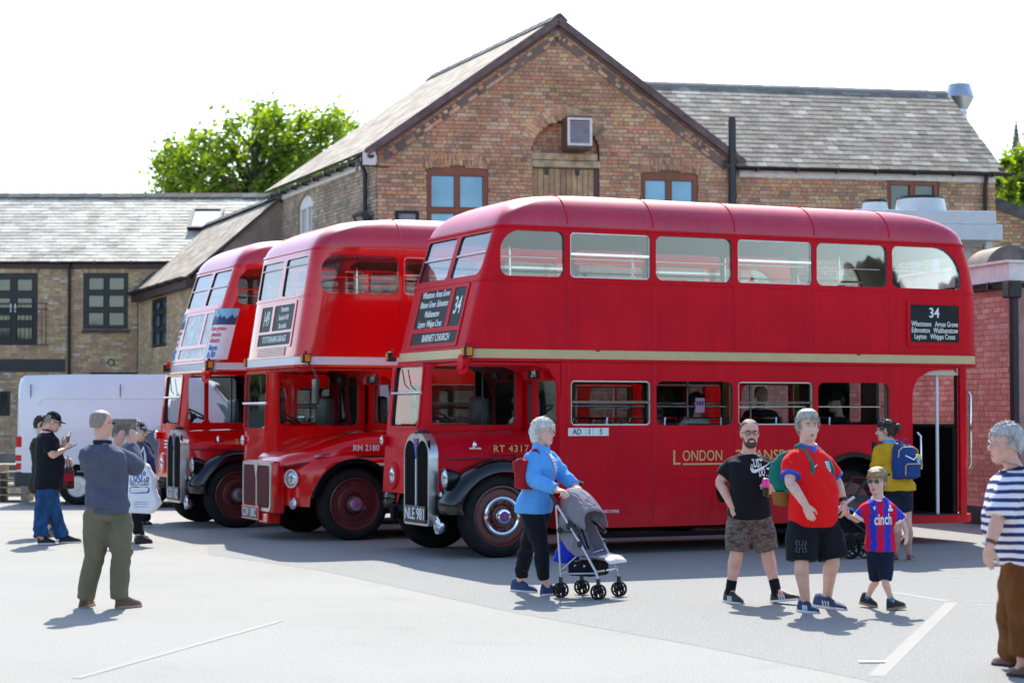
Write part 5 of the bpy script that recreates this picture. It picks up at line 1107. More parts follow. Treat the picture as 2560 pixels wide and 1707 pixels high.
# middle bus: full-width nose
def master():
    O = bus_origin(891.5, 26.7, .96); t = thing('double_decker_bus', 'glossy red double decker with white band and route 149 blinds, middle of three', 'bus', (O[0], O[1], 0), BA, 'vintage double decker buses'); CUR['p'] = 'red_rm'; red = M['red_rm']
    w1 = 2.44; up = [(.46, 1.56, (.12, .12, .12, .22), 0)] + [(1.64 + 1.19 * k, 2.76 + 1.19 * k, .07, 1 - k % 2) for k in range(4)] + [(6.42, 7.5, (.09, .09, .3, .09), 0)]
    low = [(1.72 + 1.19 * k, 2.82 + 1.19 * k, .07, 1 - k % 2) for k in range(4)]
    fs = seg_front([(2.3, .14), (2.46, .145), (3.26, .27), (3.88, .37), (4.0, .42), (4.10, .50), (4.2, .66), (4.28, .86), (4.33, 1.08), (4.38, 1.5)])
    P_ = dict(w=w1, paint='red_rm', band='white_band', band_front='white_band', front=fs, rear=8.2, waist=3.275, rf=.20, rr=.3, top=4.38, rdome=.5, up=up, uz=(3.305, 3.825), fw=[(.22, 1.14), (1.30, 2.22)], fz=(3.305, 3.815), fbar=.80,
              fr=lambda a: (.10, .05, .05, .05) if a < 1 else (.05,) * 4, seams=[1.60, 2.79, 3.98, 5.17, 6.36], bulk=1.55, srear=7.95, skirt=.34, low=low, lz=(1.555, 2.10), plat=(6.95, 7.82), raxle=6.05, faxle=.96, tyre=.485, hub='rm')
    bus_common(t, P_)
    cf = seg_front([(.9, .10), (1.5, .115), (2.30, .145)])
    lv = [(z, cf(z), 1.548, 1.20, 2.43, .12, .06, None) for z in (.95, 1.2, 1.47, 1.6, 2.0, 2.30)]
    c = Cut(); c.prism(rrect(1.36, 2.32, 1.495, 2.255, .06), lambda y, z, d: (cf(z) + d, y, z), -.1, .12)
    for w in (1.20, 2.43): c.prism(rrect(.27, 1.42, 1.53, 2.27, .09), lambda x, z, d, w=w: (x, w + d, z), -.1, .1)
    body('cab', lv, c, [red, M['black_matt']], t)
    ws = plate('windscreen', rrect(1.36, 2.32, 1.495, 2.255, .06), [], .006, lambda y, z, d: (cf(z) + .02 + d, y, z), M['bus_glass'], t)
    plate('windscreen_frame', rrect(1.32, 2.36, 1.455, 2.295, .09), [rrect(1.355, 2.325, 1.49, 2.26, .06)], .02, lambda y, z, d: (cf(z) - .012 + d, y, z), red, ws)
    MB().tube([(cf(1.87) - .01, 1.30, 1.84), (cf(1.87) - .01, 2.40, 1.84)], .019, 8).build('windscreen_bar', M['alu'], ws)
    MB().tube([(cf(2.2) - .02, 1.62, 2.22), (cf(2.) - .02, 1.55, 2.0)], .009, 5).build('wiper', M['black_pipe'], ws)
    mk('notice', [(.2, 1.42, 1.53), (.2, 1.95, 1.53), (.34, 1.92, 1.64), (.34, 1.45, 1.64)], [(0, 1, 2, 3)], M['paper_white'], ws)
    for w in (1.225, 2.40): plate('cab_window', rrect(.27, 1.42, 1.53, 2.27, .09), [], .006, SIDE(w), M['bus_glass'], t)
    steering(t, .55, 1.85, 1.66); MB().rbox(1.10, 1.28, 1.6, 2.1, 1.3, 1.95, .06).rbox(.8, 1.2, 1.6, 2.1, 1.1, 1.3, .04).build('driver_seat', M['leather'], t, 40)
    MB().box(.16, 1.5, 1.25, 2.38, 1.0, 1.05).box(.15, .3, 1.26, 2.38, 1.05, 1.45).build('dashboard', M['black_matt'], t)
    # front wings: one body-coloured nose with the wheel arches cut out
    rg = []
    for s, top, lo_, e in ((.03, .96, .48, .66), (.06, 1.0, .475, .54), (.12, 1.035, .47, .40), (.19, 1.06, .465, .28), (.28, 1.09, .46, .16), (.38, 1.115, .455, .06), (.5, 1.135, .46, .005), (.8, 1.17, .46, 0), (1.545, 1.19, .46, 0)):
        rg.append([(s, e, lo_), (s, e, top - .20), (s, e + .02, top - .10), (s, e + .07, top - .035), (s, e + .16, top), (s, w1 / 2, top + .0), (s, w1 - e - .16, top), (s, w1 - e - .07, top - .035), (s, w1 - e - .02, top - .10), (s, w1 - e, top - .2), (s, w1 - e, lo_)])
    V = MB().loft(rg); no = mk('front_wings', V.V, V.F, [red, M['rubber']], t)
    bm = bmesh.new(); bm.from_mesh(no.data); bmesh.ops.recalc_face_normals(bm, faces=bm.faces[:]); bm.to_mesh(no.data); bm.free()
    c = Cut(); ar = [(.96 + .62 * math.cos(R(-20 + 220 * k / 24)), .475 + .62 * math.sin(R(-20 + 220 * k / 24))) for k in range(25)]
    for w in (0, w1): c.prism(ar, lambda x, z, d, w=w: (x, w + d, z), -.42, .42)
    boolean(no, c.V, c.F, [M['black_matt']]); no.data.shade_smooth(); no.data.set_sharp_from_angle(angle=R(30))
    for w0_, o in ((-.004, 1), (w1 + .004, -1)):
        MB().loft([[(.96 + r_ * math.cos(R(a)), w0_ + o * q, .475 + r_ * math.sin(R(a))) for r_, q in ((.555, -.012), (.625, -.012), (.625, .02), (.555, .10))] for a in range(14, 172, 6)]).build('arch_trim', M['black_gloss'], t, 40)
    # bonnet
    rg = []
    for s, zt, zb, wl, wr in ((.0, 1.03, .98, .42, 1.45), (.03, 1.10, .99, .34, 1.50), (.10, 1.155, 1.00, .26, 1.52), (.35, 1.225, 1.04, .16, 1.35), (.7, 1.345, 1.09, .09, 1.24), (1.1, 1.445, 1.12, .055, 1.22), (1.545, 1.475, 1.13, .05, 1.22)):
        h = zt - zb
        rg.append([(s, wl, zb), (s, wl, zb + h * .35), (s, wl + .02, zb + h * .62), (s, wl + .07, zb + h * .85), (s, wl + .17, zb + h * .97), (s, (wl + wr) / 2, zt), (s, wr - .1, zb + h * .98), (s, wr, zb + h * .6), (s, wr, zb)])
    bo = MB().loft(rg).build('bonnet', red, t, 50)
    ml = MB(); ml.tube([(0, .40, .985), (.10, .25, 1.003), (.35, .15, 1.043), (.7, .08, 1.093), (1.1, .045, 1.123), (1.545, .04, 1.133)], .011, 5).build('bonnet_seam', M['rubber'], bo)
    text('fleet_number', 'RM 2180', .115, lambda x, y, z: (1.12 + x, .053 - z, 1.235 + y), M['white_trim'], bo, .012, .9)
    MB().tube([(.42, .13, 1.12), (.5, .10, 1.14), (.62, .085, 1.16)], .013, 6).build('bonnet_catch', M['chrome'], bo)
    text('nose_lettering', 'ROUTEMASTER', .035, lambda x, y, z: (.005 - z, 1.1 - x, 1.045 + y), M['alu'], bo)
    MB().box(1.25, 1.545, -.012, .02, 1.0, 1.035).build('side_strip', M['white_band'], t)
    # grille
    gp = lambda x, z, d: (-.10 + d, x, z)
    gs = MB().rbox(-.085, .10, .40, 1.74, .36, 1.06, .035).build('grille_surround', red, t, 40)
    gr = plate('grille_frame', rrect(.43, 1.70, .385, 1.045, (.10, .10, .05, .05)), [rrect(.475, 1.045, .43, 1.0, (.07, .03, .02, .04)), rrect(1.085, 1.655, .43, 1.0, (.03, .07, .04, .02))], .02, gp, M['alu'], t, 40)
    MB().box(-.09, -.087, .46, 1.67, .41, 1.02).build('grille', M['grille_red'], gr)
    for x0 in (.475, 1.085):
        gb = MB()
        for k in range(18): gb.box(-.096, -.09, x0 + .015 + k * .0305, x0 + .027 + k * .0305, .43, 1.0)
        meta(gb.build('grille_bars', M['grille_red'], gr), kind='stuff')
    mk('grille_badge', [(-.106, .97, 1.03), (-.106, 1.16, 1.03), (-.106, 1.065, .80), (-.10, .97, 1.03), (-.10, 1.16, 1.03), (-.10, 1.065, .80)], [(2, 1, 0), (0, 1, 4, 3)], M['alu'], gr)
    pl_ = MB().rbox(-.13, -.10, .88, 1.64, .25, .45, .012, seg=2).build('number_plate', red, t); MB().box(-.134, -.131, .92, 1.60, .275, .425).build('plate_face', M['plate_black'], pl_)
    text('registration', 'CUV 180C', .165, lambda x, y, z: (-.135 - z, 1.26 - x, .35 + y), M['plate_silver'], pl_, .014, fit=.62)
    MB().rbox(-.09, .1, .6, 1.0, .22, .36, .02).build('lower_valance', red, t)
    for w in (.24, 2.20):
        o = -1 if w < 1 else 1; lamp(t, (.155, w + .07 * -o, .83), (-1, .5 * o, 0), .125, 'headlamp', M['white_band'], .06); lamp(t, (.17, w + .03 * -o, .50), (-1, .3 * o, 0), .08, 'fog_lamp', M['chrome'], .06)
    lamp(t, (.09, 2.30, 1.32), (-1, 0, 0), .07, 'side_lamp', M['chrome'], .03)
    # canopy and number box
    mk('canopy', [(.15, .02, 2.30), (1.55, .02, 2.30), (1.55, 1.2, 2.30), (.15, 1.2, 2.30), (.15, .02, 2.27), (1.15, .02, 2.27), (1.55, .02, 2.14), (.15, 1.2, 2.27), (1.15, 1.2, 2.27), (1.55, 1.2, 2.14)], [(0, 4, 5, 6, 1), (3, 2, 9, 8, 7), (4, 7, 8, 5), (5, 8, 9, 6), (0, 3, 7, 4)], red, t)
    nb = MB().rbox(1.40, 1.54, .3, .95, 2.10, 2.26, .02).build('number_box', red, t); plate('number_blind', rrect(.34, .80, 2.11, 2.25, .03), [], .01, lambda y, z, d: (1.392 + d, y, z), M['blind'], nb)
    text('number_blind_figures', '149', .15, lambda x, y, z: (1.39 - z, .56 - x, 2.18 + y), M['blind_white'], nb, .008, .8)
    indicator(t, .20, -.05, 2.43, -1); indicator(t, .2, w1 + .06, 2.43, 1)
    mirror_arm(t, [(.25, -.05, 2.38), (.28, -.18, 2.30), (.32, -.22, 2.18)]); MB().rbox(.28, .33, -.33, -.12, 1.82, 2.17, .03).build('mirror', M['black_pipe'], t, 40)
    fp = lambda off: (lambda y, z, d: (fs(z) + off + d, y, z))
    plate('destination_frame', rrect(.40, 2.02, 2.60, 3.23, .03), [rrect(.46, 1.32, 2.835, 3.185, .02), rrect(1.42, 1.90, 2.835, 3.185, .02), rrect(.46, 1.90, 2.635, 2.80, .02)], .02, fp(-.012), red, t)
    ft = lambda cy, cz: (lambda x, y, z: (fs(cz + y) - .006 - z, cy - x, cz + y))
    for (nm, a, q, z0, z1) in (('route_blind', .44, 1.34, 2.82, 3.20), ('number_blind', 1.40, 1.92, 2.82, 3.20), ('destination_blind', .44, 1.92, 2.62, 2.81)):
        bl = plate(nm, [(a, z0), (q, z0), (q, z1), (a, z1)], [], .004, fp(-.004), M['blind'], t)
        if nm == 'number_blind': text('blind_lettering', '149', .30, ft(1.66, 3.01), M['blind_white'], bl, .004, .62)
        elif nm == 'route_blind':
            for i, ln in enumerate(('Tottenham', 'Stamford Hill', 'Shoreditch')): text('blind_lettering', ln, .105, ft(.89, 3.125 - i * .115), M['blind_white'], bl, .004, .75)
        else: text('blind_lettering', 'TOTTENHAM GARAGE', .125, ft(1.18, 2.717), M['blind_white'], bl, .006, .82)
    lv_ = MB()
    for k in range(5): lv_.box(-.004, .02, .62, 1.86, 2.49 + k * .022, 2.50 + k * .022, lambda x, y, z: (fs(z) + x - .01, y, z))
    meta(lv_.build('vent_slats', red, t), kind='stuff'); plate('vent_recess', rrect(.60, 1.88, 2.483, 2.60, .01), [], .003, fp(-.002), M['maroon_wheel'], t)
    return t
rm = master()
r3, f3, P3 = regent('double_decker_bus', 'bright red double decker with grey band and blank blinds between ticket posters, farthest of three', 'vintage double decker buses', 600.3, 29.64, 'red_bright', 'white_band', 'grey_band', 'plain', 'RT2233', 'KGU 162', '', True)
# ticket posters either side of the blinds
def wrap_pt(side_, q, z, off):
    """point on the rounded front corner; q = distance along the skin from the edge of the blinds towards the side"""
    r = .16 + off; s0 = f3(z) - off; w_edge = .365; st_ = w_edge - .16; L2 = r * math.pi / 2
    if q < st_: p = (s0, w_edge - q)
    elif q < st_ + L2: t = (q - st_) / r; p = (s0 + r - r * math.cos(t), .16 - r * math.sin(t))
    else: p = (s0 + r + q - st_ - L2, -off)
    return (p[0], p[1] if side_ < 0 else 2.29 - p[1], z)
for side_, QL in ((-1, .56), (1, .42)):
    nx = 12; V = []
    for i in range(nx + 1):
        for z in (2.50, 3.05, 3.262): V.append(wrap_pt(side_, QL * i / nx, z, .012))
    po = mk('ticket_poster', V, [(i * 3, i * 3 + 1, (i + 1) * 3 + 1, (i + 1) * 3) for i in range(nx)] + [(i * 3 + 1, i * 3 + 2, (i + 1) * 3 + 2, (i + 1) * 3 + 1) for i in range(nx)], [M['paper_white'], M['sky_print']], r3, 60, [0] * nx + [1] * nx)
    sky_ = [.05 + .09 * ((k * 7) % 5) / 5 for k in range(15)]
    mk('skyline', [wrap_pt(side_, QL * k / 14, 3.05 + h, .016) for k, h in enumerate(sky_)] + [wrap_pt(side_, QL * k / 14, 3.02, .016) for k in range(15)], [(k, k + 1, k + 16, k + 15) for k in range(14)], M['navy_print'], po)
    mk('roundel', [wrap_pt(side_, .20 + .035 * math.cos(t), 3.215 + .035 * math.sin(t), .017) for t in [2 * math.pi * k / 16 for k in range(16)]], [tuple(range(16))], M['red_print'], po)
    for i, (ln, mm, s) in enumerate((('Go-as-you-', 'red_print', .10), ('please', 'red_print', .10), ('tickets', 'red_print', .10), ('7days', 'blue_print', .115), ('£8-30', 'blue_print', .115))):
        sg = 1 if side_ < 0 else -1
        text('poster_lettering', ln, s, lambda x, y, z, i=i: wrap_pt(side_, max(.01, .25 + sg * x), (2.965, 2.875, 2.785, 2.675, 2.57)[i] + y, .017 + z), M[mm], po, .014, fit=(.40, .26, .26, .24, .22)[i])
# ============================================================ people
def cloth(name, col, fold=.5, fscale=7.0, var=.10, rough=.85, fine=160):
    m, N, L, b = new_mat(name); b.inputs['Roughness'].default_value = rough; b.inputs['Specular IOR Level'].default_value = .1
    b.inputs['Sheen Weight'].default_value = .03
    tc = N.new('ShaderNodeTexCoord'); mp = N.new('ShaderNodeMapping'); mp.inputs['Scale'].default_value = (1, 1, .55); L.new(tc.outputs['Object'], mp.inputs[0])
    n = N.new('ShaderNodeTexNoise'); n.inputs['Scale'].default_value = fscale; n.inputs['Detail'].default_value = 3; n.inputs['Distortion'].default_value = 1.2; L.new(mp.outputs[0], n.inputs['Vector'])
    r = ramp(N, [(.3, tuple(x * (1 - var) for x in col)), (.7, tuple(min(1, x * (1 + var)) for x in col))]); L.new(n.outputs['Fac'], r.inputs['Fac']); L.new(r.outputs[0], b.inputs['Base Color'])
    bp = N.new('ShaderNodeBump'); bp.inputs['Strength'].default_value = fold; bp.inputs['Distance'].default_value = .05; L.new(n.outputs['Fac'], bp.inputs['Height'])
    n2 = N.new('ShaderNodeTexNoise'); n2.inputs['Scale'].default_value = fine; L.new(tc.outputs['Object'], n2.inputs['Vector'])
    b2 = N.new('ShaderNodeBump'); b2.inputs['Strength'].default_value = .12; b2.inputs['Distance'].default_value = .004; L.new(n2.outputs['Fac'], b2.inputs['Height']); L.new(bp.outputs[0], b2.inputs['Normal']); L.new(b2.outputs[0], b.inputs['Normal'])
    return m, N, L, b, tc, bp
def C_(name, col, **k): M[name] = cloth(name, col, **k)[0]
for nm, col in (('skin_pale', (.70, .43, .34)), ('skin_pink', (.68, .38, .29)), ('skin_tan', (.58, .34, .24))): M[nm] = mat(nm, col, .5, var=.12, scale=14, bump=.12, bscale=120, spec=.35)
M['lip'] = mat('lips', (.52, .24, .20), .45, var=0); M['eye_white'] = mat('eye_white', (.62, .60, .57), .3, var=0); M['iris'] = mat('dark_eye', (.02, .018, .016), .2, var=0); M['teeth'] = mat('teeth', (.8, .77, .7), .3, var=0)
def hair_mat(name, a, b_):
    m, N, L, b = new_mat(name); b.inputs['Roughness'].default_value = .55
    tc = N.new('ShaderNodeTexCoord'); mp = N.new('ShaderNodeMapping'); mp.inputs['Scale'].default_value = (1, 1, .25); L.new(tc.outputs['Object'], mp.inputs[0]); n = N.new('ShaderNodeTexNoise'); n.inputs['Scale'].default_value = 110; n.inputs['Detail'].default_value = 3; L.new(mp.outputs[0], n.inputs['Vector'])
    r = ramp(N, [(.35, a), (.65, b_)]); L.new(n.outputs['Fac'], r.inputs['Fac']); L.new(r.outputs[0], b.inputs['Base Color']); bp = N.new('ShaderNodeBump'); bp.inputs['Strength'].default_value = .8; bp.inputs['Distance'].default_value = .01; L.new(n.outputs['Fac'], bp.inputs['Height']); L.new(bp.outputs[0], b.inputs['Normal']); M[name] = m
hair_mat('hair_white', (.50, .49, .45), (.78, .77, .73)); hair_mat('hair_grey', (.27, .25, .22), (.52, .49, .44)); hair_mat('hair_silver', (.36, .36, .36), (.60, .60, .60)); hair_mat('hair_brown', (.06, .038, .022), (.14, .09, .05)); hair_mat('hair_dark', (.014, .010, .008), (.04, .028, .022)); hair_mat('hair_fair', (.22, .15, .08), (.42, .31, .17)); hair_mat('hair_buzz', (.20, .16, .13), (.32, .27, .23)); hair_mat('beard_dark', (.03, .02, .014), (.09, .058, .036))
M['lens_dark'] = mat('dark_lens', (.02, .012, .012), .06, var=0, spec=.8); M['metal_thin'] = mat('thin_metal', (.4, .38, .35), .3, .9, var=0)
C_('cloth_black', (.011, .012, .017)); C_('cloth_blackpoly', (.012, .013, .017), fold=.35); C_('denim', (.022, .075, .19), var=.35, fscale=9); C_('cloth_slate', (.085, .095, .135), fine=90); C_('cloth_olive', (.155, .145, .095), var=.12); C_('cloth_sky', (.105, .36, .78), fold=.45)
C_('cloth_red', (.80, .012, .014), fold=.35, var=.05); C_('cloth_navy', (.015, .022, .045)); C_('cloth_mustard', (.62, .36, .02), fold=.5); C_('cloth_brown', (.16, .060, .018), var=.2); C_('cloth_grey', (.235, .215, .25), fold=.6, fscale=9); C_('cloth_white', (.74, .74, .74), fold=.3); C_('cloth_teal', (.01, .16, .13), fold=.4); C_('leather_red', (.33, .012, .018), fold=.3, rough=.5); C_('cloth_bluebag', (.025, .06, .21), fold=.4); C_('cloth_darkgreen', (.03, .035, .022)); C_('suede_tan', (.24, .11, .03), fold=.3); C_('bag_blue', (.02, .05, .62), fold=.5); C_('cloth_purple', (.05, .05, .13), var=.5); C_('cloth_floral', (.07, .03, .03), var=.9, fscale=30)
M['shoe_black'] = mat('black_shoe', (.012, .012, .014), .6, var=.1); M['shoe_navy'] = mat('navy_knit_shoe', (.02, .045, .12), .75, var=.25, scale=40); M['shoe_brown'] = mat('brown_leather_shoe', (.12, .045, .022), .4, var=.2); M['sole_white'] = mat('white_sole', (.72, .71, .68), .6, var=.05); M['sole_tan'] = mat('tan_sole', (.36, .26, .15), .7, var=.1); M['sock_blue'] = mat('blue_sock', (.03, .25, .55), .8, var=.1); M['watch_strap'] = mat('brown_strap', (.14, .04, .015), .5)
# striped, camouflage and football kit cloths
def pattern(name, fn, **k):
    m, N, L, b, tc, bp = cloth(name, (.5, .5, .5), **k); L.new(fn(N, L, tc), b.inputs['Base Color']); M[name] = m
def _stripe(N, L, tc):
    s = N.new('ShaderNodeSeparateXYZ'); L.new(tc.outputs['Object'], s.inputs[0])
    n = N.new('ShaderNodeTexNoise'); n.inputs['Scale'].default_value = 4; L.new(tc.outputs['Object'], n.inputs['Vector'])
    a = N.new('ShaderNodeMath'); a.operation = 'MULTIPLY_ADD'; L.new(n.outputs['Fac'], a.inputs[0]); a.inputs[1].default_value = .035; L.new(s.outputs['Z'], a.inputs[2])
    x = N.new('ShaderNodeMath'); x.operation = 'MULTIPLY'; x.inputs[1].default_value = 1 / .0545; L.new(a.outputs[0], x.inputs[0]); f = N.new('ShaderNodeMath'); f.operation = 'FRACT'; L.new(x.outputs[0], f.inputs[0])
    r = ramp(N, [(0, (.035, .04, .15)), (.47, (.78, .78, .82))], 'CONSTANT'); L.new(f.outputs[0], r.inputs['Fac']); return r.outputs[0]
pattern('cloth_striped', _stripe, fold=.35)
def _thin(N, L, tc):
    s = N.new('ShaderNodeSeparateXYZ'); L.new(tc.outputs['Object'], s.inputs[0]); x = N.new('ShaderNodeMath'); x.operation = 'MULTIPLY'; x.inputs[1].default_value = 34; L.new(s.outputs['Z'], x.inputs[0]); f = N.new('ShaderNodeMath'); f.operation = 'FRACT'; L.new(x.outputs[0], f.inputs[0])
    r = ramp(N, [(0, (.30, .28, .45)), (.25, (.72, .70, .74))], 'CONSTANT'); L.new(f.outputs[0], r.inputs['Fac']); return r.outputs[0]
pattern('cloth_thin_stripe', _thin)
def _camo(N, L, tc):
    mp = N.new('ShaderNodeMapping'); mp.inputs['Scale'].default_value = (1, 1, 2.2); mp.inputs['Rotation'].default_value = (0, .35, 0); L.new(tc.outputs['Object'], mp.inputs[0]); n = N.new('ShaderNodeTexNoise'); n.inputs['Scale'].default_value = 13; n.inputs['Detail'].default_value = 3; n.inputs['Distortion'].default_value = .8; L.new(mp.outputs[0], n.inputs['Vector'])
    r = ramp(N, [(0, (.07, .055, .048)), (.42, (.125, .10, .085)), (.5, (.19, .155, .13)), (.57, (.105, .085, .075)), (.66, (.16, .13, .11))], 'CONSTANT'); L.new(n.outputs['Fac'], r.inputs['Fac']); return r.outputs[0]
pattern('cloth_camo', _camo, fold=.6)
def _palace(N, L, tc):
    s = N.new('ShaderNodeSeparateXYZ'); L.new(tc.outputs['Object'], s.inputs[0]); mp = N.new('ShaderNodeMapping'); mp.inputs['Scale'].default_value = (6, 6, 22); mp.inputs['Rotation'].default_value = (0, .5, 0); L.new(tc.outputs['Object'], mp.inputs[0])
    n = N.new('ShaderNodeTexNoise'); n.inputs['Scale'].default_value = 1.6; n.inputs['Detail'].default_value = 4; L.new(mp.outputs[0], n.inputs['Vector'])
    a = N.new('ShaderNodeMath'); a.operation = 'MULTIPLY_ADD'; L.new(n.outputs['Fac'], a.inputs[0]); a.inputs[1].default_value = .09; L.new(s.outputs['X'], a.inputs[2]); x = N.new('ShaderNodeMath'); x.operation = 'MULTIPLY'; x.inputs[1].default_value = 1 / .118; L.new(a.outputs[0], x.inputs[0]); f = N.new('ShaderNodeMath'); f.operation = 'FRACT'; L.new(x.outputs[0], f.inputs[0])
    r = ramp(N, [(0, (.62, .012, .06)), (.5, (.03, .05, .50))], 'CONSTANT'); L.new(f.outputs[0], r.inputs['Fac']); return r.outputs[0]
pattern('cloth_kit', _palace, fold=.35)

HEAD = [(-.004, .022, .070, .020), (.010, .040, .084, -.010), (.030, .053, .090, -.030), (.055, .061, .091, -.052), (.080, .067, .089, -.075), (.105, .071, .088, -.092), (.125, .0735, .083, -.101), (.150, .0755, .089, -.105), (.175, .075, .084, -.103), (.200, .067, .068, -.090), (.220, .048, .042, -.066), (.233, .022, .010, -.035)]
def sup(t, e=2.3): c, s = math.cos(t), math.sin(t); return math.copysign(abs(c) ** (2 / e), c), math.copysign(abs(s) ** (2 / e), s)
def headring(z, hw, fr, bk, n=20):
    c, d = (fr + bk) / 2, (fr - bk) / 2; return [(hw * sup(t)[0], c + d * sup(t)[1], z) for t in [2 * math.pi * k / n for k in range(n)]]
def frame(yaw, pitch=0, roll=0):
    a = R(yaw); X = Vector((-math.cos(a), -math.sin(a), 0)); F = Vector((math.sin(a), -math.cos(a), 0)); B = Matrix((X, F, Vector((0, 0, 1)))).transposed()
    return B @ Matrix.Rotation(R(pitch), 3, 'X') @ Matrix.Rotation(R(roll), 3, 'Y')
def smooth_path(pts, rs, sub=5):
    out = []; ro = []
    for i in range(len(pts) - 1):
        p0, p1, p2, p3 = pts[max(0, i - 1)], pts[i], pts[i + 1], pts[min(len(pts) - 1, i + 2)]
        for k in range(sub):
            t = k / sub; out.append(.5 * ((2 * p1) + (p2 - p0) * t + (2 * p0 - 5 * p1 + 4 * p2 - p3) * t * t + (3 * p1 - p0 - 3 * p2 + p3) * t ** 3)); ro.append(rs[i] + (rs[i + 1] - rs[i]) * t)
    return out + [pts[-1]], ro + [rs[-1]]
def limb(mb, pts, rs, sub=4, n=12):
    p, r = smooth_path([Vector(q) for q in pts], rs, sub); mb.tube(p, r, n); mb.ell(p[0], r[0], 10, 6); mb.ell(p[-1], r[-1], 10, 6)
def hand(mb, w, tip, nrm, side, k=1.0, curl=.35, spread=1.0):
    """palm, four unequal bent fingers and a thumb; w wrist, tip fingertips, nrm back of the hand, side towards the thumb"""
    d = (tip - w).normalized(); n = (nrm - d * nrm.dot(d)).normalized(); s = n.cross(d); s = s if s.dot(side) > 0 else -s
    B = Matrix((s, d, n)).transposed(); pl = .088 * k
    mb.ell(w + d * pl * .52, (.041 * k, .052 * k, .016 * k), 12, 8, B); mb.tube([w - d * .02, w + d * pl * .3], [.027 * k, .030 * k], 10)
    for i, (off, L, r) in enumerate(((.030, .070, .0090), (.010, .078, .0094), (-.010, .073, .0090), (-.029, .058, .0080))):
        b = w + d * pl * (.92 - .05 * abs(i - 1)) + s * off * k; p = [b - d * .03 * k, b]; a = curl * (.7 + .12 * i); dr = (d + s * (off * 1.6 * spread)).normalized()
        for seg, f in ((.45, 1.0), (.32, 1.9), (.23, 2.6)):
            v = dr * math.cos(a * f) - n * math.sin(a * f); p.append(p[-1] + v * L * k * seg)
        mb.tube(p, [r * k, r * k * 1.05, r * k, r * k * .92, r * k * .78], 8); mb.ell(p[-1], r * k * .78, 7, 5)
    b = w + d * pl * .25 + s * .026 * k; p = [b, b + (s * .55 + d * .75 - n * .25).normalized() * .042 * k, b + (s * .45 + d * .85 - n * .4).normalized() * .074 * k, b + (s * .28 + d * .9 - n * .55).normalized() * .098 * k]
    mb.tube(p, [.015 * k, .0125 * k, .0105 * k, .008 * k], 8); mb.ell(p[-1], .008 * k, 7, 5)
TORSO = {  # t along hip -> neck: half width, half depth, forward offset
    'm': [(-.22, .10, .085, 0), (-.12, .155, .115, -.005), (.02, .172, .125, -.01), (.22, .158, .115, .005), (.45, .160, .117, .012), (.68, .178, .122, .008), (.86, .172, .105, -.005), (.96, .115, .08, -.012), (1.03, .062, .058, -.012)],
    'belly': [(-.22, .11, .10, 0), (-.12, .185, .145, 0), (.02, .195, .155, .012), (.22, .200, .170, .036), (.42, .198, .165, .038), (.66, .196, .145, .018), (.86, .195, .12, -.005), (.96, .125, .09, -.015), (1.03, .070, .066, -.015)],
    'f': [(-.22, .10, .09, 0), (-.12, .165, .125, -.01), (.02, .178, .13, -.012), (.24, .145, .11, .005), (.45, .145, .108, .012), (.66, .158, .130, .022), (.86, .150, .10, -.002), (.96, .098, .072, -.012), (1.03, .052, .05, -.012)],
    'child': [(-.22, .08, .07, 0), (-.12, .118, .095, -.004), (.02, .125, .098, -.004), (.24, .115, .09, .008), (.45, .118, .088, .008), (.68, .130, .09, .004), (.86, .125, .078, -.004), (.96, .08, .06, -.008), (1.03, .044, .042, -.008)]}
def torso_rings(hip, neck, B, prof, t0, t1, ease, k, n=22, flare=0, e=2.4):
    X, F = B @ Vector((1, 0, 0)), B @ Vector((0, 1, 0)); ts = [t0] + [p[0] for p in prof if t0 < p[0] < t1] + [t1]; out = []
    for t in ts:
        for (a, b) in zip(prof, prof[1:]):
            if a[0] <= t <= b[0]: q = (t - a[0]) / (b[0] - a[0]); hw, hd, fo = [a[i] + (b[i] - a[i]) * q for i in (1, 2, 3)]; break
        else: hw, hd, fo = prof[0][1:] if t < prof[0][0] else prof[-1][1:]
        ez = ease * (1 if t < .9 else .5) + flare * max(0, (.3 - t)); c = hip + (neck - hip) * t + F * fo * k
        out.append([c + X * (hw * k + ez) * sup(u, e)[0] + F * (hd * k + ez) * sup(u, e)[1] for u in [2 * math.pi * j / n for j in range(n)]])
    return out
def wrinkle(me, amp, seed=0.0, f=1.0):
    nv = len(me.vertices); co = np.empty(nv * 3); me.vertices.foreach_get('co', co); co = co.reshape(-1, 3); no = np.empty(nv * 3); me.vertices.foreach_get('normal', no); no = no.reshape(-1, 3)
    x, y, z = co[:, 0], co[:, 1], co[:, 2]; s = seed
    d = (np.sin(23 * f * x + 29 * f * z + 2.5 * np.sin(9 * y + s) + s) + np.sin(-27 * f * x + 38 * f * z + 3 * np.sin(11 * z + s * 2) + 1.3 * s) + .8 * np.sin(33 * f * y + 21 * f * z + 2 * np.sin(13 * x) + 2 * s) + .6 * np.sin(61 * f * z + 25 * f * x + 3 * np.sin(7 * x + 5 * z))) / 3.4
    d *= .55 + .45 * np.sin(5 * z + 4 * x + s)
    co += no * (d * amp)[:, None]; me.vertices.foreach_set('co', co.ravel()); me.update()
def skinmesh(mb, voxel, name, m, parent, sm=2, amp=0, seed=0.0, f=1.0):
    amp *= 1.5 if name not in ('hair', 'beard') else 1
    me = remesh(mb.V, mb.F, voxel, sm); me.materials.clear(); me.materials.append(m)
    if amp: wrinkle(me, amp, seed, f)
    me.shade_smooth(); me.name = name; return link(name, me, parent)
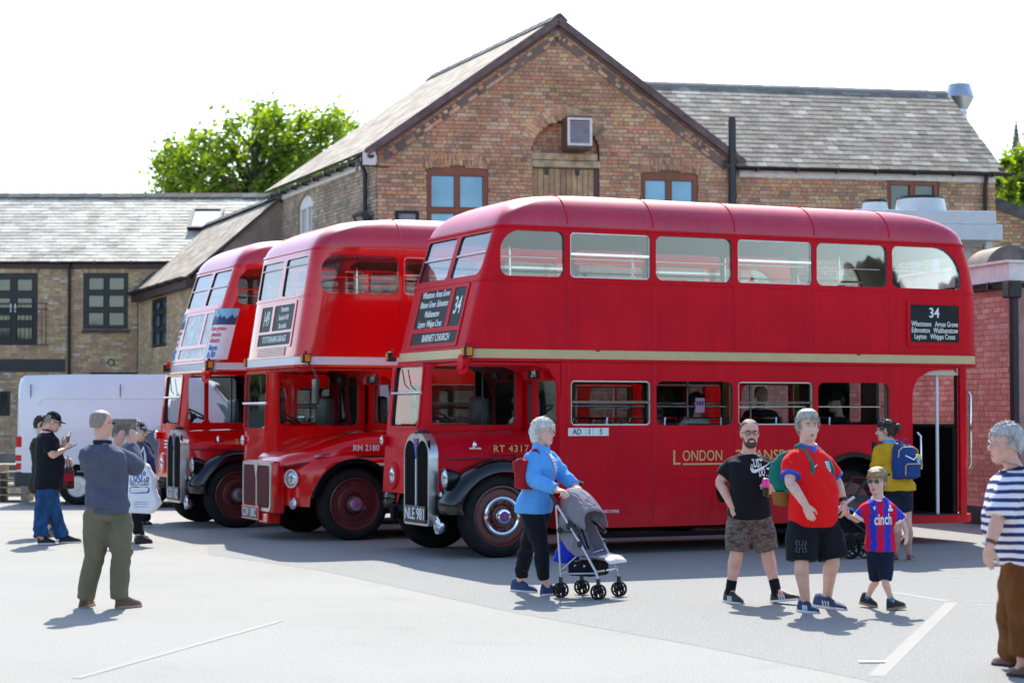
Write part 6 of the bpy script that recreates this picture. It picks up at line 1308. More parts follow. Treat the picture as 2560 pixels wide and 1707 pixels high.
def decal(name, V, F, C, rv, uv, n, target, m, parent, off=.004):
    deps = BVHTree.FromPolygons([v.co for v in target.data.vertices], [tuple(p.vertices) for p in target.data.polygons]); out = []
    for v in V:
        p = C + rv * v[0] + uv * v[1]; h = deps.ray_cast(p + n * .35, -n, .8); out.append((h[0] + n * (off + (v[2] > 0) * .001)) if h[0] is not None else p)
    return mk(name, out, F, m, parent)
def subdiv_poly(poly, step=.02):
    """grid-fill an outline so that it can drape: returns triangles of a clipped fan"""
    from mathutils.geometry import tessellate_polygon
    pts = []
    for i in range(len(poly)):
        a, b = Vector((*poly[i], 0)), Vector((*poly[(i + 1) % len(poly)], 0)); k = max(1, int((b - a).length / step))
        pts += [a + (b - a) * j / k for j in range(k)]
    return [tuple(p) for p in pts], [tuple(t) for t in tessellate_polygon([pts])]

def person(label, Y, J, K, group=None, loc_z=0.0):
    W_ = {}
    for q, v in J.items():
        if v[0] == 'g': W_[q] = G(v[1], v[2], v[3] if len(v) > 3 else 0.0)
    for q, v in J.items():
        if v[0] == 'g': continue
        if len(v) > 2: yy = Y + v[2]
        elif q[0] == 'a' and 'q' + q[1] in W_: yy = W_['q' + q[1]].y * .75 + W_['t' + q[1]].y * .25
        elif q[0] == 'k' and q[1] in 'lr' and 'q' + q[1] in W_: yy = (Y + W_['q' + q[1]].y) / 2
        else: yy = Y
        W_[q] = P(v[0], v[1], yy)
    k = K.get('k', 1.0); hip0 = W_['hip']; root = thing('person', label, 'person', (hip0.x, hip0.y, loc_z), 0, group); O = Vector((hip0.x, hip0.y, loc_z)); p = {q: v - O for q, v in W_.items()}
    B = frame(K['yaw'], K.get('lean', 0)); X = B @ Vector((1, 0, 0)); prof = TORSO[K.get('torso', 'm')]; skin = M[K.get('skin', 'skin_pink')]
    for s in 'lr':
        if 's' + s in p: q = p['neck'] - p['s' + s]; p['s' + s] = p['s' + s] + Vector((q.x, q.y, 0)) * K.get('shin', .12) - Vector((0, 0, .052 * k))
    hip, neck = p['hip'], p['neck']; hy, hpit = K['head'][:2]; HB = frame(hy, hpit, K.get('tilt', 0)); hk = K.get('hk', 1.0)
    head0 = p['head'] - HB @ Vector((0, -.008, .118)) * hk; HT = lambda v: head0 + HB @ (Vector(v) * hk)
    # ---- body: one continuous skin
    mb = MB(); mb.loft(torso_rings(hip, neck, B, prof, -.2, 1.03, -.014, k))
    mb.loft([[HT(q) for q in headring(*r)] for r in HEAD]); nb = .054 * k * K.get('neckr', 1.0)
    mb.tube([neck - Vector((0, 0, .05)) * k, neck + Vector((0, 0, .01)), HT((0, -.022, .03)), HT((0, -.022, .08))], [nb * 1.25, nb * 1.05, nb, nb * .95], 14)
    mb.tube([HT(q) for q in ((0, .083, .128), (0, .099, .106), (0, .111, .090), (0, .094, .080))], [.008 * hk, .0115 * hk, .0155 * hk, .010 * hk], 8); mb.ell(HT((0, .108, .090)), .0145 * hk, 8, 6)
    for s in (-1, 1):
        mb.ell(HT((s * .012, .098, .086)), .0095 * hk, 8, 5); mb.ell(HT((s * .076, -.014, .112)), (.011 * hk, .021 * hk, .033 * hk), 8, 6, HB); mb.ell(HT((s * .030, .080, .141)), (.026 * hk, .012 * hk, .009 * hk), 8, 5, HB); mb.ell(HT((s * .042, .064, .088)), (.024 * hk, .019 * hk, .024 * hk), 8, 6, HB)
    mb.ell(HT((0, .080, .018)), (.024 * hk, .015 * hk, .015 * hk), 8, 6, HB); mb.ell(HT((0, .087, .050)), (.026 * hk, .010 * hk, .012 * hk), 8, 6, HB)
    ar = K.get('arm', 1.0) * k; lr = K.get('leg', 1.0) * k
    for s in 'lr':
        if 's' + s in p:
            limb(mb, [neck + (p['s' + s] - neck) * .55 - Vector((0, 0, .03)), p['s' + s], (p['s' + s] + p['e' + s]) / 2, p['e' + s], p['e' + s] + (p['w' + s] - p['e' + s]) * .3, p['w' + s]], [.06 * ar, .055 * ar, .049 * ar, .040 * ar, .042 * ar, .027 * ar])
            hn = K.get('hand_' + s, dict(n=(0, 1, 0), side=(0, 0, 1))); hand(mb, p['w' + s], p['h' + s], Vector(hn['n']), Vector(hn['side']), k * K.get('handk', 1.0), hn.get('curl', .35))
        if 'k' + s in p:
            hj = p.get('p' + s, hip + X * (.085 * k if (p['k' + s] - hip).dot(X) > 0 else -.085 * k) - Vector((0, 0, .03)))
            p['p' + s] = hj; kn, an = p['k' + s], p['a' + s]; v = (an - kn); back = -(B @ Vector((0, 1, 0)))
            limb(mb, [hj, hj + (kn - hj) * .45, kn, kn + v * .28 + back * .012 * k, kn + v * .62 + back * .006 * k, an], [.088 * lr, .078 * lr, .055 * lr, .058 * lr, .045 * lr, .036 * lr])
            if 't' + s in p: mb.tube([an, an + (p['t' + s] - an) * .32 - Vector((0, 0, .02)), an + (p['t' + s] - an) * .6 + Vector((0, 0, .0))], [.034 * k, .026 * k, .014 * k], 10)
    skinmesh(mb, .0075 if hk > .85 else .007, 'body', skin, root, 2)
    # ---- face
    if K.get('face', True):
        op = K.get('eye', 1.0)
        for s in (-1, 1):
            e = MB().ell(HT((s * .031, .0805, .122)), (.0135 * hk, .008 * hk, .0062 * hk * op), 10, 6, HB).build('eye', M['eye_white'], root, 180); MB().ell(HT((s * .030, .0862, .122)), (.0058 * hk, .0035 * hk, .0056 * hk * op), 8, 6, HB).build('iris', M['iris'], e, 180)
            MB().tube([HT((s * .014, .094, .1375)), HT((s * .032, .0935, .142)), HT((s * .050, .080, .1385))], [.003 * hk, .0042 * hk, .002 * hk], 6).build('eyebrow', M[K.get('brow', K.get('hairm', 'hair_brown'))], root, 180)
        mo = K.get('mouth', 'closed')
        MB().tube([HT((-.022, .087, .050)), HT((0, .0965, .0515)), HT((.022, .087, .050))], [.002 * hk, .005 * hk, .002 * hk], 6).tube([HT((-.021, .087, .046 if mo != 'smile' else .040)), HT((0, .0955, .0435 if mo == 'closed' else .036)), HT((.021, .087, .046 if mo != 'smile' else .040))], [.002 * hk, .0055 * hk, .002 * hk], 6).build('lips', M['lip'], root, 180)
        if mo != 'closed': MB().ell(HT((0, .0925, .0445)), ((.021 if mo == 'smile' else .012) * hk, .005 * hk, .0052 * hk), 10, 6, HB).build('teeth' if mo == 'smile' else 'mouth', M['teeth'] if mo == 'smile' else M['iris'], root, 180)
    # ---- hair, beard, cap, glasses
    hs = K.get('hair')
    if hs:
        hm = M[K['hairm']]; mb = MB()
        def hl(rows): mb.loft([[HT(q) for q in headring(*r)] for r in rows])
        if hs == 'short': hl([(.075, .066, -.05, -.098), (.11, .0765, -.022, -.112), (.14, .0795, .0, -.117), (.162, .0805, .035, -.119), (.176, .0805, .086, -.117), (.205, .075, .078, -.105), (.232, .056, .052, -.08), (.249, .026, .015, -.045)])
        if hs == 'thin': hl([(.085, .066, -.055, -.098), (.11, .0755, -.022, -.108), (.14, .0785, .0, -.112), (.165, .079, .0, -.112), (.185, .076, .0, -.108), (.2, .062, -.03, -.092)])
        if hs == 'buzz': hl([(.085, .066, -.055, -.098), (.11, .0750, -.022, -.106), (.14, .0785, .010, -.110), (.165, .0795, .030, -.110), (.19, .077, .045, -.104), (.212, .066, .030, -.090), (.230, .040, -.005, -.062)])
        if hs == 'crew': hl([(.07, .066, -.05, -.098), (.10, .0755, -.018, -.108), (.14, .0795, .016, -.112), (.165, .0805, .045, -.112), (.185, .0795, .068, -.109), (.21, .070, .058, -.096), (.236, .045, .02, -.064), (.243, .02, 0, -.04)])
        if hs == 'messy':
            hl([(.075, .066, -.05, -.10), (.11, .078, -.022, -.116), (.14, .081, .0, -.121), (.162, .083, .035, -.124), (.178, .084, .090, -.122), (.21, .080, .093, -.112), (.24, .066, .075, -.09), (.262, .035, .03, -.05)])
            for q in range(46): a = RNG.random() * 6.28; rr_ = RNG.random() ** .5; b = Vector((math.cos(a) * .062 * rr_, -.015 + math.sin(a) * .082 * rr_, .238 - .03 * rr_)); mb.tube([HT(b), HT(b + Vector((RNG.normal(0, .015) - .008, RNG.normal(0, .014), .018 + RNG.random() * .022)))], [.011 * hk, .003 * hk], 5)
        if hs == 'mop':
            hl([(.085, .068, -.04, -.105), (.12, .082, -.01, -.120), (.145, .086, .025, -.126), (.158, .088, .088, -.127), (.175, .089, .103, -.126), (.21, .083, .098, -.115), (.24, .066, .07, -.09), (.26, .033, .02, -.05)])
            for q in range(26): a = RNG.random() * 3.14; b = Vector((math.cos(a) * .07, .01 + math.sin(a) * .085, .165 + RNG.random() * .03)); mb.tube([HT(b + Vector((0, 0, .03))), HT(b + Vector((0, .006, -.004 - RNG.random() * .014)))], [.014 * hk, .005 * hk], 5)
        if hs == 'bob':
            hl([(.005, .078, -.02, -.095), (.03, .086, .0, -.115), (.07, .092, .018, -.128), (.11, .094, .032, -.132), (.145, .094, .055, -.132), (.160, .093, .098, -.130), (.19, .088, .100, -.122), (.225, .072, .075, -.10), (.25, .04, .03, -.06), (.26, .015, -.005, -.03)])
            for q in range(22): a = R(20 + 140 * RNG.random()); b = Vector((math.cos(a) * .078, .008 + math.sin(a) * .092, .172)); mb.tube([HT(b + Vector((0, 0, .02))), HT(b + Vector((0, .002, -.016 - RNG.random() * .012)))], [.012 * hk, .004 * hk], 5)
        if hs == 'long': hl([(-.16, .085, -.03, -.115), (-.08, .098, -.01, -.125), (.0, .098, .0, -.125), (.08, .094, .02, -.128), (.13, .092, .04, -.128), (.165, .088, .088, -.125), (.2, .08, .08, -.11), (.232, .06, .05, -.085), (.25, .025, .01, -.045)])
        if hs == 'bun':
            hl([(.055, .06, -.055, -.098), (.09, .076, -.02, -.115), (.13, .081, .01, -.121), (.155, .082, .045, -.122), (.172, .082, .089, -.12), (.205, .076, .08, -.108), (.232, .056, .052, -.08), (.247, .026, .015, -.045)]); mb.ell(HT((0, -.145, .155)), .036 * hk, 10, 8); 
            for q in range(16): mb.tube([HT((RNG.normal(0, .02), -.13, .14)), HT((RNG.normal(0, .03), -.16, .14 + RNG.normal(0, .03))), HT((RNG.normal(0, .04), -.14 - RNG.random() * .03, .03 + RNG.random() * .06))], [.010 * hk, .006 * hk, .003 * hk], 5)
        skinmesh(mb, .006, 'hair', hm, root, 1, .003, 2.0, 2.2)
        st = MB(); nl = dict(buzz=0, thin=60, short=330, messy=360, mop=340, bob=380, bun=160, long=120).get(hs, 0); tries = 0
        while nl and tries < 6000:
            tries += 1; v = Vector(RNG.normal(0, 1, 3)).normalized(); q = Vector((v.x * .082, v.y * .111 - .012, v.z * .115 + .138))
            side_ = abs(q.x) > .055 and q.y < (.03 if hs != 'bob' else .0) and q.z > (.105 if hs in ('short', 'messy', 'bun') else .02 if hs in ('bob', 'long') else .095)
            if not (q.z > (.178 if hs in ('short', 'messy', 'bun') else .165) or (q.y < -.03 and q.z > .07) or side_): continue
            if hs == 'bob' and q.z < .16: q = Vector((q.x * 1.13, q.y * 1.1, q.z))
            fl_ = Vector((q.x * 3, (q.y + .05) * 3, -.55 - (.24 - q.z) * 3)) + Vector(RNG.normal(0, .25, 3)); fl_ = (fl_ - v * fl_.dot(v)).normalized(); L_ = dict(short=.030, messy=.040, mop=.045, bob=.055, bun=.05, long=.07, thin=.02)[hs] * (.6 + .8 * RNG.random())
            lift = (.010 if hs in ('messy',) else .004) * RNG.random(); st.tube([HT(q - v * .004), HT(q + fl_ * L_ * .5 + v * (.004 + lift * .6)), HT(q + fl_ * L_ - v * .002 + v * lift)], [.0055 * hk, .0050 * hk, .0015 * hk], 4); nl -= 1
        if st.V: meta(st.build('hair_locks', hm, root, 180), kind='stuff')
    if K.get('beard'):
        mb = MB(); mb.loft([[HT(q) for q in headring(*r)] for r in [(-.016, .022, .068, .02), (.002, .046, .092, -.0), (.022, .059, .099, -.005), (.034, .064, .098, -.005)]])
        mb.loft([[HT(q) for q in headring(*r)] for r in [(.03, .064, .07, -.005), (.06, .0675, .056, -.0), (.09, .0715, .035, .0), (.11, .073, .015, -.01)]])
        mb.tube([HT((-.034, .078, .040)), HT((-.026, .092, .060)), HT((0, .100, .066)), HT((.026, .092, .060)), HT((.034, .078, .040))], [.008 * hk, .0085 * hk, .007 * hk, .0085 * hk, .008 * hk], 8); skinmesh(mb, .006, 'beard', M['beard_dark'], root, 1, .002, 1.0, 3)
    if K.get('cap'):
        c = MB().loft([[HT(q) for q in headring(*r)] for r in [(.150, .082, .095, -.114), (.175, .083, .094, -.115), (.205, .077, .082, -.106), (.235, .06, .055, -.085), (.253, .03, .02, -.05), (.258, .008, -.01, -.02)]]).build('cap', M[K['cap']], root, 60)
        br_ = [];
        for kk in range(11): t = R(20 + 140 * kk / 10); br_.append((math.cos(t) * .076, .045 + math.sin(t) * .05)); 
        ou = [(math.cos(R(20 + 140 * kk / 10)) * .082, .05 + math.sin(R(20 + 140 * kk / 10)) * .125) for kk in range(11)]
        V = [HT((x, y, .155)) for x, y in br_] + [HT((x, y, .150 - abs(x) * .18)) for x, y in ou] + [HT((x, y, .160)) for x, y in br_] + [HT((x, y, .155 - abs(x) * .18)) for x, y in ou]
        mk('brim', V, [(i, i + 1, i + 12, i + 11) for i in range(10)] + [(i + 22, i + 33, i + 34, i + 23) for i in range(10)] + [(i + 11, i + 12, i + 34, i + 33) for i in range(10)], M[K['cap']], c)
    g = K.get('glasses')
    if g:
        mb = MB(); gm_ = M['metal_thin'] if g in ('rimless', 'aviator') else M['black_pipe']; th = .0012 if g in ('rimless', 'aviator') else .0028; lens = MB()
        for s in (-1, 1):
            ring = [HT((s * (.033 + .024 * sup(t, 3.2)[0]), .098, .120 + .0165 * sup(t, 3.2)[1])) for t in [2 * math.pi * i / 20 for i in range(21)]]; mb.tube(ring, th * hk, 6); lens.add([r - HB @ Vector((0, .0005, 0)) for r in ring[:20]], [tuple(range(20))]); mb.tube([HT((s * .057, .096, .126)), HT((s * .076, .05, .124)), HT((s * .080, -.01, .120))], th * hk, 6)
        mb.tube([HT((-.009, .099, .124)), HT((0, .102, .127)), HT((.009, .099, .124))], th * hk, 6); fo = mb.build('glasses', gm_, root, 60); lens.build('lenses', M['lens_dark'] if g in ('sun', 'aviator') else M['bus_glass'], fo)
    # ---- clothes
    out = dict(root=root, p=p, B=B, O=O, HT=HT, X=X)
    lg = K.get('legs')
    if lg:
        mb = MB(); ez = lg.get('ease', .014); mb.loft(torso_rings(hip, neck, B, prof, -.24, lg.get('top', -.03), min(ez, .012), k))
        for s in 'lr':
            if 'k' + s not in p: continue
            hj, kn, an = p['p' + s], p['k' + s], p['a' + s]; e = lg.get('end', 2.0); back = -(B @ Vector((0, 1, 0)))
            pts = [hj, hj + (kn - hj) * .45, kn]; w_ = lg.get('wide', 1.0); rs = [.092 * lr + ez * .6, (.085 * lr + ez) * (1 + (w_ - 1) * .5), (.060 * lr + ez) * w_]
            if e > 1: pts += [kn + (an - kn) * .5 * min(1, (e - 1)) + back * .01, kn + (an - kn) * (e - 1)]; rs += [(.056 * lr + ez) * w_, lg.get('cuff', .052) * lr + ez]
            elif e < 1: pts[-1] = hj + (kn - hj) * e; rs[-1] = (.072 * lr + ez) * w_
            pp, rr_ = smooth_path([Vector(q) for q in pts], rs, 5); mb.tube(pp, rr_, 16); mb.ell(pp[0], rr_[0], 14, 8)
        out['legs'] = skinmesh(mb, .011, lg.get('name', 'trousers'), M[lg['mat']], root, 2, lg.get('amp', .009), K.get('seed', 0) + 1)
    tp = K.get('top')
    if tp:
        mb = MB(); ez = tp.get('ease', .016); mb.loft(torso_rings(hip, neck, B, prof, tp.get('hem', -.1), tp.get('neck_t', .985), ez, k, flare=tp.get('flare', .03)))
        e = tp.get('sleeve', .62)
        for s in 'lr':
            if 's' + s not in p: continue
            S, E_, Wr = p['s' + s], p['e' + s], p['w' + s]; sw = tp.get('swide', 1.0); pts = [neck + (S - neck) * .5 - Vector((0, 0, .035)) * k, S, (S + E_) / 2, E_]; rs = [.060 * ar + ez * .6, .058 * ar + ez * .8, (.054 * ar + ez) * sw, (.048 * ar + ez) * sw]
            if e <= 1: pts = pts[:2] + [S + (E_ - S) * e * .5, S + (E_ - S) * e]; rs[3] *= 1.02
            else: pts += [E_ + (Wr - E_) * .5 * (e - 1), E_ + (Wr - E_) * (e - 1)]; rs += [.046 * ar + ez * .9, .036 * ar + ez * .7]
            pp, rr_ = smooth_path([Vector(q) for q in pts], rs, 5); mb.tube(pp, rr_, 14); mb.ell(pp[5], rr_[5], 12, 8)
            out['cuff_' + s] = (pp[-2], pp[-1], rr_[-1])
        out['top'] = skinmesh(mb, .010, tp.get('name', 'shirt'), M[tp['mat']], root, 2, tp.get('amp', .008), K.get('seed', 0))
        if tp.get('trim'):
            for s in 'lr':
                if 'cuff_' + s in out and tp.get('cufftrim', True): a, b, r_ = out['cuff_' + s]; d = (b - a).normalized(); MB().lathe(b - d * .022, d, [(0, r_ * .93), (0, r_ * 1.03), (.026, r_ * 1.03), (.026, r_ * .9)], 20).build('cuff', M[tp['trim']], root, 40)
        if tp.get('collar'):
            cr, ch = tp.get('collar_r', .074) * k, tp.get('collar_h', .035); F = B @ Vector((0, 1, 0)); c0 = neck + F * .004
            rr_ = [[c0 + Vector((0, 0, z)) + X * (cr * q) * math.cos(t) + F * (cr * q * .95) * math.sin(t) - Vector((0, 0, .028 * max(0, math.sin(t)))) for t in [2 * math.pi * i / 24 for i in range(24)]] for z, q in ((-.022, 1.16), (.0, 1.05), (ch, .98), (ch - .002, .93), (.0, .93))]
            MB().loft(rr_, cap=False).build('collar', M[tp['collar']], root, 60)
    sh = K.get('shoes')
    if sh:
        for s in 'lr':
            if 't' + s not in p: continue
            an, to = p['a' + s], p['t' + s]; hz = p.get('z' + s); d = (to - Vector((an.x, an.y, to.z)));
            if 'q' + s in p: d = to - p['q' + s]
            L_ = d.length if 'q' + s in p else d.length + .06 * k; d.normalize(); heel = to - d * L_; up_ = Vector((0, 0, 1)); up_ = (up_ - d * up_.dot(d)).normalized(); sd = d.cross(up_); rg = []; so = []
            for t, w_, h_ in ((0, .026, .072), (.05, .036, .108), (.2, .041, .118), (.36, .043, .108), (.52, .047, .082), (.72, .050, .060), (.90, .042, .046), (1.0, .018, .028)):
                c = heel + d * L_ * t; w_ *= k * sh.get('w', 1.0); h_ *= k * sh.get('h', 1.0); rg.append([c + sd * w_ * math.cos(u) * (1 if math.sin(u) < .2 else .88) + up_ * (h_ * max(0, math.sin(u)) + .012) for u in [math.pi * i / 8 for i in range(9)]]); so.append([c + sd * (w_ + .003) * x + up_ * z for x, z in ((-1, .022), (-1.02, .004), (-.9, 0), (.9, 0), (1.02, .004), (1, .022))])
            o = MB().loft(rg).build(sh.get('name', 'shoe'), M[sh['mat']], root, 50); MB().loft(so).build('sole', M[sh.get('sole', 'sole_white')], o, 40)
            if sh.get('stripes'):
                for q in range(3):
                    t = .40 + q * .09
                    for sg in (-1, 1): a = heel + d * L_ * t + sd * sg * (.0405 * k + .003) + up_ * .024; b = heel + d * L_ * (t - .05) + sd * sg * (.036 * k + .001) + up_ * .066; mk('stripe', [a, a + d * .014, b + d * .014, b, a + sd * sg * .004, a + d * .014 + sd * sg * .004, b + d * .014 + sd * sg * .004, b + sd * sg * .004], [(0, 1, 2, 3), (4, 5, 6, 7), (0, 4, 5, 1), (3, 7, 6, 2)], M['sole_white'], o)
            if sh.get('sock'): v = (p['k' + s] - an); MB().tube([an - v * .12, an + v * sh.get('sockh', .2)], [.041 * lr, .043 * lr], 14).build('sock', M[sh['sock']], root, 60)
    return out
# ---- the people, from left to right
def gtext(name, s, size, rv, uv, c, n, target, m, parent, bold=0, sx=1.0, fit=None, **k):
    V, F = text_geo(s, size, bold, sx, ext=0.0, res=2, **k)
    if fit: xs = [v[0] for v in V]; q = fit / (max(xs) - min(xs)); mid = (max(xs) + min(xs)) / 2; V = [((v[0] - mid) * q, v[1], v[2]) for v in V]
    return decal(name, V, F, c, rv, uv, n, target, m, parent)
def box_bag(o, label, cat, c, B, prof, m, parts, group=None, name='backpack'):
    """soft bag from rounded sections; prof: (height, half width, depth) ; worn on the back"""
    t = thing(name, label, cat, c, 0, group); X, F, Z = B @ Vector((1, 0, 0)), B @ Vector((0, 1, 0)), B @ Vector((0, 0, 1)); mb = MB()
    mb.loft([[X * (hw * sup(u, 3)[0]) - F * (dp * .5 + dp * .5 * sup(u, 3)[1]) + Z * z for u in [2 * math.pi * i / 24 for i in range(24)]] for z, hw, dp in prof])
    me = remesh(mb.V, mb.F, .012, 2); me.materials.clear(); me.materials.append(m); wrinkle(me, .006, 3.0); me.shade_smooth(); link('bag_body', me, t); return t, X, F, Z
# cap man with two phones
Yc = 26.05
cm = person('person in black cap, black polo shirt and blue jeans looking down at a phone', Yc, dict(head=(131, 1054), neck=(118, 1079), hip=(117, 1204), sl=(104, 1094, .10), sr=(121, 1093, -.17), el=(150, 1131, .26), er=(131, 1137, -.22), wl=(158, 1113, .20), wr=(158, 1125, -.06), hl=(171, 1098, .16), hr=(174, 1119, -.0),
    kl=(104, 1284), kr=(137, 1283), al=(103, 1345), ar=(157, 1343), ql=('g', 94, 1361), tl=('g', 138, 1360), qr=('g', 148, 1358), tr=('g', 203, 1356)),
    dict(yaw=112, head=(112, -18), torso='belly', k=1.02, arm=1.12, leg=1.2, skin='skin_pink', hair='thin', hairm='hair_buzz', cap='cloth_black', glasses='sun', legs=dict(mat='denim', ease=.016, end=1.95, cuff=.07, wide=1.1, amp=.011), top=dict(mat='cloth_black', hem=-.16, sleeve=.8, ease=.020, collar='cloth_black', swide=1.15, flare=.02), shoes=dict(mat='shoe_black'), seed=1,
         hand_r=dict(n=(.2, -.2, -1), side=(0, -.6, .4), curl=.5), hand_l=dict(n=(.6, -.6, .2), side=(.2, .2, .9), curl=.6)))
def phone(px, py, Y, label, rz, tilt, s=1.0):
    c = P(px, py, Y); t = thing('phone', label, 'phone', c, rz, 'phones held by the man in the cap'); Bm = Matrix.Rotation(tilt, 3, 'Y'); T = lambda x, y, d: tuple(Bm @ Vector((d - .004, x, y)))
    plate('case', rrect(-.037 * s, .037 * s, -.075 * s, .075 * s, .012), [], .009, T, M['black_pipe'], t); plate('screen', rrect(-.033 * s, .033 * s, -.068 * s, .068 * s, .006), [], .001, lambda x, y, d: tuple(Bm @ Vector((-.0058 + d, x, y))), M['dark_glass'], t)
phone(173, 1091, Yc + .14, 'dark phone raised in the far hand of the man in the black cap', .4, R(12)); phone(178, 1117, Yc + .0, 'dark phone lying in the near palm of the man in the black cap', .4, R(62))
# companion behind him
person('person in dark coat and cropped trousers hidden behind the man in the cap', 27.6, dict(head=(104, 1062), neck=(104, 1092), hip=(112, 1210), sl=(90, 1104, .1), sr=(122, 1104, -.1), el=(98, 1150, .2), er=(140, 1150, .1), wl=(118, 1170, .3), wr=(164, 1148, .15), hl=(128, 1172, .3), hr=(172, 1156, .15),
    kl=(106, 1275), kr=(126, 1278), al=(108, 1325), ar=(128, 1328), ql=('g', 104, 1343), tl=('g', 125, 1344), qr=('g', 118, 1338), tr=('g', 146, 1343)),
    dict(yaw=80, head=(80, -10), torso='f', skin='skin_pale', hair='short', hairm='hair_dark', legs=dict(mat='cloth_darkgreen', end=1.6, ease=.02), top=dict(mat='cloth_darkgreen', hem=-.20, sleeve=1.2, ease=.045, name='coat', flare=.08), shoes=dict(mat='shoe_black', sole='sole_tan'), seed=2))
c = P(172, 1185, 27.3); fb = thing('shoulder_bag', 'dark floral bag with a red flap hanging beside the man in the cap', 'bag', c)
mb = MB(); mb.loft([[(hw * sup(u, 3)[0], hd * sup(u, 3)[1], z) for u in [2 * math.pi * i / 18 for i in range(18)]] for z, hw, hd in ((-.20, .05, .03), (-.19, .075, .05), (0, .07, .05), (.08, .055, .04), (.1, .03, .02))]); mb.build('bag_body', M['cloth_floral'], fb, 60)
MB().rbox(-.055, .075, -.06, -.045, -.10, .02, .012).build('flap', M['leather_red'], fb, 40); MB().tube([(-.03, 0, .09), (-.02, 0, .25), (.03, 0, .09)], .010, 6).tube([(-.03, 0, -.19), (-.04, .02, -.42)], .012, 6).build('strap', M['cloth_black'], fb, 40)
# man photographing with a tablet
tm = person('person in slate jumper and olive trousers seen from behind, holding up a tablet', 17.4, dict(head=(253, 1058), neck=(256, 1108), hip=(268, 1262), sl=(217, 1126, -.05), sr=(305, 1127, .08), el=(232, 1170, .28), er=(338, 1166, .20), wl=(292, 1116, .42), wr=(331, 1112, .36), hl=(303, 1092, .42), hr=(333, 1088, .38),
    pl=(243, 1285, .0), pr=(294, 1285, .05), kl=(236, 1392), kr=(303, 1388), al=(213, 1499), ar=(298, 1498), ql=('g', 205, 1519), tl=('g', 229, 1512), qr=('g', 291, 1521), tr=('g', 352, 1516)),
    dict(yaw=156, head=(142, 4), torso='m', k=1.03, arm=1.1, leg=1.12, skin='skin_pink', hair='buzz', hairm='hair_buzz', glasses='sun', legs=dict(mat='cloth_olive', ease=.018, end=1.97, cuff=.052, wide=1.04, amp=.012), top=dict(mat='cloth_slate', hem=-.12, sleeve=1.93, ease=.022, collar='cloth_navy', collar_h=.03, collar_r=.082, name='jumper', amp=.014, swide=1.12, flare=-.01), shoes=dict(mat='shoe_brown', sole='sole_tan'), seed=3,
         hand_r=dict(n=(.1, -.95, .1), side=(-1, 0, .2), curl=.35), hand_l=dict(n=(0, -.95, .1), side=(-.2, 0, 1), curl=.3)))
wb_ = torso_rings(tm['p']['hip'], tm['p']['neck'], tm['B'], TORSO['m'], -.15, -.06, .020, 1.03); mb = MB(); mb.loft(wb_, cap=False); mb.build('waistband', M['cloth_slate'], tm['root'], 60)
c = P(310, 1070, 17.4 + .46); tb = thing('tablet', 'tablet computer held up showing a grey picture of the buses', 'tablet', c, R(-12))
T = lambda x, y, d: (x, d, y); plate('case', rrect(-.122, .122, -.088, .088, .012), [], .012, T, M['steel'], tb); sc_ = plate('screen', rrect(-.116, .116, -.081, .081, .004), [], .002, lambda x, y, d: (x, -.003 + d, y), mat('tablet_screen', (.15, .16, .14), .25, var=.35, scale=22), tb)
M['screen_bus'] = mat('tablet_picture', (.13, .09, .085), .3, var=.5, scale=30)
for (x0, x1, y0, y1) in ((-.03, .06, -.02, .035), (-.075, -.035, -.02, .02)): plate('picture', rrect(x0, x1, y0, y1, .012), [], .0006, lambda x, y, d: (x, -.0042 + d, y), M['screen_bus'], sc_)
# person with the carrier bag, and legs beyond
bp_ = person('person in peaked cap and purple jacket carrying a big white shopping bag', 26.1, dict(head=(346, 1078), neck=(346, 1106), hip=(350, 1215), sl=(332, 1118, .10), sr=(363, 1117, -.12), el=(336, 1160, .15), er=(372, 1150, -.18), wl=(345, 1190, .0), wr=(379, 1183, -.18), hl=(352, 1200, -.05), hr=(384, 1198, -.2),
    kl=(340, 1285), kr=(343, 1284), al=(352, 1344), ar=(345, 1343), ql=('g', 338, 1352), tl=('g', 372, 1350), qr=('g', 340, 1359), tr=('g', 380, 1357)), dict(yaw=70, head=(80, -8), torso='f', skin='skin_pale', hair='short', hairm='hair_white', cap='cloth_black', legs=dict(mat='cloth_black', end=1.85, ease=.012), top=dict(mat='cloth_purple', hem=-.1, sleeve=1.95, ease=.03, name='jacket', collar='suede_tan'), shoes=dict(mat='shoe_black', sole='shoe_black'), seed=4))
person('person in black trousers almost hidden behind the white shopping bag', 30.0, dict(head=(350, 1075), neck=(352, 1098), hip=(356, 1190), sl=(342, 1106, .1), sr=(366, 1106, -.1), el=(344, 1140, .1), er=(366, 1140, -.1), wl=(348, 1172, -.0), wr=(362, 1172, -.2), hl=(350, 1186, 0), hr=(362, 1186, -.2), kl=(352, 1255), kr=(364, 1255), al=(353, 1304), ar=(366, 1304), ql=('g', 348, 1316), tl=('g', 362, 1315), qr=('g', 360, 1316), tr=('g', 380, 1315)),
    dict(yaw=60, head=(60, 0), torso='f', skin='skin_pale', hair='short', hairm='hair_grey', legs=dict(mat='cloth_black', end=1.95, ease=.014), top=dict(mat='cloth_navy', sleeve=1.9, ease=.02), shoes=dict(mat='shoe_black'), seed=5))
c = P(352, 1285, 25.75); bag = thing('carrier_bag', 'bulging white plastic carrier bag with blue print in front of the purple jacket', 'bag', c)
kx = 25.75 / FPX; ol = [(-28, 4), (30, 2), (52, 26), (40, 60), (36, 90), (22, 122), (4, 132), (-20, 126), (-30, 100), (-32, 50)]
M['plastic'] = mat('white_plastic_bag', (.74, .76, .78), .35, var=.06, scale=9, bump=.6, bscale=9)
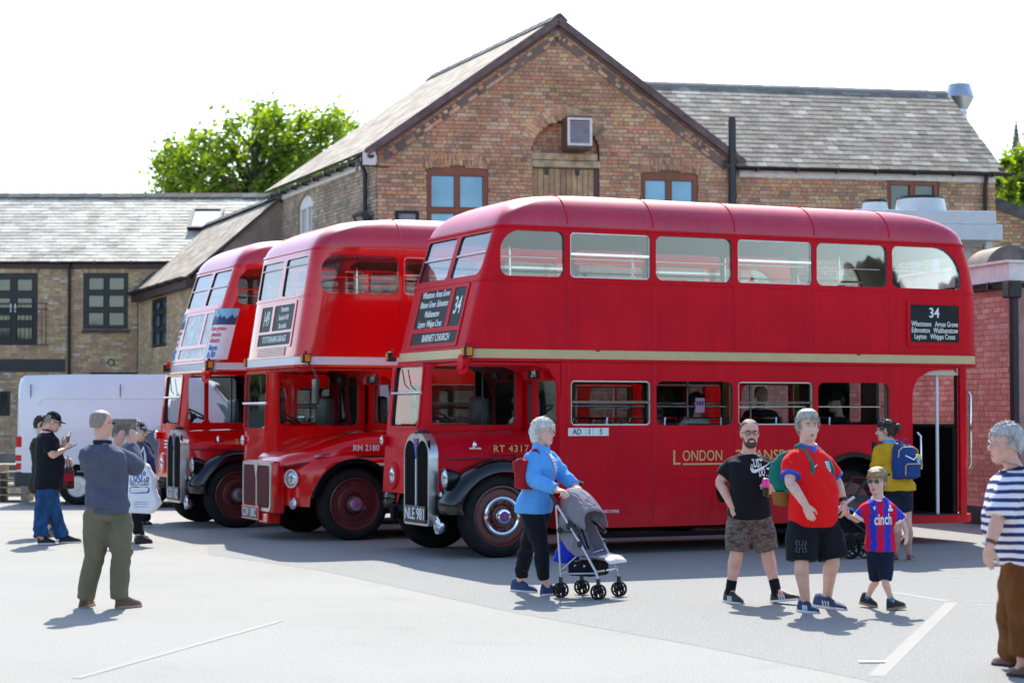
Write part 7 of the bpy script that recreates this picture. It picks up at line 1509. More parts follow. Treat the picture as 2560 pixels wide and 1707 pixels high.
mb = MB(); mb.loft([[(x * kx * q, y_, z * kx) for x, z in ol] for y_, q in ((-.10, .55), (-.09, .8), (-.03, 1.0), (.04, 1.0), (.10, .8), (.11, .5))]); me = remesh(mb.V, mb.F, .012, 3); me.materials.clear(); me.materials.append(M['plastic']); wrinkle(me, .007, 5.0); me.shade_smooth(); bb = link('bag_body', me, bag)
MB().tube([(-.03, 0, .64), (-.02, 0, .76), (.03, 0, .86), (.05, 0, .76), (.06, 0, .62)], .014, 6).build('handles', M['plastic'], bag, 60)
X_, Z_, N_ = Vector((1, 0, 0)), Vector((0, 0, 1)), Vector((0, -1, 0))
for s, sz, z, m_, b_, f_ in (('100%', .17, .485, 'blue_print', .02, .25), ('RECYCLED', .085, .40, 'navy_print', .02, .24)): gtext('print', s, sz, X_, Z_, Vector((0, 0, z)), N_, bb, M[m_], bag, b_, fit=f_)
V, F = subdiv_poly(rrect(-.13, .13, -.042, .042, .038)); decal('print_panel', V_ := [(v[0], v[1], 0) for v in V], F, Vector((0, 0, .315)), X_, Z_, N_, bb, M['badge_blue'], bag, .004); gtext('print', 'onestop', .085, X_, Z_, Vector((0, -.004, .315)), N_, bb, M['white_trim'], bag, .012, fit=.20)
for z in (.16, .135, .10): V, F = subdiv_poly([(-.09, -.003), (.09, .0), (.09, .004), (-.09, .002)]); decal('print_line', [(v[0], v[1], 0) for v in V], F, Vector((.02, 0, z)), X_, Z_, N_, bb, M['badge_blue'], bag, .004)

# woman with the pushchair
Yw = 18.7
wo = person('person with white bob in bright blue fleece and black trousers pushing a pushchair', Yw, dict(head=(1357, 1079), neck=(1352, 1123), hip=(1338, 1262), sl=(1379, 1134, .14), sr=(1324, 1136, -.16), el=(1404, 1184, .10), er=(1333, 1198, -.24), wl=(1437, 1214, -.02), wr=(1391, 1224, -.36), hl=(1453, 1224, -.12), hr=(1420, 1230, -.46),
    pl=(1350, 1278, .06), pr=(1330, 1278, -.05), kl=(1318, 1370, .22), kr=(1350, 1360, -.1), al=(1302, 1455), ar=(1365, 1464), ql=('g', 1280, 1477), tl=('g', 1341, 1482), qr=('g', 1353, 1489), tr=('g', 1408, 1486)),
    dict(yaw=63, head=(60, -2), torso='f', k=1.05, arm=1.02, leg=1.1, skin='skin_pale', hair='bob', hairm='hair_white', brow='hair_grey', legs=dict(mat='cloth_black', end=1.84, ease=.008, cuff=.040, amp=.010, wide=1.0), top=dict(mat='cloth_sky', hem=-.15, sleeve=1.96, ease=.020, collar='cloth_sky', collar_h=.055, collar_r=.082, name='fleece', amp=.010, swide=1.05, flare=.02), shoes=dict(mat='shoe_navy'), seed=6,
         hand_r=dict(n=(.3, -.4, .85), side=(.6, .8, .0), curl=.95), hand_l=dict(n=(.3, -.2, .9), side=(.5, -.8, .0), curl=.95)))
F_ = wo['B'] @ Vector((0, 1, 0)); nk = wo['p']['neck']; hp_ = wo['p']['hip']
V, F = subdiv_poly([(-.050, -.02), (.038, -.02), (.030, -.10), (.012, -.24), (.0, -.34), (-.014, -.24), (-.034, -.10)]); decal('striped_top', [(v[0], v[1], 0) for v in V], F, nk + Vector((0, 0, .0)), wo['X'] * -1, Vector((0, 0, 1)), F_, wo['top'], M['cloth_thin_stripe'], wo['root'], .006)
V, F = subdiv_poly([(-.003, -.30), (.003, -.30), (.003, -.62), (-.003, -.62)]); decal('zip', [(v[0], v[1], 0) for v in V], F, nk, wo['X'] * -1, Vector((0, 0, 1)), F_, wo['top'], M['steel'], wo['root'], .006)
Bk = frame(63)
rb, X1, F1, Z1 = box_bag(wo, 'small red leather backpack on the back of the woman in blue fleece', 'backpack', P(1302, 1190, 18.55) + Bk @ Vector((0, .10, 0)), Bk, [(-.12, .10, .09), (-.10, .125, .13), (.02, .125, .13), (.12, .115, .11), (.155, .10, .05)], M['leather_red'], [])
mb = MB(); mb.loft([[X1 * (hw * sup(u, 3)[0]) - F1 * (.03 + dp * .5 + dp * .5 * sup(u, 3)[1]) + Z1 * z for u in [2 * math.pi * i / 18 for i in range(18)]] for z, hw, dp in ((.05, .122, .11), (.13, .128, .12), (.165, .11, .06))]); mb.build('flap', M['leather_red'], rb, 60)
def strap(t, O, pts, m, r=.011, flat=2.2):
    mb = MB(); pp, rr_ = smooth_path([Vector(q) for q in pts], [r] * len(pts), 6); mb.tube(pp, rr_, 8); return mb.build('strap', m, t, 60)
def on_t(o, t): return o['root'].location - t.location
q = on_t(wo, rb); pw_ = wo['p']; strap(rb, None, [Vector((0, 0, .13)) - F1 * .02 + X1 * .06, q + pw_['sr'] * .65 + nk * .35 + Vector((0, 0, .065)), q + pw_['sr'] * .72 + nk * .28 + F_ * .095 + Vector((0, 0, -.03)), q + pw_['sr'] * .8 + nk * .2 + F_ * .11 + Vector((0, 0, -.16)), q + pw_['sr'] * .98 + nk * .02 + F_ * .02 + Vector((0, 0, -.26)), Vector((0, 0, -.08)) + X1 * .09], M['leather_red'])

def pram_wheel(t, c, r, ax, m=M['tyre'], wid=.022, spk=6, name='wheel'):
    w = MB().lathe(c - ax * wid / 2, ax, [(0, r * .80), (0, r * .92), (wid * .25, r), (wid * .75, r), (wid, r * .92), (wid, r * .80), (0, r * .80)], 26, cap=False); w.lathe(c - ax * wid * .6, ax, [(0, 0.02), (0, r * .28), (wid * 1.2, r * .28), (wid * 1.2, .02)], 14); u = Vector((0, 0, 1)); v = ax.cross(u).normalized()
    for k in range(spk): a = 2 * math.pi * k / spk; d = u * math.cos(a) + v * math.sin(a); w.tube([c + d * r * .25, c + d * r * .84], [r * .12, r * .10], 5)
    return w.build(name, m, t, 40)
# pushchair: own axes, f = forward, l = to its left (away from the camera)
pc = G(1475, 1492); pf = math.atan2(G(1527, 1502).y - G(1424, 1496).y, G(1527, 1502).x - G(1424, 1496).x)
pushchair = thing('pushchair', 'folding grey pushchair with silver frame and double black wheels, empty', 'pushchair', (pc.x, pc.y, 0), pf)
hw = .19
for (x, y) in ((-.20, -hw), (-.20, hw), (.20, -hw), (.20, hw)):
    for dy in (-.026, .026): pram_wheel(pushchair, Vector((x, y + dy, .071)), .069, Vector((0, 1, 0)))
    MB().tube([(x, y, .071), (x, y, .16)], .016, 8).tube([(x, y - .03, .071), (x, y + .03, .071)], .009, 6).box(x - .014, x + .014, y - .014, y + .014, .13, .19).build('fork', M['black_pipe'], pushchair, 40)
hx = -.315; hz_ = 1.005
fr_ = MB()
for s in (-1, 1):
    y = s * hw; yu = s * (hw + .03)
    fr_.tube([(-.235, yu, .88), (-.195, y, .18)], .0105, 8); fr_.tube([(-.285, yu, .93), (-.17, yu, .78), (.02, y + s * .01, .50), (.17, y, .26), (.20, y, .18)], .0115, 8); fr_.tube([(-.19, y, .22), (.19, y, .24)], .009, 8); fr_.tube([(-.20, y, .25), (-.05, y * .6, .40), (.03, y, .43)], .009, 8)
fr_.tube([(-.05, -hw, .30), (.05, hw, .30)], .009, 8).tube([(.05, -hw, .30), (-.05, hw, .30)], .009, 8).tube([(.17, -hw, .255), (.17, hw, .255)], .009, 8).tube([(-.2, -hw, .24), (-.2, hw, .24)], .008, 8).build('frame', M['steel'], pushchair, 40)
for s in (-1, 1):
    y = s * (hw + .03); MB().tube([(-.23, y, .86), (-.29, y, .95), (-.315, y, 1.0), (-.30, y, 1.035), (-.25, y, 1.045), (-.20, y, 1.035)], .017, 8).build('handle', M['black_pipe'], pushchair, 40)
    for (x, z) in ((-.235, .87), (.02, .50), (-.10, .66), (-.195, .62)): MB().ell((x, y, z), (.026, .022, .03), 10, 6).build('joint', M['black_pipe'], pushchair, 180)
MB().box(-.215, -.20, -hw, -hw + .012, .60, .63).box(-.215, -.07, -hw - .03, -hw - .01, .60, .615).build('latch', M['black_pipe'], pushchair)
sg = MB()   # fabric: back, seat, sides, hood
bk = [(-.13, .94), (-.18, .80), (-.17, .62), (-.10, .46), (-.04, .40), (.12, .385), (.24, .37)]
for s0, s1 in ((-hw + .01, hw - .01),):
    sg.loft([[(x, s0, z), (x, s0 * .4, z - .03), (x, s1 * .4, z - .03), (x, s1, z), (x + .012, s1, z + .012), (x + .012, s1 * .4, z - .015), (x + .012, s0 * .4, z - .015), (x + .012, s0, z + .012)] for x, z in bk])
seat_ = sg.build('seat_fabric', M['cloth_grey'], pushchair, 60)
for s in (-1, 1):
    y = s * (hw - .005); mk('side_panel', [(-.18, y, .86), (-.10, y, .70), (.03, y, .50), (.06, y, .40), (-.04, y, .38), (-.14, y, .45), (-.22, y, .56), (-.23, y, .72), (-.18, y + .006, .86), (-.10, y + .006, .70), (.03, y + .006, .50), (.06, y + .006, .40), (-.04, y + .006, .38), (-.14, y + .006, .45), (-.22, y + .006, .56), (-.23, y + .006, .72)], [(0, 1, 2, 3, 4, 5, 6, 7), (15, 14, 13, 12, 11, 10, 9, 8)], M['cloth_grey'], pushchair)
rg = []
for x, zt, wd, zb in ((-.24, .88, .13, .78), (-.235, .975, .17, .74), (-.19, 1.02, .19, .70), (-.11, .99, .20, .67), (-.03, .90, .205, .64), (.035, .80, .20, .62)):
    rg.append([(x + (zt - z) * .28, y, z) for y, z in ((-wd, zb), (-wd, zb + (zt - zb) * .65), (-wd * .75, zt - .02), (0, zt), (wd * .75, zt - .02), (wd, zb + (zt - zb) * .65), (wd, zb))])
n_ = 7; V = [p_ for r_ in rg for p_ in r_]; F = [(i * n_ + j, i * n_ + j + 1, (i + 1) * n_ + j + 1, (i + 1) * n_ + j) for i in range(5) for j in range(6)] + [tuple(range(7))]
hd = mk('hood', V, F, M['cloth_grey'], pushchair, 60); md = hd.modifiers.new('s', 'SUBSURF'); md.levels = md.render_levels = 2; mo = hd.modifiers.new('t', 'SOLIDIFY'); mo.thickness = .008
for s in (-1, 1): MB().tube([(-.10, s * .212, .70), (-.02, s * .218, .63), (.04, s * .218, .59)], .017, 7).build('hood_arm', M['black_pipe'], pushchair, 40)
MB().rbox(-.15, .12, -hw + .03, hw - .03, .20, .34, .03).build('basket', M['cloth_black'], pushchair, 40)
mb = MB(); mb.loft([[(x, y, z) for y, z in ((-.15, .385), (0, .395), (.15, .385), (.15, .37), (-.15, .37))] for x in (.16, .22)] + [[(x, y, z) for y, z in ((-.16, zz), (0, zz + .012), (.16, zz), (.16, zz - .015), (-.16, zz - .015))] for x, zz in ((.26, .37), (.30, .34))]); mb.build('foot_pad', M['cloth_white'], pushchair, 60)
for y in (-.09, .09): MB().tube([(-.13, y, .82), (-.12, y * .6, .62), (-.03, y * .3, .44)], .010, 6).build('harness', M['cloth_black'], pushchair, 40)
MB().tube([(.2, -.06, .36), (.2, -.06, .25)], .007, 5).build('buckle_strap', M['cloth_black'], pushchair)
c = G(1412, 1490) + Vector((0, 0, .42)); blb = thing('blue_bag', 'bright blue plastic bag hung behind the pushchair seat', 'bag', c); mb = MB(); mb.loft([[(x * q, y_, z * q) for x, z in ((-.13, -.10), (.0, -.135), (.14, -.12), (.16, -.02), (.02, .10), (-.04, .12))] for y_, q in ((-.06, .5), (-.04, .9), (.04, .9), (.06, .5))]); me = remesh(mb.V, mb.F, .012, 2); me.materials.clear(); me.materials.append(M['bag_blue']); wrinkle(me, .008, 1.0); me.shade_smooth(); link('bag_body', me, blb)

# bearded man
Yb = 18.0
bm_ = person('person with dark beard and glasses in black printed shirt and camouflage shorts', Yb, dict(head=(1874, 1083), neck=(1872, 1134), hip=(1874, 1279), sl=(1829, 1146, .05), sr=(1912, 1146, .05), el=(1800, 1205, .04), er=(1928, 1208, .04), wl=(1830, 1266, -.08), wr=(1933, 1228, -.16), hl=(1843, 1296, -.12), hr=(1913, 1219, -.22),
    pl=(1852, 1292, 0), pr=(1895, 1292, 0), kl=(1842, 1379, -.06), kr=(1918, 1378, -.02), al=(1826, 1474), ar=(1940, 1474), ql=('g', 1813, 1504), tl=('g', 1856, 1511), qr=('g', 1931, 1506), tr=('g', 1998, 1500, .045)),
    dict(yaw=8, head=(4, 2), torso='m', k=1.0, hk=1.02, arm=1.08, leg=1.1, skin='skin_pink', hair='crew', hairm='hair_brown', beard=True, neckr=1.12, mouth='smile', eye=.6, glasses='black', legs=dict(mat='cloth_camo', ease=.026, end=1.0, name='shorts', wide=1.12, amp=.012, ), top=dict(mat='cloth_blackpoly', hem=-.13, sleeve=.74, ease=.018, swide=1.2, collar='cloth_blackpoly', collar_h=.012, collar_r=.078, flare=.04), shoes=dict(mat='shoe_black', stripes=True, sock='cloth_black', sockh=.26), seed=7,
         hand_l=dict(n=(-.5, -.7, .2), side=(.6, -.6, .3), curl=.45), hand_r=dict(n=(.5, -.85, .0), side=(-.1, .3, 1), curl=.8)))
f_ = bm_['B'] @ Vector((0, 1, 0)); xr = Vector((1, 0, .02)); cz = bm_['p']['neck']; zz = Vector((0, 0, 1))
gtext('shirt_print', 'JUST', .105, xr, zz, cz + Vector((.045, 0, -.085)), f_, bm_['top'], M['white_trim'], bm_['root'], .026, fit=.105); gtext('shirt_print', 'DO IT', .105, xr, zz, cz + Vector((.110, 0, -.165)), f_, bm_['top'], M['white_trim'], bm_['root'], .026, fit=.105)
sw = [(.16, .075), (.06, .035), (-.005, .012), (-.045, .006), (-.06, .022), (-.052, .062), (-.062, .045), (-.07, .012), (-.058, -.016), (-.03, -.024), (.01, -.010), (.075, .028)]
V, F = subdiv_poly(sw, .012); decal('shirt_print', [(v[0], v[1], 0) for v in V], F, cz + Vector((.045, 0, -.145)), xr, zz, f_, bm_['top'], M['white_trim'], bm_['root'])
c = P(1914, 1242, Yb - .235); can = thing('drink_can', 'tall pink and black drink can in the hand of the bearded man', 'can', c, 0)
MB().lathe((0, 0, 0), (0, 0, 1), [(0, .022), (.006, .031), (.085, .033)], 20).build('can_base', M['black_gloss'], can, 40); MB().lathe((0, 0, .0851), (0, 0, 1), [(0, .033), (.065, .033), (.075, .027)], 20).build('can_top', mat('pink_can', (.75, .05, .30), .25, .3, var=.3, scale=30), can, 40); MB().lathe((0, 0, .160), (0, 0, 1), [(0, .027), (.006, .028), (.008, .024), (.004, 0)], 20).build('can_lid', M['chrome'], can, 40)
# big man in the red football shirt
Yr = 16.95
rm_ = person('person in red football shirt and long black shorts holding the hand of a boy', Yr, dict(head=(2019, 1066), neck=(2019, 1117), hip=(2030, 1290), sl=(1977, 1137, -.10), sr=(2062, 1141, .14), el=(1975, 1204, -.22), er=(2093, 1206, .16), wl=(2014, 1262, -.34), wr=(2110, 1258, .08), hl=(2027, 1295, -.38), hr=(2112, 1290, .06),
    pl=(2006, 1306, -.04), pr=(2060, 1304, .06), kl=(2004, 1402, -.10), kr=(2082, 1398, .0), al=(2014, 1500), ar=(2068, 1491), ql=('g', 1997, 1528), tl=('g', 2046, 1534), qr=('g', 2037, 1515), tr=('g', 2114, 1526)),
    dict(yaw=38, head=(12, 2), torso='belly', k=.96, hk=1.06, neckr=1.22, arm=1.16, leg=1.16, skin='skin_pale', hair='messy', hairm='hair_grey', brow='hair_brown', mouth='open', eye=.7, legs=dict(mat='cloth_blackpoly', ease=.034, end=1.0, name='shorts', wide=1.28, amp=.012, ), top=dict(mat='cloth_red', hem=-.15, sleeve=.78, ease=.022, swide=1.12, collar='badge_blue', collar_h=.035, collar_r=.088, trim='badge_blue', flare=.03, amp=.006), shoes=dict(mat='shoe_navy', stripes=True, w=1.08), seed=8,
         hand_l=dict(n=(-.3, -.85, .1), side=(.85, -.2, .0), curl=.3), hand_r=dict(n=(.75, -.6, .0), side=(-.4, -.75, -.1), curl=.7)))
f_ = rm_['B'] @ Vector((0, 1, 0)); rx = (rm_['X'] * -1); cz = rm_['p']['neck']
V, F = subdiv_poly([(-.026, .010), (-.012, -.004), (.03, .016), (-.008, -.016), (-.022, -.014)], .01); decal('shirt_badge', [(v[0], v[1], 0) for v in V], F, cz + rx * -.075 + Vector((0, 0, -.155)), rx, zz, f_, rm_['top'], M['white_trim'], rm_['root'])
V, F = subdiv_poly([(-.036, .045), (.036, .045), (.034, -.01), (.0, -.05), (-.034, -.01)], .01); decal('shirt_crest', [(v[0], v[1], 0) for v in V], F, cz + rx * .085 + Vector((0, 0, -.165)), rx, zz, f_, rm_['top'], M['white_trim'], rm_['root'])
for q in range(3): V, F = subdiv_poly([(-.022, .009), (.018, .011), (.024, -.002), (-.01, -.006), (-.024, -.001)], .01); decal('shirt_crest', [(v[0], v[1], 0) for v in V], F, cz + rx * .085 + Vector((0, 0, -.14 - q * .021)), rx, zz, f_, rm_['top'], M['sky_print'], rm_['root'], .007)
ua = [(-.05, .045), (-.02, .055), (-.016, .012), (.016, .012), (.02, .055), (.05, .045), (.034, .0), (.05, -.045), (.02, -.055), (.016, -.012), (-.016, -.012), (-.02, -.055), (-.05, -.045), (-.034, .0)]
kq = (rm_['p']['pl'] + rm_['p']['kl']) / 2
mb = MB(); bvh = BVHTree.FromPolygons([v.co for v in rm_['legs'].data.vertices], [tuple(q.vertices) for q in rm_['legs'].data.polygons]); pts = []
for i in range(len(ua) + 1):
    a = ua[i % len(ua)]; q = rm_['p']['kl'] + Vector((-.02 + a[0] * .9, -.4, .13 + a[1] * .9)); h = bvh.ray_cast(q, Vector((0, 1, 0)), 1); pts.append(h[0] + Vector((0, -.003, 0)) if h[0] is not None else q)
mb.tube(pts, .0028, 5).build('shorts_logo', mat('grey_print', (.16, .16, .17), .6, var=0), rm_['root'])
a, b = rm_['p']['wr'], rm_['p']['er']; d = (b - a).normalized(); MB().lathe(a + d * .015, d, [(0, .034), (0, .038), (.03, .041), (.03, .036)], 18).build('watch', M['black_pipe'], rm_['root'], 40)
Bk = frame(38)
gb_, X1, F1, Z1 = box_bag(rm_, 'green backpack with tan suede base on the man in the red shirt', 'backpack', rm_['root'].location + rm_['p']['hip'] * .45 + rm_['p']['neck'] * .55 - (Bk @ Vector((0, 1, 0))) * .10 + (Bk @ Vector((1, 0, 0))) * .06, Bk, [(-.115, .13, .16), (.0, .17, .22), (.13, .16, .19), (.21, .12, .10), (.23, .08, .05)], M['cloth_teal'], [])
mb = MB(); mb.loft([[X1 * (hw * sup(u, 3)[0]) - F1 * (dp * .5 + dp * .5 * sup(u, 3)[1]) + Z1 * z for u in [2 * math.pi * i / 24 for i in range(24)]] for z, hw, dp in ((-.24, .11, .12), (-.225, .145, .17), (-.116, .155, .19))]); mb.build('bag_base', M['suede_tan'], gb_, 60)
q = on_t(rm_, gb_); pr_ = rm_['p']
for s in 'lr': strap(gb_, None, [Vector((0, 0, .2)) - F1 * .02, q + pr_['s' + s] * .55 + cz * .45 + Vector((0, 0, .075)) - F1 * .02, q + pr_['s' + s] * .60 + cz * .40 + F1 * .115 + Vector((0, 0, -.01)), q + pr_['s' + s] * .68 + cz * .32 + F1 * .17 + Vector((0, 0, -.13)), q + pr_['s' + s] * .95 + cz * .05 + F1 * .06 + Vector((0, 0, -.26)), Vector((0, 0, -.1)) + X1 * (.13 if s == 'l' else -.13)], M['cloth_teal'], .017)
# the boy
Yk = 17.15
by = person('person, a small boy in sunglasses and red and blue football shirt', Yk, dict(head=(2193, 1203), neck=(2195, 1243), hip=(2201, 1360), sl=(2160, 1258, .05), sr=(2230, 1259, -.05), el=(2145, 1299, .06), er=(2254, 1303, -.02), wl=(2122, 1290, .0), wr=(2266, 1331, -.1), hl=(2107, 1276, -.02), hr=(2268, 1358, -.14),
    pl=(2185, 1366, 0), pr=(2218, 1366, 0), kl=(2190, 1450, .05), kr=(2213, 1450, -.08), al=(2167, 1496), ar=(2229, 1501), ql=('g', 2150, 1508, .03), tl=('g', 2192, 1519), qr=('g', 2219, 1525), tr=('g', 2264, 1518, .02)),
    dict(yaw=6, head=(-30, 0), torso='child', k=.86, hk=.90, arm=.74, leg=.68, handk=.85, skin='skin_pale', hair='mop', hairm='hair_fair', mouth='open', glasses='aviator', legs=dict(mat='cloth_navy', ease=.018, end=1.0, name='shorts', wide=1.08), top=dict(mat='cloth_kit', hem=-.15, sleeve=.86, ease=.018, swide=1.2, collar='white_trim', collar_h=.010, collar_r=.066, trim='white_trim', flare=.04, amp=.006), shoes=dict(mat='shoe_black', sole='sole_tan', sock='sock_blue', sockh=.22), seed=9,
         hand_l=dict(n=(0, -.4, -.9), side=(-.2, -.9, .3), curl=.8), hand_r=dict(n=(.7, -.6, .2), side=(-.5, -.8, 0), curl=.35)))
f_ = by['B'] @ Vector((0, 1, 0)); cz = by['p']['neck']
gtext('shirt_print', 'cinch', .135, Vector((1, 0, .04)), zz, cz + Vector((.015, 0, -.185)), f_, by['top'], M['white_trim'], by['root'], .022, fit=.155)
V, F = subdiv_poly([(-.02, .02), (-.006, .0), (.006, .02), (.012, .0), (.002, -.022)], .008); decal('shirt_badge', [(v[0], v[1], 0) for v in V], F, cz + Vector((-.058, 0, -.085)), Vector((1, 0, 0)), zz, f_, by['top'], M['white_trim'], by['root'])
V, F = subdiv_poly([(-.018, -.028), (.018, -.028), (.02, -.008), (.006, .0), (.012, .022), (.0, .03), (-.012, .018), (-.008, 0), (-.02, -.01)], .008); decal('shirt_crest', [(v[0], v[1], 0) for v in V], F, cz + Vector((.078, 0, -.085)), Vector((1, 0, 0)), zz, f_, by['top'], M['white_trim'], by['root'])
# woman in mustard with the navy backpack, and her pram
Yy = 22.9
yw_ = person('person with hair bun in mustard jacket and navy shorts facing the bus', Yy, dict(head=(2216, 1076), neck=(2224, 1105), hip=(2245, 1215), sl=(2196, 1116, .0), sr=(2254, 1113, .12), el=(2192, 1157, .0), er=(2250, 1160, .25), wl=(2186, 1175, .2), wr=(2205, 1170, .35), hl=(2184, 1162, .28), hr=(2192, 1162, .38),
    pl=(2234, 1226, 0), pr=(2258, 1226, .0), kl=(2242, 1315, 0), kr=(2269, 1313, 0), al=(2240, 1386), ar=(2271, 1386), ql=('g', 2241, 1402), tl=('g', 2232, 1393), qr=('g', 2272, 1401), tr=('g', 2284, 1396)),
    dict(yaw=-140, head=(-112, -4), torso='f', k=.98, leg=.92, skin='skin_pale', hair='bun', hairm='hair_dark', legs=dict(mat='cloth_navy', ease=.016, end=.60, name='shorts', wide=1.12), top=dict(mat='cloth_mustard', hem=-.10, sleeve=1.85, ease=.022, collar='cloth_sky', collar_h=.03, name='jacket', flare=.05), shoes=dict(mat='shoe_brown', sole='sole_tan', h=.5, name='sandal'), seed=10, hand_l=dict(n=(-.9, -.3, 0), side=(0, 0, 1), curl=.5), hand_r=dict(n=(-.5, -.8, 0), side=(0, 0, 1), curl=.5)))
bkl = thing('booklet', 'dark booklet held by the woman in the mustard jacket', 'booklet', P(2186, 1128, Yy + .3), R(-30)); MB().rbox(-.008, .008, -.07, .07, -.11, .11, .003).build('cover', M['cloth_navy'], bkl)
Bk = frame(-150)
nb_, X1, F1, Z1 = box_bag(yw_, 'large navy backpack with zips on the woman in mustard', 'backpack', P(2258, 1153, Yy - .12) + Bk @ Vector((0, .06, 0)), Bk, [(-.20, .14, .13), (-.18, .165, .19), (-.02, .17, .20), (.10, .155, .17), (.17, .13, .12), (.195, .10, .07)], M['cloth_bluebag'], [])
mb = MB(); mb.loft([[X1 * (hw * sup(u, 3)[0]) - F1 * (.12 + dp * .5 + dp * .5 * sup(u, 3)[1]) + Z1 * z for u in [2 * math.pi * i / 18 for i in range(18)]] for z, hw, dp in ((-.185, .10, .09), (-.17, .125, .125), (-.03, .125, .12), (-.01, .10, .08))]); mb.build('pocket', M['cloth_bluebag'], nb_, 60)
MB().tube([-F1 * .245 + X1 * q_ * .125 + Z1 * z for q_, z in ((-1, -.15), (-1, -.05), (-.8, -.025), (.8, -.025), (1, -.05))], .006, 5).tube([-F1 * .15 + X1 * q_ * .135 + Z1 * z for q_, z in ((-1.1, .05), (-1, .13), (-.6, .165), (.6, .165), (1, .13), (1.1, .05))], .007, 5).build('zip', M['gold'], nb_, 40)
MB().tube([X1 * .06 + Z1 * .19 - F1 * .06, X1 * .05 + Z1 * .25 - F1 * .06, -X1 * .05 + Z1 * .25 - F1 * .06, -X1 * .06 + Z1 * .19 - F1 * .06], .011, 6).build('grab_handle', M['cloth_bluebag'], nb_, 40); MB().tube([-F1 * .20 + X1 * .09 + Z1 * .07, -F1 * .24 + Z1 * .02, -F1 * .20 - X1 * .09 + Z1 * .07], .008, 6).build('grab_handle', M['chrome'], nb_, 40)
bt = thing('drink_bottle', 'blue bottle with a yellow lid in the side pocket of the navy backpack', 'bottle', nb_.location - X1 * .0 + Vector((.185, -.10, -.05))); MB().lathe((0, 0, 0), (0, 0, 1), [(0, .028), (.09, .028)], 14).build('bottle_body', M['sky_print'], bt, 40); MB().lathe((0, 0, .0905), (0, 0, 1), [(0, .029), (.04, .027), (.045, .0)], 14).build('lid', mat('yellow_lid', (.8, .6, .03), .5, var=0), bt, 40)
q = on_t(yw_, nb_); py2 = yw_['p']
for s in 'lr': strap(nb_, None, [Vector((0, 0, .18)) + X1 * (.06 if s == 'r' else -.06), q + py2['s' + s] * .6 + py2['neck'] * .4 + Vector((0, 0, .06)), q + py2['s' + s] * .72 + py2['neck'] * .28 + F1 * .10 + Vector((0, 0, -.05)), q + py2['s' + s] * .95 + py2['neck'] * .05 + F1 * .02 + Vector((0, 0, -.24)), Vector((0, 0, -.15)) + X1 * (.14 if s == 'r' else -.14)], M['cloth_bluebag'], .016)
pq = G(2126, 1397); pm = thing('pram', 'dark pram with big spoked wheels and a white telescopic handle, behind the boy', 'pram', (pq.x, pq.y, 0), R(12)); w_ = 4978 / 23.0
for y in (0, .48): pram_wheel(pm, Vector((0, y, .145)), .143, Vector((0, 1, 0)), wid=.045, spk=5)
for y in (.06, .42): pram_wheel(pm, Vector((.20, y, .09)), .088, Vector((0, 1, 0)), wid=.04, spk=5)
MB().tube([(0, 0, .145), (0, .48, .145)], .014, 8).tube([(0, .02, .145), (.22, .05, .3), (.2, .06, .09)], .014, 8).tube([(0, .46, .145), (.22, .43, .3), (.2, .42, .09)], .014, 8).tube([(.22, .05, .3), (-.05, .03, .5), (-.14, .02, .58)], .016, 8).tube([(.22, .43, .3), (-.05, .45, .5), (-.14, .46, .58)], .016, 8).build('chassis', M['black_pipe'], pm, 40)
mb = MB(); mb.loft([[(x, y, z) for y in (.05, .43) for z in ((z0, z1) if y < .2 else (z1, z0))] for x, z0, z1 in ((-.14, .5, .62), (-.02, .30, .60), (.16, .30, .5), (.28, .36, .42))]); mb.build('seat_unit', M['cloth_black'], pm, 60)
MB().rbox(-.12, .10, .08, .40, .44, .60, .05).build('blanket', M['cloth_sky'], pm, 60)
for y in (.02, .46): MB().tube([(-.16, y, .58), (.06, y, .72)], .020, 8).build('handle_tube', M['white_trim'], pm, 40); MB().tube([(.06, y, .72), (.22, y, .93)], .017, 8).build('handle_tube', M['black_pipe'], pm, 40)
MB().tube([(.22, .0, .93), (.22, .48, .93)], .020, 8).build('handle_grip', M['black_pipe'], pm, 40)
# man in the striped shirt
Ys = 12.95
st = person('person with silver hair in navy and white striped shirt and brown trousers', Ys, dict(head=(2517, 1108), neck=(2534, 1172), hip=(2556, 1380), sl=(2525, 1197, -.20), sr=(2548, 1190, .24), el=(2494, 1300, -.26), er=(2545, 1290, .28), wl=(2473, 1366, -.30), wr=(2520, 1370, .2), hl=(2466, 1426, -.30), hr=(2505, 1425, .15),
    pl=(2552, 1400, -.08), pr=(2556, 1400, .08), kl=(2560, 1530, -.10), kr=(2532, 1528, .08), al=(2558, 1652), ar=(2530, 1640), ql=('g', 2580, 1694), tl=('g', 2520, 1687), qr=('g', 2548, 1668), tr=('g', 2483, 1660)),
    dict(yaw=-78, head=(-82, -2), torso='belly', k=1.0, hk=1.04, arm=1.12, leg=1.16, skin='skin_pink', hair='short', hairm='hair_silver', brow='hair_silver', mouth='open', glasses='rimless', legs=dict(mat='cloth_brown', ease=.026, end=1.9, cuff=.062, wide=1.1, amp=.006), top=dict(mat='cloth_striped', hem=-.14, sleeve=.92, ease=.022, collar='cloth_navy', collar_h=.02, collar_r=.088, swide=1.2, flare=.05, amp=.007), shoes=dict(mat='shoe_brown', sole='shoe_black', name='sandal', h=.8), seed=11,
         hand_l=dict(n=(-.6, -.7, .0), side=(.7, -.6, -.1), curl=.45), hand_r=dict(n=(-.5, .7, .0), side=(.7, .6, -.1), curl=.45)))
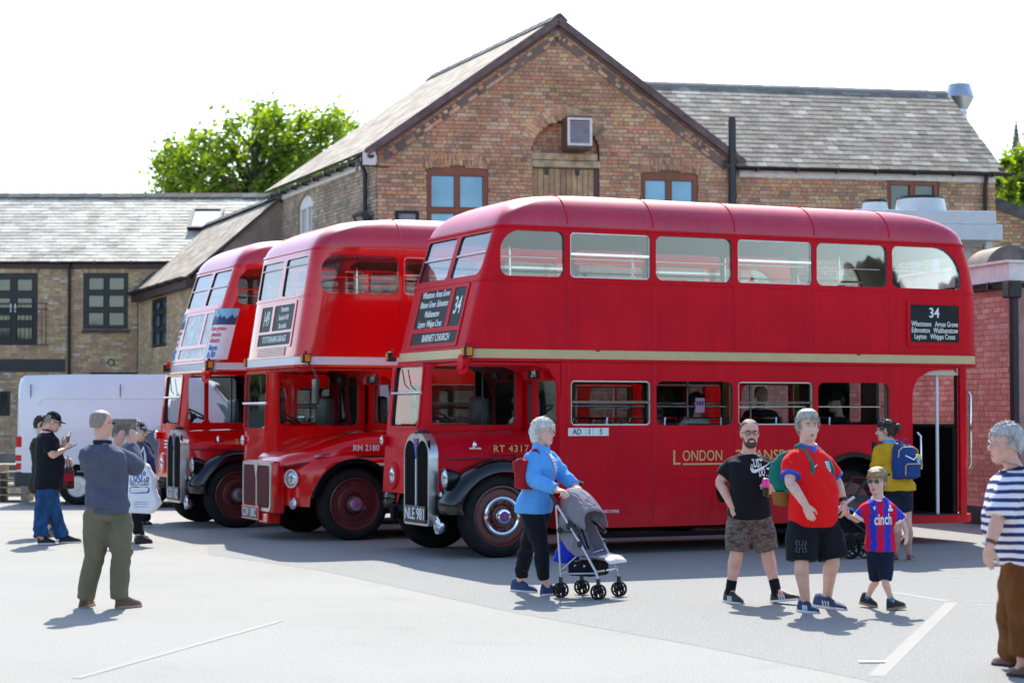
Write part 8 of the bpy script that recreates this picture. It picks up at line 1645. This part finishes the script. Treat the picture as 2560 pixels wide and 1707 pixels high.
a, b = st['p']['wl'], st['p']['el']; d = (b - a).normalized(); MB().lathe(a + d * .02, d, [(0, .034), (0, .037), (.022, .039), (.022, .035)], 18).build('watch_strap', M['watch_strap'], st['root'], 40); MB().lathe(a + d * .031 + Vector((-.037, -.01, 0)), Vector((-1, -.3, .1)), [(0, .019), (.010, .019), (.012, .014), (.012, 0)], 16).build('watch_face', M['steel'], st['root'], 40)
cr_ = [st['p']['neck'] + Vector((-.09 * math.cos(t) - .01, .085 * math.sin(t), .03 + .022 * math.cos(t))) for t in [2 * math.pi * i / 20 for i in range(21)]]; MB().tube(cr_, .0022, 5).build('neck_cord', M['black_pipe'], st['root'])

# passengers inside the nearest bus
def bus_pt(s, w, z): u = Vector((BU.x, BU.y, 0)); v = Vector((-BU.y, BU.x, 0)); return Vector((rt.location.x, rt.location.y, 0)) + u * s + v * w + Vector((0, 0, z))
def passenger(label, s, w, zf, yaw, h, K, seat=True):
    c = bus_pt(s, w, 0); 
    def px(x, y, z):
        B = frame(yaw); q = c + B @ Vector((x, y, 0)); q.z = z; X, Yy_, Z = q; cth, sth = math.cos(TH), math.sin(TH); dd = Yy_ * cth + (Z - HC) * sth; up_ = -Yy_ * sth + (Z - HC) * cth; return (CX + FPX * X / dd, CY - FPX * up_ / dd, Yy_ - c.y)
    z0 = zf + (.50 if seat else .92); J = dict(hip=px(0, 0, z0), neck=px(0, .0, z0 + .50), head=px(0, .03, z0 + .68), sl=px(.185, 0, z0 + .44), sr=px(-.185, 0, z0 + .44), el=px(.24, .05, z0 + .18), er=px(-.24, .05, z0 + .18), wl=px(.16, .26, z0 + .12), wr=px(-.16, .26, z0 + .12), hl=px(.08, .34, z0 + .12), hr=px(-.08, .34, z0 + .12))
    if seat: J.update(kl=px(.11, .42, z0 + .02), kr=px(-.11, .42, z0 + .02), al=px(.11, .44, zf + .10), ar=px(-.11, .44, zf + .10), tl=px(.11, .58, zf + .02), tr=px(-.11, .58, zf + .02), ql=px(.11, .36, zf + .02), qr=px(-.11, .36, zf + .02))
    else: J.update(kl=px(.10, .02, zf + .48), kr=px(-.10, .02, zf + .48), al=px(.10, 0, zf + .10), ar=px(-.10, 0, zf + .10), tl=px(.10, .18, zf + .02), tr=px(-.10, .18, zf + .02), ql=px(.10, -.05, zf + .02), qr=px(-.10, -.05, zf + .02))
    return person(label, c.y, J, dict(yaw=yaw, legs=dict(mat='cloth_black', end=1.9), shoes=dict(mat='shoe_black'), **K), 'passengers inside the nearest bus', .0)
passenger('person with long dark hair and a pale top sitting inside the nearest bus', 3.95, 1.05, .66, 30, 1, dict(head=(60, -8), torso='f', skin='skin_pale', hair='long', hairm='hair_dark', top=dict(mat='cloth_white', sleeve=1.9, hem=-.1), seed=12))
passenger('person in a black shirt sitting by the pillar inside the nearest bus', 4.90, 1.0, .76, 20, 1, dict(head=(20, 0), torso='belly', arm=1.2, skin='skin_tan', hair='buzz', hairm='hair_dark', top=dict(mat='cloth_black', sleeve=.8, hem=-.1, ease=.03), seed=13))
passenger('person in a cap and dark jacket at the last window inside the nearest bus', 5.95, .75, .66, -80, 1, dict(head=(-82, -4), torso='m', skin='skin_tan', hair='thin', hairm='hair_dark', cap='cloth_black', top=dict(mat='cloth_black', sleeve=1.95, hem=-.1, ease=.03), seed=14))

# white van behind the people at the left
vq = G(192, 1262); van = thing('panel_van', 'dirty white panel van parked in front of the long building', 'van', (vq.x, vq.y, 0), R(3))
M['van_white'] = mat('white_van_paint', (.74, .75, .78), .3, var=.04, scale=2, coat=.4); M['van_red'] = mat('red_tail_lens', (.55, .01, .015), .15, var=.05); M['van_grey'] = mat('grey_bumper', (.035, .038, .042), .6, var=.1)
def van_sec(x, zt, zb, i=0.0, wt=.86): h = zt - zb; return [(x, -.93 + i, zb), (x, -.975 + i, zb + h * .12), (x, -.97 + i, zb + h * .5), (x, -.93 + i, zb + h * .78), (x, -wt + i, zb + h * .94), (x, -wt + .1 + i, zt), (x, 0, zt + .015), (x, wt - .1 - i, zt), (x, wt - i, zb + h * .94), (x, .93 - i, zb + h * .78), (x, .97 - i, zb + h * .5), (x, .975 - i, zb + h * .12), (x, .93 - i, zb)]
off = .975
rg = [[(a, b + off, c) for a, b, c in van_sec(*q)] for q in ((-1.13, 2.30, .42, .10), (-1.10, 2.36, .40, .05), (-1.0, 2.42, .38, 0), (0, 2.44, .36, 0), (1.6, 2.44, .36, 0), (2.15, 2.41, .36, 0), (2.45, 2.30, .36, 0, .84), (3.35, 1.32, .36, .03, .9), (3.95, 1.12, .36, .06, .88), (4.12, .95, .38, .12, .84), (4.16, .6, .42, .16, .82))]
vb = MB().loft(rg); vb_o = mk('body', vb.V, vb.F, [M['van_white'], M['rubber']], van); bm = bmesh.new(); bm.from_mesh(vb_o.data); bmesh.ops.recalc_face_normals(bm, faces=bm.faces[:]); bm.to_mesh(vb_o.data); bm.free()
ct = Cut()
for x in (0, 3.25):
    ct.prism([(x + .42 * math.cos(R(-10 + 200 * k / 16)), .34 + .42 * math.sin(R(-10 + 200 * k / 16))) for k in range(17)], lambda a, z, d: (a, off + d, z), -1.1, -.55); ct.prism([(x + .42 * math.cos(R(-10 + 200 * k / 16)), .34 + .42 * math.sin(R(-10 + 200 * k / 16))) for k in range(17)], lambda a, z, d: (a, off + d, z), .55, 1.1)
boolean(vb_o, ct.V, ct.F, [M['van_grey']]); vb_o.data.shade_smooth(); vb_o.data.set_sharp_from_angle(angle=R(32))
for x in (0, 3.25):
    for y, o in ((.0, -1), (1.95, 1)):
        w = MB().lathe((x, y - o * .02, .34), (0, -o, 0), [(.06, .2), (.02, .21), (0, .27), (.02, .33), (.06, .345), (.2, .345), (.22, .2)], 32).build('wheel', M['tyre'], van, 40); MB().lathe((x, y - o * .02, .34), (0, -o, 0), [(.03, .21), (.02, .19), (.06, .15), (.05, .08), (.02, .06), (.02, 0)], 28).build('rim', M['alu'], w, 40)
MB().box(-1.0, .6, -.006, .01, 1.03, 1.05).box(.0, 2.2, -.004, .012, .62, .63).build('side_moulding', M['van_white'], van); MB().rbox(-1.16, -.42, .0, .08, .36, .62, .03).rbox(-1.18, -1.05, .05, 1.9, .36, .58, .03).build('rear_bumper', M['van_grey'], van)
tl = MB().rbox(-1.135, -1.0, .018, .14, .66, 1.28, .02).build('tail_lamp', M['van_red'], van)
MB().rbox(-1.145, -.99, .012, .148, .93, 1.08, .01).build('lamp_band', M['white_trim'], tl); MB().rbox(-1.145, -.99, .012, .148, .78, .82, .005).build('lamp_band', M['white_trim'], tl)
for x in (-.88, .78): MB().box(x - .006, x + .006, .0, .02, .5, 2.25, lambda a, b, c: (a, b + .0 + max(0, c - 1.3) * .06, c)).build('panel_gap', M['van_grey'], van)
V = [(a, b, c) for a, b, c in rrect(-.72, 2.0, 1.2, 1.98, .1) and [(x, .0, z) for x, z in rrect(-.72, 2.0, 1.2, 1.98, .12)]]; MB().tube([(x, .0 + max(0, z - 1.3) * .06 - .0, z) for x, _, z in V] , .008, 4).build('pressed_panel', M['van_white'], van)
mk('side_glass', [(2.42, .015, 1.30), (3.12, .02, 1.28), (2.72, .08, 1.86), (2.42, .09, 1.95)], [(0, 1, 2, 3)], M['dark_glass'], van); mk('windscreen', [(2.52, .16, 2.26), (2.52, 1.79, 2.26), (3.34, 1.80, 1.36), (3.34, .15, 1.36)], [(0, 1, 2, 3)], M['dark_glass'], van)
MB().rbox(2.95, 3.12, -.22, -.04, 1.2, 1.55, .03).build('mirror', M['van_grey'], van); MB().rbox(4.05, 4.2, .1, 1.85, .4, .7, .05).build('front_bumper', M['van_grey'], van); MB().rbox(3.9, 4.12, .10, .42, .74, .98, .03).build('headlamp', M['lens'], van)
for y in (.55, 1.35): MB().box(-1.145, -1.13, y - .03, y + .03, 1.0, 1.12).build('door_handle', M['van_grey'], van)
# dark car just visible beyond
cq = G(410, 1268); car = thing('parked_car', 'grey car nose just showing between the carrier bag and the farthest bus', 'car', (cq.x + .9, cq.y + 1.6, 0), R(185))
M['car_grey'] = mat('grey_car_paint', (.10, .11, .12), .25, .3, var=.05, coat=.6)
rg = [[(x, y * w_ + .85, z0 + (z1 - z0) * f) for y, f in ((-1, .0), (-1.02, .35), (-.97, .7), (-.8, .97), (0, 1.02), (.8, .97), (.97, .7), (1.02, .35), (1, 0))] for x, z0, z1, w_ in ((-1.9, .35, .62, .70), (-1.8, .25, .80, .80), (-1.0, .22, .92, .85), (-.4, .2, 1.0, .86), (.15, .2, 1.40, .86), (1.2, .2, 1.45, .86), (1.9, .22, 1.1, .84), (2.1, .3, .8, .78))]
MB().loft(rg).build('body', M['car_grey'], car, 40); mk('windscreen', [(-.36, .12, 1.02), (-.36, 1.58, 1.02), (.13, 1.5, 1.405), (.13, .2, 1.405)], [(0, 1, 2, 3)], M['dark_glass'], car); mk('side_glass', [(-.25, -.02, 1.0), (1.1, -.03, 1.05), (1.1, .06, 1.38), (.2, .06, 1.36)], [(0, 1, 2, 3)], M['dark_glass'], car)
for x in (-1.2, 1.35):
    for y, o in ((-.02, -1), (1.72, 1)): w = MB().lathe((x, y, .31), (0, -o, 0), [(.05, .18), (0, .25), (.03, .31), (.18, .31), (.2, .2)], 24).build('wheel', M['tyre'], car, 40); MB().lathe((x, y, .31), (0, -o, 0), [(.02, .19), (.03, .1), (.01, 0)], 20).build('rim', M['alu'], w, 40)
for y in (.12, 1.58): MB().ell((-1.84, y, .66), (.08, .14, .08), 10, 6).build('headlamp', M['lens'], car, 180)
# pallets and planks at the far left
plq = G(20, 1262); pal = thing('pallet_stack', 'stack of pale wooden pallets at the left edge behind the van', 'pallets', (plq.x - .6, plq.y + 1.9, 0), R(4)); M['pallet'] = mat('pale_pallet_wood', (.42, .36, .27), .85, var=.35, scale=8)
for k in range(5):
    z = k * .145
    for j in range(5): MB().box(-.6, .6, -.5 + j * .2, -.38 + j * .2, z + .12, z + .142).build('plank', M['pallet'], pal)
    for x in (-.5, 0, .5): MB().box(x - .05, x + .05, -.5, .42, z, z + .118).build('bearer', M['pallet'], pal)
pk2 = G(60, 1252); tr_ = thing('timber_pile', 'long pile of pale timber lying on the ground beneath the rear of the van', 'timber', (pk2.x - 1.2, pk2.y + 2.6, 0), R(2))
for k in range(3):
    for j in range(3): MB().box(-1.6, 1.9, -.3 + j * .22, -.12 + j * .22, k * .09, k * .09 + .08).build('plank', M['pallet'], tr_)
# scraps on the ground
for (px, py, s) in ((2180, 1657, .09), (1450, 1575, .012), (1625, 1612, .012), (1765, 1613, .014), (1640, 1612, .01), (242, 1582, .014), (520, 1695, .014), (582, 1594, .01)):
    q = G(px, py); big = s > .05; o = mk('paper_scrap' if big else 'pebble', [], [], M['paper_white'] if big else M['black_matt']); bpy.data.objects.remove(o)
    if big: o = MB().box(-s, s, -.02, .025, 0, .006).build('paper_scrap', M['paper_white'], None, None, (q.x, q.y, .009)); meta(o, 'white scrap of paper lying on the asphalt in the foreground', 'litter')
